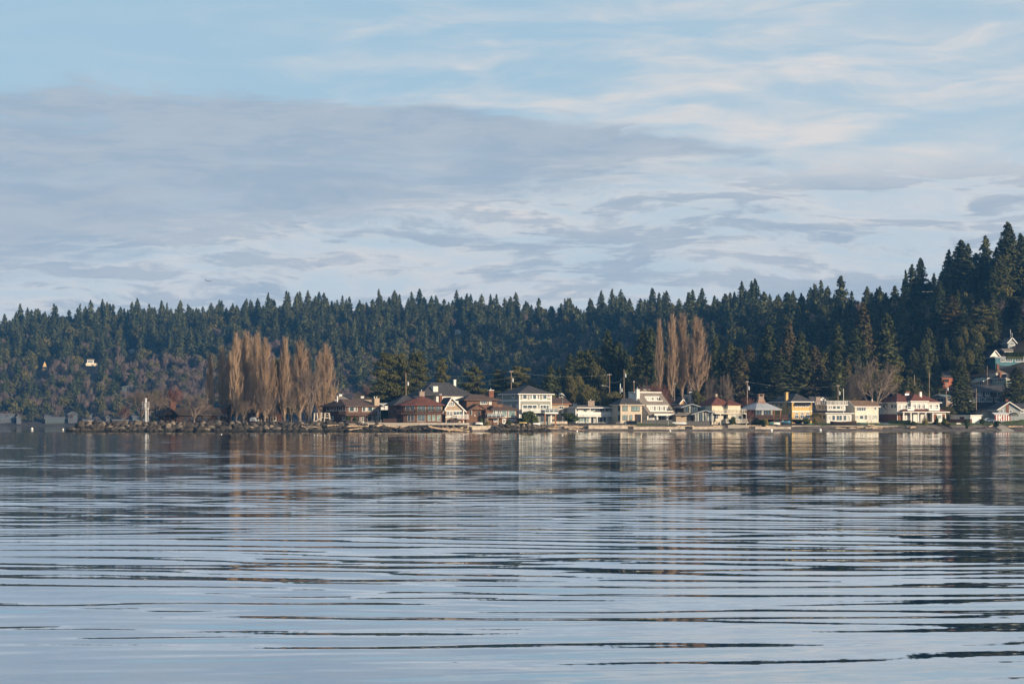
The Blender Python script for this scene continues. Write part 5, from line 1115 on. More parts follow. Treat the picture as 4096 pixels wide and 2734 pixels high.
# lower trees and bushes between the houses of the right-hand slope
GI = 'garden trees on the right slope'
n_ = 0
for k in range(420):
    px = rg.uniform(3640, 4130); Y = rg.uniform(722, 825); r = rg.random(3)
    if any(a - 12 < px < b + 12 and y - 62 < Y < y + 13 for a, b, y in SITES) or n_ > 48 or (px > 3850 and Y < 778): continue
    X = (px - CXP) / FPX * Y; n_ += 1
    kd = 'fir' if r[0] < .45 else 'broad' if r[0] < .85 else 'bare'
    tree_at(kd, X, Y, 6 + 11 * r[1], (4 + 3.5 * r[2]) * (1.2 if kd != 'fir' else 1.35), {'fir': 'garden fir', 'broad': 'rounded evergreen', 'bare': 'leafless tree'}[kd] + ' %s the %s on the right slope, %s' % ('up behind' if Y > 790 else 'level with' if Y > 755 else 'below', next(n for l, n in ((3700, 'villa'), (3745, 'half hidden white house'), (3800, 'red house'), (3870, 'dark cypress'), (3925, 'craftsman house'), (3985, 'sage house'), (9999, 'teal house')) if px < l), 'tall' if r[1] > .66 else 'middling' if r[1] > .33 else 'small'), GI)
# lit garden trees between the second row of houses and the wood
ZN = ((2300, 'grey green house'), (2480, 'white balcony house'), (2620, 'slanting roof house'), (2760, 'low gable house'), (2900, 'cream house'), (3040, 'pavilion house'), (3180, 'yellow house'), (3320, 'roof deck house'), (3450, 'tan roofed house'), (3600, 'villa roof'), (9999, 'villa verandah'))
for k in range(64):
    px = 2220 + (k + rg.uniform(0, .9)) * 23.0; Y = rg.uniform(738, 800); r = rg.random(4); top = 1395 + 120 * r[0] - 45 * (px > 2900) * r[1]
    kd, nm = [('broad', 'rounded olive evergreen'), ('broad', 'rounded olive evergreen'), ('fir', 'sunlit green fir'), ('cedar', 'brownish cedar'), ('pine', 'spreading pine')][int(r[2] * 5)]
    if any(a - 8 < px < b + 8 and Y < y + 6 for a, b, y in SITES if y < 1000 and px > 3500): continue
    zn = next(n for lim, n in ZN if px < lim)
    tree(kd, px, Y, top, (95 + 75 * r[3]) * (.58 if kd in ('fir', 'cedar') else 1.0), '%s, %s, behind the %s' % (nm, 'taller' if top < 1430 else 'lower', zn), 'trees behind the second row of houses')
fw = wood('forest', rest); tag(fw, 'mixed evergreen and bare wood covering the far hillside', 'forest', kind='stuff')
print('HILL', len(HILL), 'rest', len(rest))
# ------------------------------------------------------------------ trees that can be picked out one by one
GP = 'poplars on the point'
for px, Y, top, w_, lab in [(840, 640, 1405, 34, 'leftmost slim bare poplar on the point, shorter than its neighbours'), (888, 646, 1372, 42, 'slim bare poplar second from left on the point'), (944, 632, 1318, 46, 'tall bare poplar third from left on the point'),
        (985, 640, 1316, 58, 'tall broad topped bare poplar over the low reddish house'), (1026, 634, 1320, 54, 'tall bare poplar right of the broad topped one'), (1060, 628, 1340, 56, 'bare poplar just left of the dark evergreen gap'),
        (1092, 642, 1420, 34, 'short bare poplar beside the dark evergreen gap'), (1138, 636, 1336, 44, 'narrow bare poplar right of the dark evergreen gap'), (1200, 626, 1350, 66, 'stout orange lit bare poplar near the white stairway'),
        (1305, 640, 1365, 66, 'rightmost stout bare poplar beside the brown balcony house'), (1168, 648, 1420, 40, 'half hidden bare poplar left of the stout orange one'), (965, 650, 1345, 40, 'bare poplar half hidden between the two tallest'), (1008, 652, 1338, 40, 'bare poplar half hidden behind the broad topped one'), (1045, 645, 1372, 44, 'bare poplar half hidden left of the evergreen gap'), (1228, 644, 1385, 46, 'bare poplar half hidden behind the stout orange one'), (1280, 650, 1400, 50, 'bare poplar half hidden left of the rightmost one'), (918, 648, 1400, 40, 'lower bare poplar filling the left of the clump')]:
    tree('poplar', px, Y, top, w_ * 1.4, lab, GP)
GP = 'poplars above the roofs'
for px, Y, top, w_, lab in [(2637, 700, 1264, 34, 'thin reddish bare poplar, leftmost above the slanting roof'), (2688, 700, 1246, 48, 'second bare poplar above the slanting roof house'), (2728, 706, 1241, 56, 'tallest bare poplar above the low gable house'), (2788, 698, 1255, 78, 'widest bare poplar, rightmost above the lookout room')]:
    tree('poplar', px, Y, top, w_ * 1.35, lab, GP, base=1600)
for kind, px, Y, top, w_, var, lab in [
        ('redbare', 495, 616, 1612, 60, 0, 'small reddish bare tree near the breakwater left of the beacon'), ('bare', 566, 628, 1545, 140, 1, 'bare spreading tree behind the white beacon'), ('bare', 622, 632, 1535, 130, 2, 'bare tree just right of the white beacon'),
        ('redbare', 692, 640, 1512, 120, 1, 'tall reddish bare tree behind the shelter chimney'), ('bare', 777, 612, 1562, 150, 0, 'wide low bare tree in front of the dark shelter house'), ('bare', 975, 612, 1588, 80, 1, 'small pale stemmed bare tree before the poplars'),
        ('bare', 1072, 613, 1560, 110, 2, 'bare tree at the foot of the central poplars'), ('bare', 1166, 613, 1522, 92, 0, 'bare forked tree left of the white stairway'), ('bare', 1243, 612, 1440, 128, 1, 'large twiggy bare tree beside the white stairway'),
        ('redbare', 1468, 720, 1520, 60, 2, 'purplish bare tree behind brown balcony house'), ('redbare', 1430, 725, 1545, 46, 0, 'faint bare tree behind brown balcony house chimney'), ('redbare', 2608, 690, 1488, 150, 1, 'large red twigged bare tree behind the slanting roof'),
        ('redbare', 2650, 686, 1530, 90, 2, 'red twigged bare tree right of the slanting roof'), ('bare', 3492, 705, 1412, 240, 0, 'very large grey bare tree behind the tan roofed house'), ('bare', 3420, 712, 1470, 110, 1, 'brownish bare tree left of the very large grey one'),
        ('bare', 2905, 700, 1470, 90, 2, 'bare ivy hung tree left of the tall utility pole'), ('bare', 2840, 702, 1480, 80, 0, 'bare ivy hung tree behind the red hip roof'), ('redbare', 2990, 690, 1560, 90, 1, 'low purplish bare tree beside the copper chimney'),
        ('redbare', 3000, 668, 1628, 40, 2, 'small red bare shrub tree beside the pavilion house'), ('bare', 3862, 790, 1392, 90, 1, 'grey bare tree on slope above the sage house'), ('redbare', 3700, 770, 1355, 60, 0, 'pinkish bare tree among firs on the right slope'), ('redbare', 2128, 700, 1508, 60, 2, 'reddish bare shrub tree behind the grey green house roof')]:
    tree(kind, px, Y + (22 if px > 3640 and Y >= 745 and top > 1050 else 0), top, w_, lab, None, var)
for kind, px, Y, top, w_, var, lab in [
        ('pine', 1545, 690, 1408, 150, 0, 'broad dark pine left of the transformer pole'), ('pine', 1600, 700, 1412, 120, 2, 'dark pine directly behind the transformer pole'), ('pine', 1668, 690, 1405, 140, 2, 'layered pine right of the transformer pole'), ('pine', 1764, 695, 1432, 84, 1, 'ragged small pine above the slate roof'),
        ('pine', 1900, 700, 1462, 130, 3, 'spreading flat topped pine left of the second transformer pole'), ('pine', 1985, 705, 1475, 110, 3, 'low flat pine between spreading pines'), ('pine', 2058, 700, 1462, 170, 3, 'wide spreading pine behind the grey green house'), ('fir', 2203, 695, 1462, 96, 4, 'shaggy fir right of the grey green house'),
        ('pine', 2345, 720, 1398, 190, 1, 'large dark crooked pine behind the white balcony house'), ('broad', 2400, 715, 1440, 100, 1, 'rounded olive evergreen beside the large crooked pine'), ('broad', 2290, 700, 1500, 80, 0, 'rounded evergreen left of the large crooked pine'), ('broad', 2345, 690, 1530, 110, 2, 'yellowish evergreen below the large crooked pine'),
        ('fir', 2432, 730, 1325, 96, 1, 'pointed fir above the beige house'), ('fir', 2472, 728, 1368, 78, 3, 'narrow fir right of the pointed fir above the beige house'), ('fir', 2502, 725, 1400, 70, 1, 'slim pale green fir left of the paired firs'), ('fir', 2572, 730, 1318, 100, 0, 'left fir of the tall dark pair beside the poplars'), ('fir', 2605, 728, 1312, 110, 2, 'right fir of the tall dark pair beside the poplars'),
        ('broad', 2530, 712, 1500, 90, 0, 'green rounded tree behind the chimney of slanting roof'), ('broad', 2665, 708, 1440, 70, 1, 'olive tree at the foot of the second poplar row'), ('broad', 2450, 690, 1560, 120, 2, 'low olive shrubby tree behind the beige house'), ('broad', 2800, 692, 1555, 70, 1, 'bright green ivy mound behind the cream house'),
        ('fir', 2866, 745, 1352, 90, 4, 'open fir right of the widest poplar'), ('fir', 2920, 742, 1368, 84, 1, 'fir behind the red hip roof'), ('cedar', 2962, 740, 1395, 90, 0, 'brownish fir behind the tall utility pole'), ('fir', 3000, 742, 1430, 80, 2, 'short fir right of the tall utility pole'),
        ('fir', 3076, 760, 1300, 110, 0, 'tall green fir above the pavilion house'), ('cedar', 3158, 758, 1292, 110, 2, 'tall rusty brown cedar above the yellow house'), ('fir', 3122, 735, 1412, 160, 0, 'broad drooping fir behind the yellow house'), ('fir', 3205, 745, 1330, 90, 3, 'green fir right of the rusty cedar'),
        ('cedar', 3258, 745, 1385, 110, 1, 'rusty cedar above the roof deck house'), ('fir', 3352, 770, 1296, 110, 2, 'dark fir with bare top left of the tall cedar'), ('cedar', 3452, 775, 1216, 120, 0, 'tall brown tipped cedar on the right slope'), ('fir', 3424, 760, 1318, 120, 3, 'dense green fir below the brown tipped cedar'),
        ('fir', 3548, 775, 1256, 130, 0, 'pointed dark fir behind the very large grey tree'), ('fir', 3350, 728, 1400, 110, 4, 'olive fir behind the thin utility pole'), ('cedar', 3390, 735, 1430, 80, 2, 'yellow brown fir beside the white mast'), ('fir', 3655, 765, 1392, 80, 1, 'fir left of the half hidden white house'),
        ('fir', 3714, 775, 1312, 90, 0, 'fir in front of the half hidden white house'), ('cedar', 3805, 800, 1182, 100, 3, 'tall rusty tree on the right slope'), ('fir', 3850, 795, 1258, 120, 3, 'dense rounded fir beside the tall open pine'), ('pine', 3920, 805, 1218, 150, 0, 'tall open pine with visible trunk on the right slope'),
        ('fir', 3790, 775, 1395, 84, 3, 'dark narrow fir above the red house'), ('broad', 3938, 785, 1432, 120, 0, 'round dark green tree left of the teal house'), ('fir', 3845, 728, 1448, 74, 3, 'columnar dark cypress right of the red house'), ('fir', 4066, 738, 1468, 95, 0, 'broad fir in front of the sage house'), ('fir', 4076, 830, 1208, 90, 2, 'fir above the grey cottage at right edge'),
        ('fir', 4030, 880, 890, 90, 3, 'tallest fir on the right skyline'), ('fir', 4085, 885, 940, 80, 1, 'skyline fir at the right edge'), ('fir', 3845, 930, 962, 110, 0, 'pointed skyline fir left of the tallest one'), ('fir', 3795, 935, 1000, 80, 2, 'ragged skyline fir where the slope steepens'), ('fir', 3682, 985, 1034, 80, 0, 'lone pointed fir at the foot of the steep skyline'),
        ('broad', 1120, 655, 1436, 60, 0, 'dark evergreen between the bare poplars'), ('broad', 1160, 640, 1570, 130, 1, 'dark rounded evergreen under the poplars'), ('broad', 930, 660, 1600, 110, 2, 'dark evergreen thicket behind the shelter house'), ('broad', 3790, 716, 1625, 70, 0, 'rounded olive bush tree behind the verandah'),
        ('fir', 3745, 745, 1430, 60, 1, 'small fir above the flat white house'), ('fir', 3630, 722, 1500, 60, 2, 'dark fir above the villa chimneys'), ('broad', 3660, 712, 1535, 90, 1, 'dark rounded evergreen behind the villa roof')]:
    tree(kind, px, Y + (22 if px > 3640 and Y >= 745 and top > 1050 else 0), top, w_, lab, None, var)

# ------------------------------------------------------------------ rock breakwater and groin
M_ROCK = mat('basalt_rock', (0.070, 0.059, 0.048), 0.9, 0.38, 0.9, bump=0.06, coord='World'); M_ROCKP = mat('pale_rock', (0.20, 0.165, 0.125), 0.9, 0.3, 0.9, bump=0.06, coord='World')
for m_ in (M_ROCK, M_ROCKP):                      # dark weed and wet band below the tide mark
    t = NT(m_.node_tree); b = t.n['Principled BSDF']; src = b.inputs['Base Color'].links[0].from_socket
    sp = t.node('ShaderNodeSeparateXYZ'); t.l.new(t.node('ShaderNodeNewGeometry').outputs['Position'], sp.inputs[0])
    wet = t.sstep(t.math('MULTIPLY_ADD', t.noise(t.node('ShaderNodeNewGeometry').outputs['Position'], .8, 3.0), .9, sp.outputs[2]), 1.35, .75)
    t.put(b.inputs['Base Color'], t.mix(wet, src, (0.022, 0.022, 0.016, 1)))
def rock_mesh(seed, m):
    rng = random.Random(seed); bm = bmesh.new()
    for k in range(17):
        v = Vector((rng.gauss(0, 1), rng.gauss(0, 1), rng.gauss(0, 1))).normalized() * rng.uniform(.85, 1.05); bm.verts.new((v.x * .62, v.y * .55, v.z * .5))
    bmesh.ops.convex_hull(bm, input=bm.verts); bmesh.ops.delete(bm, geom=[v for v in bm.verts if not v.link_faces], context='VERTS')
    me = bpy.data.meshes.new('rock'); bm.to_mesh(me); bm.free(); me.materials.append(m); return me
ROCKS = [rock_mesh(k, M_ROCK if k % 4 else M_ROCKP) for k in range(12)]
def rocks(name, label, px0, px1, ytop, step, nrow, size, taper=60, base0=-.3, keep=300, yoff=0.0, rend=0):
    e = empty(name, ((px0 + px1) / 2 / FPX * 0, 0, 0)); tag(e, label, 'breakwater'); items = []
    for r in range(nrow):
        px = px0 + random.uniform(0, step)
        while px < px1:
            f = r / (nrow - 1); Ys = float(_i(px, TSH)) + yoff; k = min(1.0, (px - px0) / taper + .12) if taper else 1.0
            if rend: k = min(k, (px1 - px) / rend + .1)
            zt = zat(ytop, Ys + 3) - .45; X = (px - CXP) / FPX * Ys
            Y = Ys + 5.6 * f + random.uniform(-.5, .5); z = base0 + (zt - base0) * f * k + random.uniform(-.15, .15)
            items.append((X, Y, z, size * random.uniform(.6, 1.25) * (1.05 - .25 * f), random.random() < .12 + .25 * f)); px += step * random.uniform(.6, 1.25)
    items.sort(key=lambda t: -t[3]); idx = list(range(len(ROCKS)))
    bm = bmesh.new()
    for i, (X, Y, z, s, pale) in enumerate(items):
        j = random.choice([q for q in idx if (q % 4 == 0) == pale]); M_ = Matrix.LocRotScale((X, Y, z), Matrix.Rotation(random.uniform(0, 6.28), 3, 'Z') @ Matrix.Rotation(random.uniform(-.6, .6), 3, 'X'), (s * random.uniform(.85, 1.2), s, s * random.uniform(.8, 1.15)))
        if i < keep:
            o = link('rock', ROCKS[j], e); o.matrix_local = M_
        else:
            k0 = len(bm.verts); bm.from_mesh(ROCKS[j]); bm.verts.ensure_lookup_table(); bmesh.ops.transform(bm, matrix=M_, verts=bm.verts[k0:])
    if len(items) > keep:
        me = bpy.data.meshes.new('small_rocks'); bm.to_mesh(me); me.materials.append(M_ROCK); o = link('small_rocks', me, e); o['kind'] = 'stuff'
    bm.free(); return e
rocks('rock_breakwater', 'long dark rock breakwater running from the point to the octagonal house', 262, 1530, 1687, 26, 6, 2.7)
rocks('rock_breakwater', 'lower rock heap with driftwood below the pale seawall', 1525, 1885, 1704, 24, 4, 1.7, taper=0, yoff=-3.2)
rocks('rock_groin', 'short boulder groin below the shingle house', 1955, 2192, 1694, 22, 6, 2.0, taper=45, yoff=-5.0, rend=14)
rocks('rock_bank', 'low boulder bank beside the boat ramp at right', 4020, 4180, 1702, 20, 3, 1.1, taper=0, base0=.6, yoff=6)
# rubble core so no gaps show through
mb = MB(); pp = list(range(300, 1531, 41)) + [1530]
for a, b in zip(pp, pp[1:]):
    ya, yb_ = float(_i(a, TSH)), float(_i(b, TSH)); q = []
    for p, y in ((a, ya), (b, yb_)):
        u = (p - CXP) / FPX; q += [(u * y, y + .6, -1), (u * (y + 4.8), y + 4.8, 2.35), (u * (y + 9), y + 9, 2.5)]
    mb.add(q, [(0, 3, 4, 1), (1, 4, 5, 2)])
tag(mb.build('embankment', M_ROCK), kind='structure')

# ------------------------------------------------------------------ seawalls and bulkheads
def seawall(name, label, p0, p1, off, top, thick=.6, m=CONC, cap=None, planks=0, bottom=-.4, sink=0.0):
    Y0 = float(_i(p0, TSH)) + off; Y1 = float(_i(p1, TSH)) + off; a = at(p0, top, Y0); b = at(p1, top, Y1); d = (b - a).normalized(); n = Vector((-d.y, d.x, 0)).normalized()
    L = Vector((b.x - a.x, b.y - a.y, 0)).length; ang = math.atan2(b.y - a.y, b.x - a.x); z = (a.z + b.z) / 2
    e = empty(name, (a.x, a.y, 0), ang); tag(e, label, 'seawall')
    if planks:
        for k in range(planks):
            x = L * k / planks; link('plank', PLANK(L / planks * .90, z), e).location = (x, 0, 0)
        MB().box(0, L, .25, .5, bottom, z - .1).build('backing', m, e)
    else:
        k = max(1, round(L / 6)); mb = MB()
        for i in range(k): MB().box(L * i / k + .02, L * (i + 1) / k - .02, 0 + random.uniform(0, .04), thick, bottom, z - (.18 if cap else 0)).build('panel', m, e)
    if cap: MB().box(-.05, L + .05, -.08, thick + .1, z - .18, z + .02).build('coping', cap, e)
    return e
_pl = {}
def PLANK(w_, z):
    k = (round(w_, 2), round(z, 2))
    if k not in _pl: _pl[k] = MB().box(0, w_, 0, .2, -.4, z).mesh('plank', WOODP)
    return _pl[k]
WOODP = mat('pale_timber', (0.40, 0.36, 0.30), 0.9, 0.2, 1.0, bump=.02); LEDGE = mat('shell_gravel', (0.55, 0.50, 0.43), 0.95, 0.3, 2.5, bump=.05, coord='World')
e = seawall('timber_bulkhead', 'pale timber bulkhead topped with white shells before the octagonal house', 1450, 1868, 3.4, 1690, planks=60, m=WOODP); tag(e, cat='bulkhead')
seawall('concrete_bulkhead', 'pale concrete corner block at the end of the timber bulkhead', 1838, 1876, 3.0, 1690, 1.4)
seawall('seawall', 'low concrete seawall in front of the shingle house', 1870, 1992, 2.2, 1702, cap=CONC)
seawall('seawall', 'concrete seawall with broad grassy top before the white balcony house', 2354, 2512, 5.0, 1700, cap=CONC); seawall('seawall', 'long stepped concrete seawall before the slanting roof house', 2534, 2740, 4.2, 1706, cap=CONC)
seawall('seawall', 'concrete seawall block before the low gable house', 2770, 2890, 4.0, 1705, cap=CONC); e = seawall('picket_bulkhead', 'vertical picket bulkhead below the cream house', 2912, 2996, 6.2, 1699, planks=27, m=WOODP); tag(e, cat='bulkhead')
seawall('seawall', 'concrete block seawall below the pavilion house', 3021, 3164, 4.2, 1706); seawall('seawall', 'low weathered seawall below the yellow and roof deck houses', 3166, 3412, 7.4, 1701); seawall('seawall', 'pale low seawall below the tan roofed house', 3412, 3590, 7.6, 1702, cap=WOODP); seawall('seawall', 'clean pale seawall along the villa lawn', 3700, 3962, 7.8, 1704, cap=CONC); seawall('seawall', 'beige patio wall beside the grey green house', 2150, 2270, 14, 1684, .5)
p = at(1660, 1689, 617); 
tag(MB().box(at(1440, 0, 612).x, at(1875, 0, 612).x, 606.8 + 3.2, 625, 2.0, 2.62).build('terrace', LEDGE), kind='structure')
# boat ramp
a = at(3962, 1703, 692); rp_ = MB().add([(at(3965, 0, 699).x, 699, 2.3), (at(4000, 0, 699).x, 699, 2.3), (at(4062, 0, 687).x, 686, -.2), (at(4010, 0, 687).x, 686, -.2), (at(3965, 0, 699).x, 699, 1.5), (at(4000, 0, 699).x, 699, 1.5), (at(4062, 0, 687).x, 686, -.8), (at(4010, 0, 687).x, 686, -.8)], [(3, 2, 1, 0), (0, 3, 7, 4), (2, 3, 7, 6), (1, 2, 6, 5), (0, 1, 5, 4)]).build('boat_ramp', CONC); tag(rp_, 'sloping concrete boat ramp running down to the water at right', 'ramp')
# ------------------------------------------------------------------ beacon, stairway, poles
BAL = mat('beacon_paint', (0.58, 0.59, 0.58), 0.5, 0.06, 1.0)
def beacon():
    p = at(583, 1690, 607); e = empty('light_beacon', p); tag(e, 'white steel light beacon with round caged platform and ladder on the point', 'beacon')
    H = zat(1592, 607) - p.z; zp = zat(1637, 607) - p.z; zq = zat(1607, 607) - p.z
    MB().tube((0, 0, -1), (0, 0, zp), .24, .22, 14).build('mast', BAL, e); MB().tube((0, 0, zp), (0, 0, zp + .08), .9, .9, 16).build('platform', BAL, e)
    for z in (zp + .8, zp + 1.5, zq):
        mb = MB(); n = 14
        for i in range(n): a, b = 6.283 * i / n, 6.283 * (i + 1) / n; mb.tube((math.cos(a) * 1.0, math.sin(a) * 1.0, z), (math.cos(b) * 1.0, math.sin(b) * 1.0, z), .035, .035, 5, False)
        mb.build('cage_ring', BAL, e)
    for i in range(8): a = 6.283 * i / 8; MB().tube((math.cos(a) * 1.0, math.sin(a) * 1.0, zp + .1), (math.cos(a) * 1.03, math.sin(a) * 1.03, zq), .03, .03, 5).build('cage_post', BAL, e)
    MB().box(-.22, .22, -.95, -.90, zp + .5, zq - .3).build('day_board', BAL, e); MB().tube((0, 0, zp), (0, 0, zq + .1), .2, .2, 10).build('lamp_stem', BAL, e)
    l = MB().tube((0, 0, zq + .1), (0, 0, H - .4), .26, .26, 12).build('lamp', METALW, e); MB().sphere((0, 0, H - .3), .38, 12, 8).build('lamp_globe', BAL, l)
    lad = MB(); 
    for x in (.42, .82): lad.tube((x, -.15, -.5), (x, -.15, zp + .6), .035, .035, 5)
    for k in range(int(zp / .35)): lad.tube((.42, -.15, .2 + k * .35), (.82, -.15, .2 + k * .35), .025, .025, 4)
    lad.build('ladder', METALW, e)
beacon()
WOODL = mat('pale_wood', (0.60, 0.53, 0.43), 0.85, 0.12, 1.5)
def stair():
    Y = 608; O = at(1300, 1690, Y); e = empty('beach_stairway', O); tag(e, 'pale wooden beach stairway with raised landing on the breakwater', 'stairway')
    q = lambda px, py, d=0.: Vector((at(px, 0, Y).x - O.x, d, zat(py, Y) - O.z))
    for a, b in (((1296, 1690), (1300, 1650)), ((1321, 1688), (1315, 1650))):
        for d in (0, 1.6): MB().bar(q(*a, d), q(*b, d), .22, .22).build('leg', WOODL, e)
    for py in (1651, 1660, 1669):
        MB().bar(q(1299, py), q(1319, py), .12, .14).build('rail', WOODL, e)
    MB().box(q(1299, 0).x, q(1316, 0).x, -.1, 1.7, q(0, 1673).z, q(0, 1671).z).build('landing', WOODL, e)
    for d in (0, .9): MB().bar(q(1252, 1691, d), q(1291, 1667, d), .14, .30).build('stringer', WOODL, e)
    for k in range(8): c = q(1254 + 36 * k / 7, 1690 - 22 * k / 7); MB().box(c.x - .12, c.x + .12, 0, .9, c.z - .05, c.z).build('tread', WOODL, e)
    for a, b in (((1282, 1690), (1285, 1648)), ((1272, 1690), (1268, 1650)), ((1256, 1690), (1258, 1650))): MB().bar(q(*a, .5), q(*b, .5), .35, .35).build('piling', WOODL, e)
    for py in (1652, 1660, 1668): MB().bar(q(1281, py, .3), q(1299, py, .3), .12, .13).build('rail', WOODL, e)
stair()
POLE = mat('pole_wood', (0.34, 0.25, 0.18), 0.9, 0.15, 1.0); CERAM = mat('insulator', (0.6, 0.62, 0.62), .4, .05); XFMR = mat('transformer_paint', (0.55, 0.56, 0.55), .5, .06)
POLES = {}
def pole(key, label, px, Y, top, base=1690, arm=0, xf=0, r=.15, lean=0.0, lamp=0, m=POLE, name='utility_pole', cat='utility pole'):
    if Y >= 730: Y = slope_y(px, base, Y)
    p = at(px, base, Y); p.z = min(p.z, gz(p.x, p.y)); e = empty(name, p); tag(e, label, cat); H = zat(top, Y) - p.z
    MB().tube((0, 0, -1), (lean, 0, H), r, r * .72, 8).build('pole', m, e)
    if arm:
        a = MB().box(lean - arm, lean + arm, -.25, -.12, H - .55, H - .40).build('crossarm', POLE, e)
        for x in (-arm + .1, -arm * .4, arm * .4, arm - .1): MB().tube((lean + x, -.18, H - .40), (lean + x, -.18, H - .15), .06, .04, 6).build('insulator', CERAM, a)
    if xf:
        z = H - xf; t_ = MB().tube((.48, -.1, z - 1.1), (.48, -.1, z), .30, .30, 12).build('transformer', XFMR, e); MB().tube((.48, -.1, z), (.48, -.1, z + .4), .06, .05, 6).build('bushing', CERAM, t_); MB().box(.1, .3, -.15, -.05, z - .7, z - .5).build('bracket', METALW, e)
    if lamp:
        MB().tube((0, 0, H * lamp), (-1.9, -.6, H * lamp + .5), .05, .04, 6).build('lamp_arm', METALW, e); MB().box(-2.6, -1.8, -.75, -.45, H * lamp + .42, H * lamp + .60).build('lamp_head', CERAM, e)
    POLES[key] = Vector((p.x + lean, p.y, p.z + H))
pole('a', 'utility pole with white transformer before the dark pines', 1626, 672, 1490, 1600, 0, 3.0, lean=-.25); pole('b', 'utility pole with white transformer behind the grey green house', 2045, 676, 1481, 1600, .6, 2.6)
pole('c', 'street lamp pole above the white balcony house', 2438, 700, 1493, 1640, .7, 0, lamp=.72); pole('d', 'tall thin utility pole right of the street lamp pole', 2496, 705, 1476, 1640, 0, 1.6); pole('e', 'utility pole rising behind the slanting roof chimney', 2536, 700, 1522, 1640, .3, 0); pole('f', 'short grey utility pole behind the beige house roof', 2481, 695, 1534, 1640, 0, 1.6, m=METALW)
pole('g', 'utility pole between red twigs and the lookout room', 2698, 695, 1530, 1640, .5, 0); pole('h', 'tall utility pole with transformer beside the copper chimney', 2989, 684, 1522, 1640, .45, 1.9, r=.2); pole('i', 'utility pole with transformer behind the roof deck house', 3352, 704, 1538, 1640, .55, 2.3)
pole('j', 'leaning wooden pole above the villa roof', 3663, 724, 1498, 1600, 0, 0, lean=-.5); pole('k', 'brown utility pole left of the red house', 3717, 724, 1490, 1620, 0, 0); pole('l', 'utility pole with crossarm in front of the red porch house', 3785, 720, 1532, 1650, .5, 1.4)
pole('m', 'street lamp pole behind the brick garage', 3905, 722, 1553, 1660, 0, 0, lamp=.55); pole('n', 'tall pale pole beside the teal house', 3949, 735, 1462, 1560, 0, 0, r=.11, m=POLE); pole('o', 'small pole with transformer above the grey cottage', 4042, 830, 1318, 1360, .2, 1.6, m=METALW); pole('p', 'utility pole among trees above the bare tree', 3568, 730, 1412, 1480, .4, 0)
tag(MB().tube(at(829, 1640, 640), at(829, 1560, 640), .07, .05, 6).tube(at(829, 1690, 640), at(829, 1640, 640), .08, .07, 6).build('flagpole', WHITE), 'thin white flagpole behind the shelter house', 'flagpole')
tag(MB().tube(at(3374, 1690, 678), at(3374, 1553, 678), .11, .08, 8).build('mast', WHITE), 'tall white boat mast before the roof deck house', 'mast')
for px, t_, Y, lab in ((2251, 1597, 660, 'thin grey flagpole left of the white balcony house'), (2503, 1611, 655, 'thin grey flagpole before the beige house'), (2673, 1624, 660, 'thin grey pole before the slanting roof house')): tag(MB().tube(at(px, 1700, Y), at(px, t_, Y), .06, .04, 6).build('flagpole', METALW), lab, 'flagpole')
WIRE = mat('wire', (.30, .30, .30), .6, .05)
def wire(a, b, sag, dz, lab):
    A = a + Vector((0, 0, dz)); B = b + Vector((0, 0, dz)); mb = MB(); n = 10; pts = [A.lerp(B, i / n) - Vector((0, 0, sag * 4 * (i / n) * (1 - i / n))) for i in range(n + 1)]
    for p, q in zip(pts, pts[1:]): mb.tube(p, q, .015, .015, 4, False)
    tag(mb.build('power_line', WIRE), lab, 'power line')
for a, b, dz, lab in (('a', 'b', -.3, 'upper power line between the two transformer poles'), ('a', 'b', -2.4, 'lower power line between the two transformer poles'), ('b', 'c', -.3, 'power line from second transformer pole to the street lamp pole'), ('e', 'g', -.3, 'upper power line before the red twigged tree'), ('e', 'g', -1.6, 'lower power line before the red twigged tree'), ('g', 'h', -.3, 'upper power line above the lookout room'), ('g', 'h', -3.6, 'lower power line above the lookout room'),
        ('h', 'i', -.3, 'upper power line above the yellow house'), ('h', 'i', -4.0, 'lower power line above the yellow house'), ('l', 'm', -.3, 'power line between crossarm pole and lamp pole'), ('k', 'l', -1.0, 'power line left of the red porch house'), ('l', 'n', -3.0, 'power line rising to the tall pale pole'), ('c', 'd', -2.5, 'short power line between lamp pole and thin pole')): wire(POLES[a], POLES[b], 1.2, dz, lab)

# ------------------------------------------------------------------ fences, hedges, garden things
def fence(label, p0, p1, Y0, Y1, top, bot, m=WOODG, n=None):
    a = at(p0, bot, Y0); b = at(p1, bot, Y1); L = Vector((b.x - a.x, b.y - a.y, 0)).length; ang = math.atan2(b.y - a.y, b.x - a.x); z = zat(top, (Y0 + Y1) / 2) - a.z; z0 = gz(a.x, a.y) - a.z - .3
    e = empty('board_fence', a, ang); tag(e, label, 'fence'); n = n or int(L / .32); me = MB().box(0, L / n * .93, 0, .06, z0, z).mesh('board', m)
    for k in range(n): link('board', me, e).location = (L * k / n, random.uniform(0, .03), random.uniform(-.06, .04))
    MB().box(0, L, .065, .14, z * .7, z * .7 + .12).build('rail', m, e)
fence('weathered grey board fence before the slanting roof house', 2572, 2690, 662, 664, 1678, 1698, n=32); fence('grey board fence before the low gable house', 2746, 2840, 663, 664, 1683, 1698, n=28); fence('dark solid fence slanting beside the beige house', 2500, 2548, 664, 659, 1682, 1700, n=14); fence('low dark board fence beside octagonal house', 1532, 1638, 618, 616, 1673, 1688, m=BROWN, n=26); fence('dark fence below the grey green house deck', 2070, 2140, 632, 634, 1672, 1692, m=DARKW, n=20)
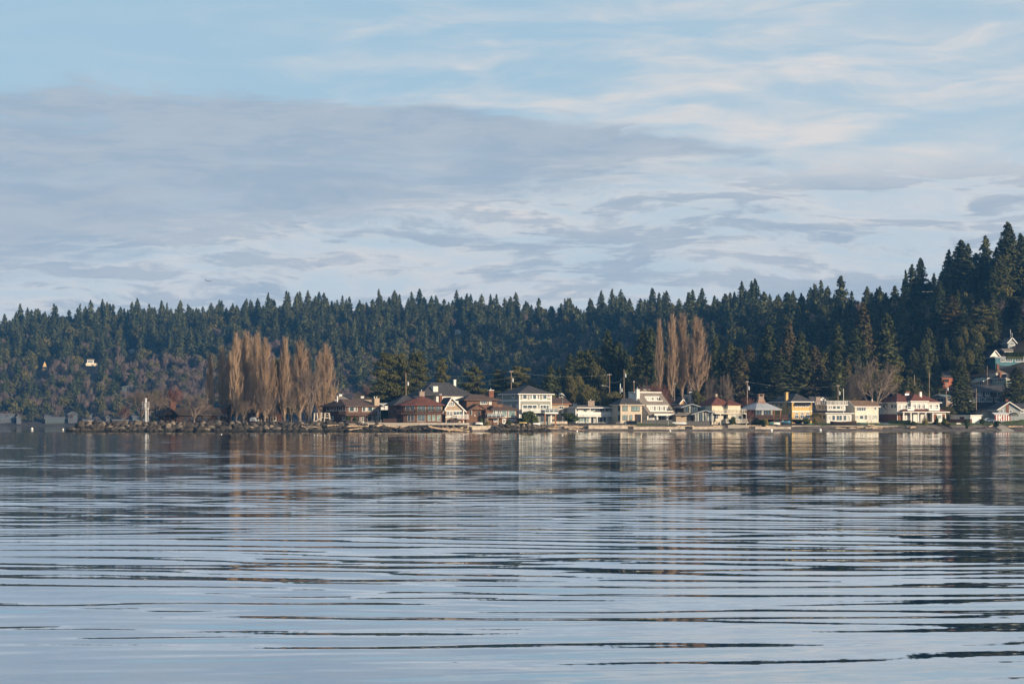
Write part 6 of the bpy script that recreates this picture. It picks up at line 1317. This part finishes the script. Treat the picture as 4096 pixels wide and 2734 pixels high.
def hedge(label, p0, p1, Y, top, bot, dep=2.0, m=F_SHRUB, n=3500):
    a = at(p0, bot, Y); b = at(p1, bot, Y); z = zat(top, Y); w_ = b.x - a.x; hgt = z - a.z; rng = np.random.default_rng(int(p0)); C = rng.random((n, 3)) * np.array([w_, dep, hgt]); k = rng.integers(0, 4, n)
    C[k == 0, 1] = rng.random((k == 0).sum()) * .25; C[k == 1, 2] = hgt - rng.random((k == 1).sum()) * .25; V, F = tri_cloud(C, rdir(rng, n), rdir(rng, n), .28)
    e = empty('hedge', a); tag(e, label, 'hedge'); link('foliage', npmesh('hedge_foliage', V, F, m), e); MB().box(.12, w_ - .12, .15, dep - .1, -1, hgt - .12).build('core', F_FIR, e)
hedge('long clipped dark hedge before the villa', 3553, 3644, 690, 1681, 1702); hedge('square clipped hedge beside brown balcony house', 1523, 1562, 628, 1640, 1676, 3); hedge('row of small clipped hedge bushes on the upper slope', 4025, 4096, 770, 1408, 1424, 1.5)
GB = 'garden shrubs'
for kind, px, Y, top, w_, lab in [('shrub', 1395, 612, 1664, 30, 'dark green shrub left below the brown house balcony'), ('shrub', 1422, 612, 1666, 26, 'dark green shrub right below the brown house balcony'), ('shrub', 545, 610, 1678, 30, 'low round shrub left of the beacon foot'), ('shrub', 608, 610, 1678, 40, 'low wide shrub right of the beacon foot'), ('shrub', 2128, 630, 1644, 70, 'dark wind bent evergreen shrub below grey green house deck'), ('shrub', 2095, 628, 1648, 52, 'rounded brown green bush left of grey green deck'), ('shrub', 2285, 655, 1652, 70, 'clipped dark shrub before the white balcony house'),
        ('shrub', 2036, 622, 1680, 28, 'small round shrub below the picture windows'), ('shrub', 2930, 668, 1666, 36, 'pointed dark shrub before the cream house deck'), ('shrub', 3040, 672, 1672, 44, 'dense shrub below the pavilion deck'), ('goldshrub', 3063, 670, 1674, 28, 'yellow green shrub right of the pavilion deck'), ('shrub', 3010, 674, 1676, 40, 'dark shrub left below the pavilion deck'), ('shrub', 3225, 677, 1669, 34, 'rounded shrub before the yellow house doors'), ('shrub', 3190, 679, 1676, 44, 'brownish shrub below the yellow house deck'), ('goldshrub', 3262, 680, 1672, 28, 'yellow green shrub between the yellow and roof deck houses'),
        ('goldshrub', 3758, 690, 1684, 16, 'small golden shrub left on the villa lawn'), ('goldshrub', 3772, 692, 1683, 16, 'small golden shrub middle on the villa lawn'), ('goldshrub', 3791, 690, 1682, 28, 'broad golden shrub right on the villa lawn'), ('shrub', 3738, 692, 1686, 30, 'low dark shrub on the villa lawn'), ('shrub', 3746, 690, 1662, 16, 'narrow dark cypress shrub left of villa side window'), ('shrub', 3775, 690, 1662, 20, 'dark climbing shrub right of villa side window'), ('shrub', 3655, 688, 1684, 34, 'small bushy plant in tub before the verandah'), ('shrub', 3985, 694, 1684, 30, 'dry brown shrub before the striped canopy'), ('shrub', 3930, 696, 1668, 20, 'tangled shrub right of the garage'), ('shrub', 3870, 685, 1678, 26, 'reddish round shrub against the garage wall'), ('shrub', 3400, 684, 1690, 60, 'low shrub bed before the roof deck house'), ('shrub', 1925, 618, 1672, 26, 'shrub at the foot of the shingle house')]:
    tree(kind, px, Y, top, w_, lab, GB)
def pampas(label, px, Y, top, wpx, n=260):
    p = at(px, 1705, Y); p.z = gz(p.x, p.y); H = zat(top, Y) - p.z; W_ = mpx(wpx, Y); rng = np.random.default_rng(int(px)); e = empty('pampas_grass', p); tag(e, label, 'grass clump')
    az = rng.random(n) * 6.28; r = W_ / 2 * rng.random(n); b = np.stack([np.cos(az) * r * .25, np.sin(az) * r * .25, np.zeros(n)], 1); t_ = np.stack([np.cos(az) * r, np.sin(az) * r, H * (.35 + .35 * rng.random(n))], 1)
    V, F = twig_cloud(b, t_, .05); link('blades', npmesh('blades', V, F, F_GOLD), e); n = 22; az = rng.random(n) * 6.28; r = W_ * .28 * rng.random(n); b = np.stack([np.cos(az) * r, np.sin(az) * r, np.full(n, H * .45)], 1); t_ = b * np.array([1.5, 1.5, 1]); t_[:, 2] = H * (.8 + .2 * rng.random(n)); V, F = twig_cloud(b, t_, .10); link('plumes', npmesh('plumes', V, F, mat('plume', (.50, .40, .28), .9, .1)), e)
pampas('tall pampas grass clump on the villa lawn edge', 3700, 690, 1650, 40); pampas('dry pampas grass before the shingle house', 1948, 620, 1664, 26, 160)
def palm(px, Y, top, lab):
    p = at(px, 1692, Y); p.z = gz(p.x, p.y); H = zat(top, Y) - p.z; e = empty('palm_tree', p); tag(e, lab, 'tree'); trunk_mesh(H * .8, .14, .1, int(px)).build('trunk', M_BARK, e); rng = np.random.default_rng(int(px)); n = 420; az = rng.random(n) * 6.28; t_ = rng.random(n); r = .15 + 1.5 * t_
    C = np.stack([np.cos(az) * r, np.sin(az) * r, H * .86 + .7 * t_ * (1 - t_) * 2 - .8 * t_ * t_], 1); D = np.stack([np.cos(az), np.sin(az), -.5 * t_], 1); V, F = tri_cloud(C, D, rng.normal(size=(n, 3)) * .3 + np.array([0, 0, 1.]), .55, .25); link('crown', npmesh('palm_crown', V, F, F_BROAD), e)
palm(3264, 684, 1650, 'small palm between the yellow house and roof deck house'); palm(4054, 698, 1645, 'small palm beside the striped canopy')

# ------------------------------------------------------------------ driftwood
DRIFT = mat('driftwood', (0.50, 0.37, 0.25), 0.9, 0.2, 1.2, bump=.03, coord='World'); DRIFT2 = mat('grey_driftwood', (0.33, 0.27, 0.21), 0.9, 0.25, 1.2, bump=.03, coord='World')
def log(label, p0, y0, p1, y1, Y, r, m=DRIFT, group=None, y2=None):
    a = at(p0, y0, Y); b = at(p1, y1, Y + (1.0 if y2 is None else y2)); mb = MB(); n = 5; pts = [a.lerp(b, i / n) + Vector((0, 0, random.uniform(-.06, .06))) for i in range(n + 1)]
    for i, (p, q) in enumerate(zip(pts, pts[1:])): mb.tube(p, q, r * (1 - .09 * i), r * (1 - .09 * (i + 1)), 7, i in (0, n - 1))
    tag(mb.build('driftwood_log', m, smooth=True), label, 'log', group)
GL = 'driftwood logs'
for a in [('pale log lying level on the rocks below the brown house', 1308, 1701, 1354, 1699, 601, .20), ('long pale log across the rocks below the brown balcony', 1385, 1705, 1474, 1703, 600.5, .26), ('bent pale log low on the rocks', 1394, 1719, 1446, 1711, 599.5, .24), ('thin pole slanting on rocks below the brown balcony', 1394, 1695, 1430, 1705, 602, .12), ('second thin pole slanting on rocks', 1412, 1692, 1432, 1702, 602.5, .11), ('pale stump log left below the octagonal house', 1507, 1703, 1530, 1699, 601.5, .3), ('long pale log below the octagonal house fence', 1548, 1702, 1604, 1709, 601, .26), ('short log on rocks below the octagonal house', 1600, 1707, 1630, 1702, 601.5, .2),
          ('long pale log sloping to the water below the octagonal house', 1712, 1705, 1800, 1722, 601, .34), ('long beached log at the waterline left of the concrete seawall', 1756, 1716, 1878, 1723, 602.5, .38), ('level log under the cottage deck', 1760, 1714, 1876, 1714, 604, .25), ('thin log on rocks right of the poplars', 1205, 1704, 1230, 1709, 600.5, .14), ('thin pale pole on breakwater below the small bare tree', 1000, 1706, 1036, 1711, 600, .14), ('thin pale pole on breakwater below stout poplar', 1250, 1705, 1276, 1709, 600, .13)]: log(*a, group=GL)
for k in range(16):
    p0 = random.uniform(2185, 2300); ln = random.uniform(18, 60); y = random.uniform(1700, 1715); log('pale driftwood log in the heap below grey green house', p0, y, p0 + ln, y + random.uniform(-2, 3), float(_i(p0, TSH)) + 4.0 + (1715 - y) * .35, random.uniform(.14, .28), random.choice([DRIFT, DRIFT, DRIFT2]), 'driftwood heap')
for k in range(16):
    p0 = random.uniform(3330, 3590); ln = random.uniform(14, 60); y = random.uniform(1707, 1713); log('pale driftwood on the beach below the tan roofed house', p0, y, p0 + ln, y + random.uniform(-1, 1.5), float(_i(p0, TSH)) + 4.5 + (1713 - y) * .3, random.uniform(.12, .24), random.choice([DRIFT, DRIFT, DRIFT2]), 'beach driftwood')
for p0, p1, y, lab in ((2985, 3045, 1702, 'driftwood along the wall below the pavilion house left'), (3060, 3102, 1704, 'driftwood along the wall below the pavilion house right'), (2510, 2545, 1702, 'driftwood bundle beside the seawall end'), (2705, 2775, 1703, 'driftwood line on the seawall before the low gable house'), (2850, 2888, 1703, 'driftwood at the corner of the low gable seawall'), (3470, 3498, 1699, 'short log above the tan house seawall')): log(lab, p0, y, p1, y, float(_i(p0, TSH)) + 6.5, .22)
log('dark rooted snag lying on the beach below grey green house', 2270, 1714, 2336, 1720, 640, .35, DRIFT2); log('dark stump upright on the beach snag', 2277, 1716, 2280, 1697, 640.5, .22, DRIFT2, y2=.2); log('orange brown beached log end below the villa hedge', 3640, 1709, 3662, 1707, 684, .42); log('dark beached log below the villa hedge', 3625, 1708, 3645, 1706, 685, .4, DRIFT2); log('pale log by the boat ramp', 3955, 1706, 3972, 1700, 690, .25); log('pale log on the boulder bank right of the ramp', 4030, 1706, 4090, 1704, 694, .28)
# ------------------------------------------------------------------ boats, buoys and small things
def boat(label, px, Y, py, L, W_, H, rz, m, inside=None, upturned=False, cabin=None, name='rowing_boat'):
    p = at(px, py, Y); e = empty(name, p, R(rz)); tag(e, label, 'boat'); n = 9; secs = []
    for i in range(n):
        t_ = i / (n - 1); wd = W_ / 2 * (1 - abs(2 * t_ - .85) ** 2.6 * .55) * (1 if t_ < .75 else max(.03, (1 - t_) / .25) ** .6); sh = H * (1 + .25 * (2 * t_ - .8) ** 2)
        secs.append([(L * (t_ - .5), -wd, sh), (L * (t_ - .5), -wd * .75, sh * .35), (L * (t_ - .5), 0, .05 + .12 * H * (t_ > .8)), (L * (t_ - .5), wd * .75, sh * .35), (L * (t_ - .5), wd, sh)])
    vs = [v for s in secs for v in s]; fs = [(i * 5 + j, i * 5 + 5 + j, i * 5 + 6 + j, i * 5 + 1 + j) for i in range(n - 1) for j in range(4)] + [(0, 1, 2, 3, 4)]
    if upturned: vs = [(x, y, H * 1.2 - z) for x, y, z in vs]
    o = MB().add(vs, fs).build('hull', m, e, smooth=True)
    if not upturned:
        dv = [(s[0][0] * .98, s[0][1] * .96, s[0][2] - .10) for s in secs] + [(s[4][0] * .98, s[4][1] * .96, s[4][2] - .10) for s in secs]; MB().add(dv, [(i, i + 1, n + i + 1, n + i) for i in range(n - 1)]).build('deck', inside or WHITE, e)
    if cabin:
        c = MB().add([(-L * .18, -W_ * .3, H), (L * .12, -W_ * .3, H), (L * .12, W_ * .3, H), (-L * .18, W_ * .3, H), (-L * .16, -W_ * .26, H + .75), (L * .04, -W_ * .26, H + .75), (L * .04, W_ * .26, H + .75), (-L * .16, W_ * .26, H + .75)], [(4, 5, 6, 7), (0, 1, 5, 4), (1, 2, 6, 5), (2, 3, 7, 6), (3, 0, 4, 7)]).build('cabin', cabin, e); MB().box(-L * .12, L * .02, -W_ * .31, -W_ * .29, H + .2, H + .55).build('window', G_DARK, c)
    return e
BLUEB = mat('blue_boat_paint', (.10, .28, .42), .4, .06); TEALB = mat('teal_boat_paint', (.10, .30, .30), .5, .08); GREENB = mat('green_boat_paint', (.03, .22, .10), .5, .08); TARP = mat('blue_tarp', (.16, .25, .38), .7, .1); REDB = mat('red_kayak', (.32, .04, .03), .5, .08); YELK = mat('yellow_kayak', (.55, .42, .16), .5, .08)
boat('blue and white motor boat with cabin below the yellow house', 3120, 676, 1694, 6.6, 2.0, .85, 172, BLUEB, cabin=WHITE, name='motor_boat'); boat('teal dinghy with raised bow below the pavilion house', 3072, 673, 1698, 3.8, 1.5, .7, 165, TEALB); boat('pale upturned dinghy left of the blue motor boat', 3098, 674, 1697, 3.6, 1.5, .7, 8, WHITE, upturned=True)
boat('large upturned white boat with green side before the low gable house', 2717, 667, 1702, 5.6, 2.4, 1.1, 4, WHITE, upturned=True); boat('white upturned boat on the boulder groin', 2146, 612, 1698, 2.2, 1.1, .55, 5, WHITE, upturned=True); boat('yellow kayak lying beside the boulder groin', 2091, 624, 1692, 2.4, .6, .35, 5, YELK, upturned=True); boat('dark red kayak leaning above the yellow kayak', 2088, 630, 1684, 3.0, .6, .35, 4, REDB, upturned=True)
boat('green canoe below the yellow house shrubs', 3236, 680, 1699, 3.4, .9, .5, 6, GREENB, upturned=True); boat('grey blue dinghy left of the green canoe', 3208, 680, 1698, 3.0, 1.2, .5, 4, TARP, upturned=True); boat('teal dinghy on trolley before the tan roofed house', 3455, 688, 1699, 3.6, 1.4, .7, 5, TEALB, upturned=True); boat('pale dinghy beside the teal dinghy on trolley', 3477, 689, 1700, 2.2, 1.2, .6, 5, WHITE, upturned=True); boat('green dinghy left of the teal dinghy on trolley', 3432, 689, 1698, 2.2, 1.1, .6, 5, GREENB, upturned=True); boat('blue tarpaulin covered boat near the villa hedge', 3535, 689, 1701, 4.0, 1.6, .7, 3, TARP, upturned=True); boat('white covered boat before the shingle house', 1916, 617, 1697, 2.2, 1.1, .6, 4, WHITE, upturned=True)
boat('dark hulled sailing boat under the white mast', 3374, 678, 1698, 8.5, 2.2, 1.0, 3, DARKW, name='sailing_boat')
for k, (px, py, r, lab) in enumerate([(3085, 1724, .48, 'white mooring buoy off the pavilion house'), (3281, 1723, .46, 'white mooring buoy off the roof deck house'), (2680, 1725, .34, 'white mooring buoy off the slanting roof house'), (2308, 1726, .30, 'white buoy off the white balcony house'), (128, 1718, .5, 'small white buoy far out at left'), (252, 1719, .35, 'tiny white buoy beside breakwater tip'), (2250, 1741, .16, 'tiny white float nearer than the other buoys'), (886, 1738, .14, 'small white float off the shelter house')]):
    Y = CAMH * FPX / (py - HYP); p = at(px, py, Y); e = empty('mooring_buoy', (p.x, p.y, 0)); tag(e, lab, 'buoy'); MB().sphere((0, 0, r * .7), r, 14, 9).build('float', WHITE, e, smooth=True); MB().tube((0, 0, r * 1.6), (0, 0, r * 1.95), r * .10, r * .10, 6).build('ring', METALW, e)
def gull(label, p, span, flap, rz, s=1.0):
    e = empty('seagull', p, R(rz)); tag(e, label, 'bird'); b = MB(); 
    for (x0, r0), (x1, r1) in zip([(-.26, .01), (-.16, .06), (0, .085), (.14, .07), (.2, .05), (.25, .045), (.29, .012)], [(-.16, .06), (0, .085), (.14, .07), (.2, .05), (.25, .045), (.29, .012), (.34, .006)]): b.tube((x0, 0, 0), (x1, 0, .01), r0, r1, 8, False)
    b.build('body', WHITE, e, smooth=True)
    for sg in (-1, 1):
        q = [(0, .05, .04), (.02, span * .22, .04 + flap * .8), (-.08, span * .5, .04 + flap * .7)]; w_ = [.17, .15, .02]; wv = []
        for (x, y, z), c in zip(q, w_): wv += [(x + c / 2, y * sg, z), (x - c / 2, y * sg, z), (x, y * sg, z + .025)]
        MB().add(wv, [(0, 3, 5, 2), (2, 5, 4, 1), (1, 4, 3, 0), (3, 6, 8, 5), (5, 8, 7, 4), (4, 7, 6, 3), (6, 7, 8)]).build('wing', WHITE, e)
gull('seagull flying low in front of the shingle house', at(1899, 1662, 590), 1.35, .35, 25); gull('seagull gliding high before the dark right slope', at(3711, 1168, 380), 2.0, .05, 90)
def plane():
    Y = 2600; p = at(834, 1123, Y); e = empty('airplane', p, R(-12)); e.rotation_euler = (0, R(8), R(-12)); tag(e, 'small distant airliner flying in the clouds over the left hillside', 'airplane'); m = mat('airliner_paint', (.30, .34, .38), .4, .05); s = .50; b = MB()
    for (x0, r0), (x1, r1) in zip([(-9, .2), (-6, .8), (-2, 1.1), (5, 1.1), (7.5, .9)], [(-6, .8), (-2, 1.1), (5, 1.1), (7.5, .9), (9, .15)]): b.tube((x0 * s, 0, 0), (x1 * s, 0, 0), r0 * s, r1 * s, 10, False)
    b.build('fuselage', m, e, smooth=True)
    for sg in (-1, 1):
        MB().add([(v[0] * s, v[1] * s * sg, v[2] * s) for v in [(2.5, .8, -.4), (-1.5, .8, -.4), (-4.2, 9, .4), (-3, 9, .4), (2.5, .8, -.1), (-1.5, .8, -.1), (-4.2, 9, .5), (-3, 9, .5)]], [(0, 1, 2, 3), (7, 6, 5, 4), (0, 4, 5, 1), (2, 6, 7, 3), (1, 5, 6, 2), (3, 7, 4, 0)]).build('wing', m, e)
        MB().add([(v[0] * s, v[1] * s * sg, v[2] * s) for v in [(-6.5, .3, .4), (-8.4, .3, .4), (-9.4, 3.2, .6), (-8.6, 3.2, .6), (-6.5, .3, .55), (-8.4, .3, .55)]], [(0, 1, 2, 3), (4, 5, 2, 3)]).build('tailplane', m, e); MB().tube((1.8 * s, 3 * s * sg, -1.0 * s), (-.6 * s, 3 * s * sg, -1.0 * s), .5 * s, .4 * s, 8).build('engine', m, e)
    MB().add([(v[0] * s, v[1] * s, v[2] * s) for v in [(-5.5, -.08, .8), (-8.6, -.08, .6), (-9.8, -.08, 4.2), (-8.6, -.08, 4.2), (-5.5, .08, .8), (-8.6, .08, .6), (-9.8, .08, 4.2), (-8.6, .08, 4.2)]], [(0, 1, 2, 3), (7, 6, 5, 4), (0, 4, 5, 1), (1, 5, 6, 2), (2, 6, 7, 3), (3, 7, 4, 0)]).build('tail_fin', m, e)
plane()
# striped canopy, sign, bench, car, life ring, tables
RED = mat('dark_red_canvas', (.26, .035, .045), .8, .08)
h = House('striped_canopy', 'red and white striped canvas canopy at right edge', 3980, 672, 10, 1684, 'canopy'); s1 = h.fs(4042); zt = h.z(1657); n = 13
for k in range(n): h.part(MB().box(s1 * k / n, s1 * (k + 1) / n - .01, 0, .05, 0.15, zt), 'stripe', RED if k % 2 == 0 else WHITE)
h.part(MB().add([(-.2, -.2, zt), (s1 + .2, -.2, zt), (s1, 3, zt + .7), (0, 3, zt + .7), (-.2, -.2, zt - .12), (s1 + .2, -.2, zt - .12)], [(0, 1, 2, 3), (4, 5, 1, 0)]), 'roof', WHITE); h.post(.05, .1, 0, zt, METALW, .1); h.post(s1 - .05, .1, 0, zt, METALW, .1)
h = House('sign_board', 'blank white signboard on post before the striped canopy', 3993, 699 - 32, 8, 1688, 'sign'); h.post(.55, .1, 0, h.z(1668), METALW, .1); h.part(MB().box(0, h.fs(4008), 0, .06, h.z(1674), h.z(1664)), 'board', WHITE)
h = House('garden_bench', 'white slatted garden bench on the villa lawn', 3828, 694 - 32, 12, 1702, 'bench')
for k in range(3): h.part(MB().box(0, 1.5, .12 * k, .12 * k + .09, .42, .46), 'seat_slat', WHITE)
for k in range(4): h.part(MB().box(0, 1.5, .42, .46, .55 + .12 * k, .63 + .12 * k), 'back_slat', WHITE)
for x in (.05, 1.40): h.part(MB().box(x, x + .06, 0, .07, 0, .62), 'leg', WHITE); h.part(MB().box(x, x + .06, .42, .48, 0, 1.0), 'leg', WHITE)
def car(label, px, Y, base, m, rz=10):
    p = at(px, base, Y); p.z = max(p.z, gz(p.x, p.y) + .05); e = empty('parked_car', p, R(rz)); tag(e, label, 'car'); side = [(-2.1, .35), (2.1, .35), (2.15, .75), (1.2, .92), (.55, 1.42), (-1.1, 1.45), (-1.8, .98), (-2.15, .9)]; n = len(side)
    MB().add([(x, -.85, z) for x, z in side] + [(x, .85, z) for x, z in side], [tuple(range(n)), tuple(range(n, 2 * n))[::-1]] + [((i + 1) % n, i, n + i, n + (i + 1) % n) for i in range(n)]).build('body', m, e)
    for x0, x1, z in ((-1.0, -.2, .95), (-.1, .75, .95)): MB().box(x0, x1, -.87, -.852, z, z + .40).build('window', G_DARK, e)
    MB().add([(1.15, -.7, .95), (1.15, .7, .95), (.6, .65, 1.38), (.6, -.65, 1.38)], [(0, 1, 2, 3)]).build('windscreen', G_DARK, e).location = (.03, 0, .02)
    for x in (-1.35, 1.35):
        for y in (-.86, .70): t_ = MB().tube((x, y, .32), (x, y + .16, .32), .32, .32, 14).build('wheel', BLACKF, e); MB().tube((x, y - .01, .32), (x, y + .17, .32), .18, .18, 10).build('rim', METALW, t_)
    for y in (-.6, .6): MB().box(2.10, 2.17, y - .15, y + .15, .58, .70).build('headlight', WHITE, e)
car('pale blue car parked between garage and striped canopy', 3955, 704, 1688, mat('blue_car_paint', (.25, .32, .38), .3, .03)); car('white car parked behind the poplars on the point', 1018, 630, 1688, mat('white_car_paint', (.6, .6, .6), .3, .03), 80)
tag(link('life_ring', None), 'orange life ring hanging below the cottage deck', 'life ring'); lr = bpy.data.objects['life_ring']; lr.location = at(1852, 1679, 617.5)
mb = MB(); n = 14
for i in range(n): a, b = 6.283 * i / n, 6.283 * (i + 1) / n; mb.tube((math.cos(a) * .33, 0, math.sin(a) * .33), (math.cos(b) * .33, 0, math.sin(b) * .33), .09, .09, 6, False)
mb.build('ring', mat('orange_plastic', (.55, .14, .06), .5, .05), lr)
def table(label, px, Y, base, L=1.8):
    h = House('picnic_table', label, px, Y - (19 + float(np.interp(px, [3100, 3400, 3600], [0, 5, 13])) if px > 2215 else 0), 12, base, 'table'); h.part(MB().box(0, L, 0, .75, .70, .76), 'top', WOODL)
    for y in (-.45, .95): h.part(MB().box(0, L, y, y + .25, .42, .46), 'bench', WOODL)
    for x in (.2, L - .3): h.part(MB().bar((x, -.3, 0), (x, .5, .7), .08, .1), 'leg', WOODL); h.part(MB().bar((x, 1.05, 0), (x, .25, .7), .08, .1), 'leg', WOODL)
table('white picnic table before the white balcony house', 2394, 659, 1697, 2.2); table('picnic table on the seawall before the beige house', 2464, 660, 1698, 2.2); table('wooden table on the patio of the tan roofed house', 3468, 682, 1691, 2.0)
# ------------------------------------------------------------------ the air
m_haze = bpy.data.materials.new('haze_air'); m_haze.use_nodes = True
t = NT(m_haze.node_tree); t.n.clear()
pv = t.node('ShaderNodeVolumePrincipled'); pv.inputs['Color'].default_value = (0.13, 0.46, 1.0, 1); pv.inputs['Density'].default_value = 0.000086
pv.inputs['Anisotropy'].default_value = 0.0
mo = t.node('ShaderNodeOutputMaterial'); t.l.new(pv.outputs[0], mo.inputs['Volume'])
hz = MB().box(-7200, 7200, -450, 9200, -4.0, 175).build('haze', m_haze); tag(hz, kind='stuff')
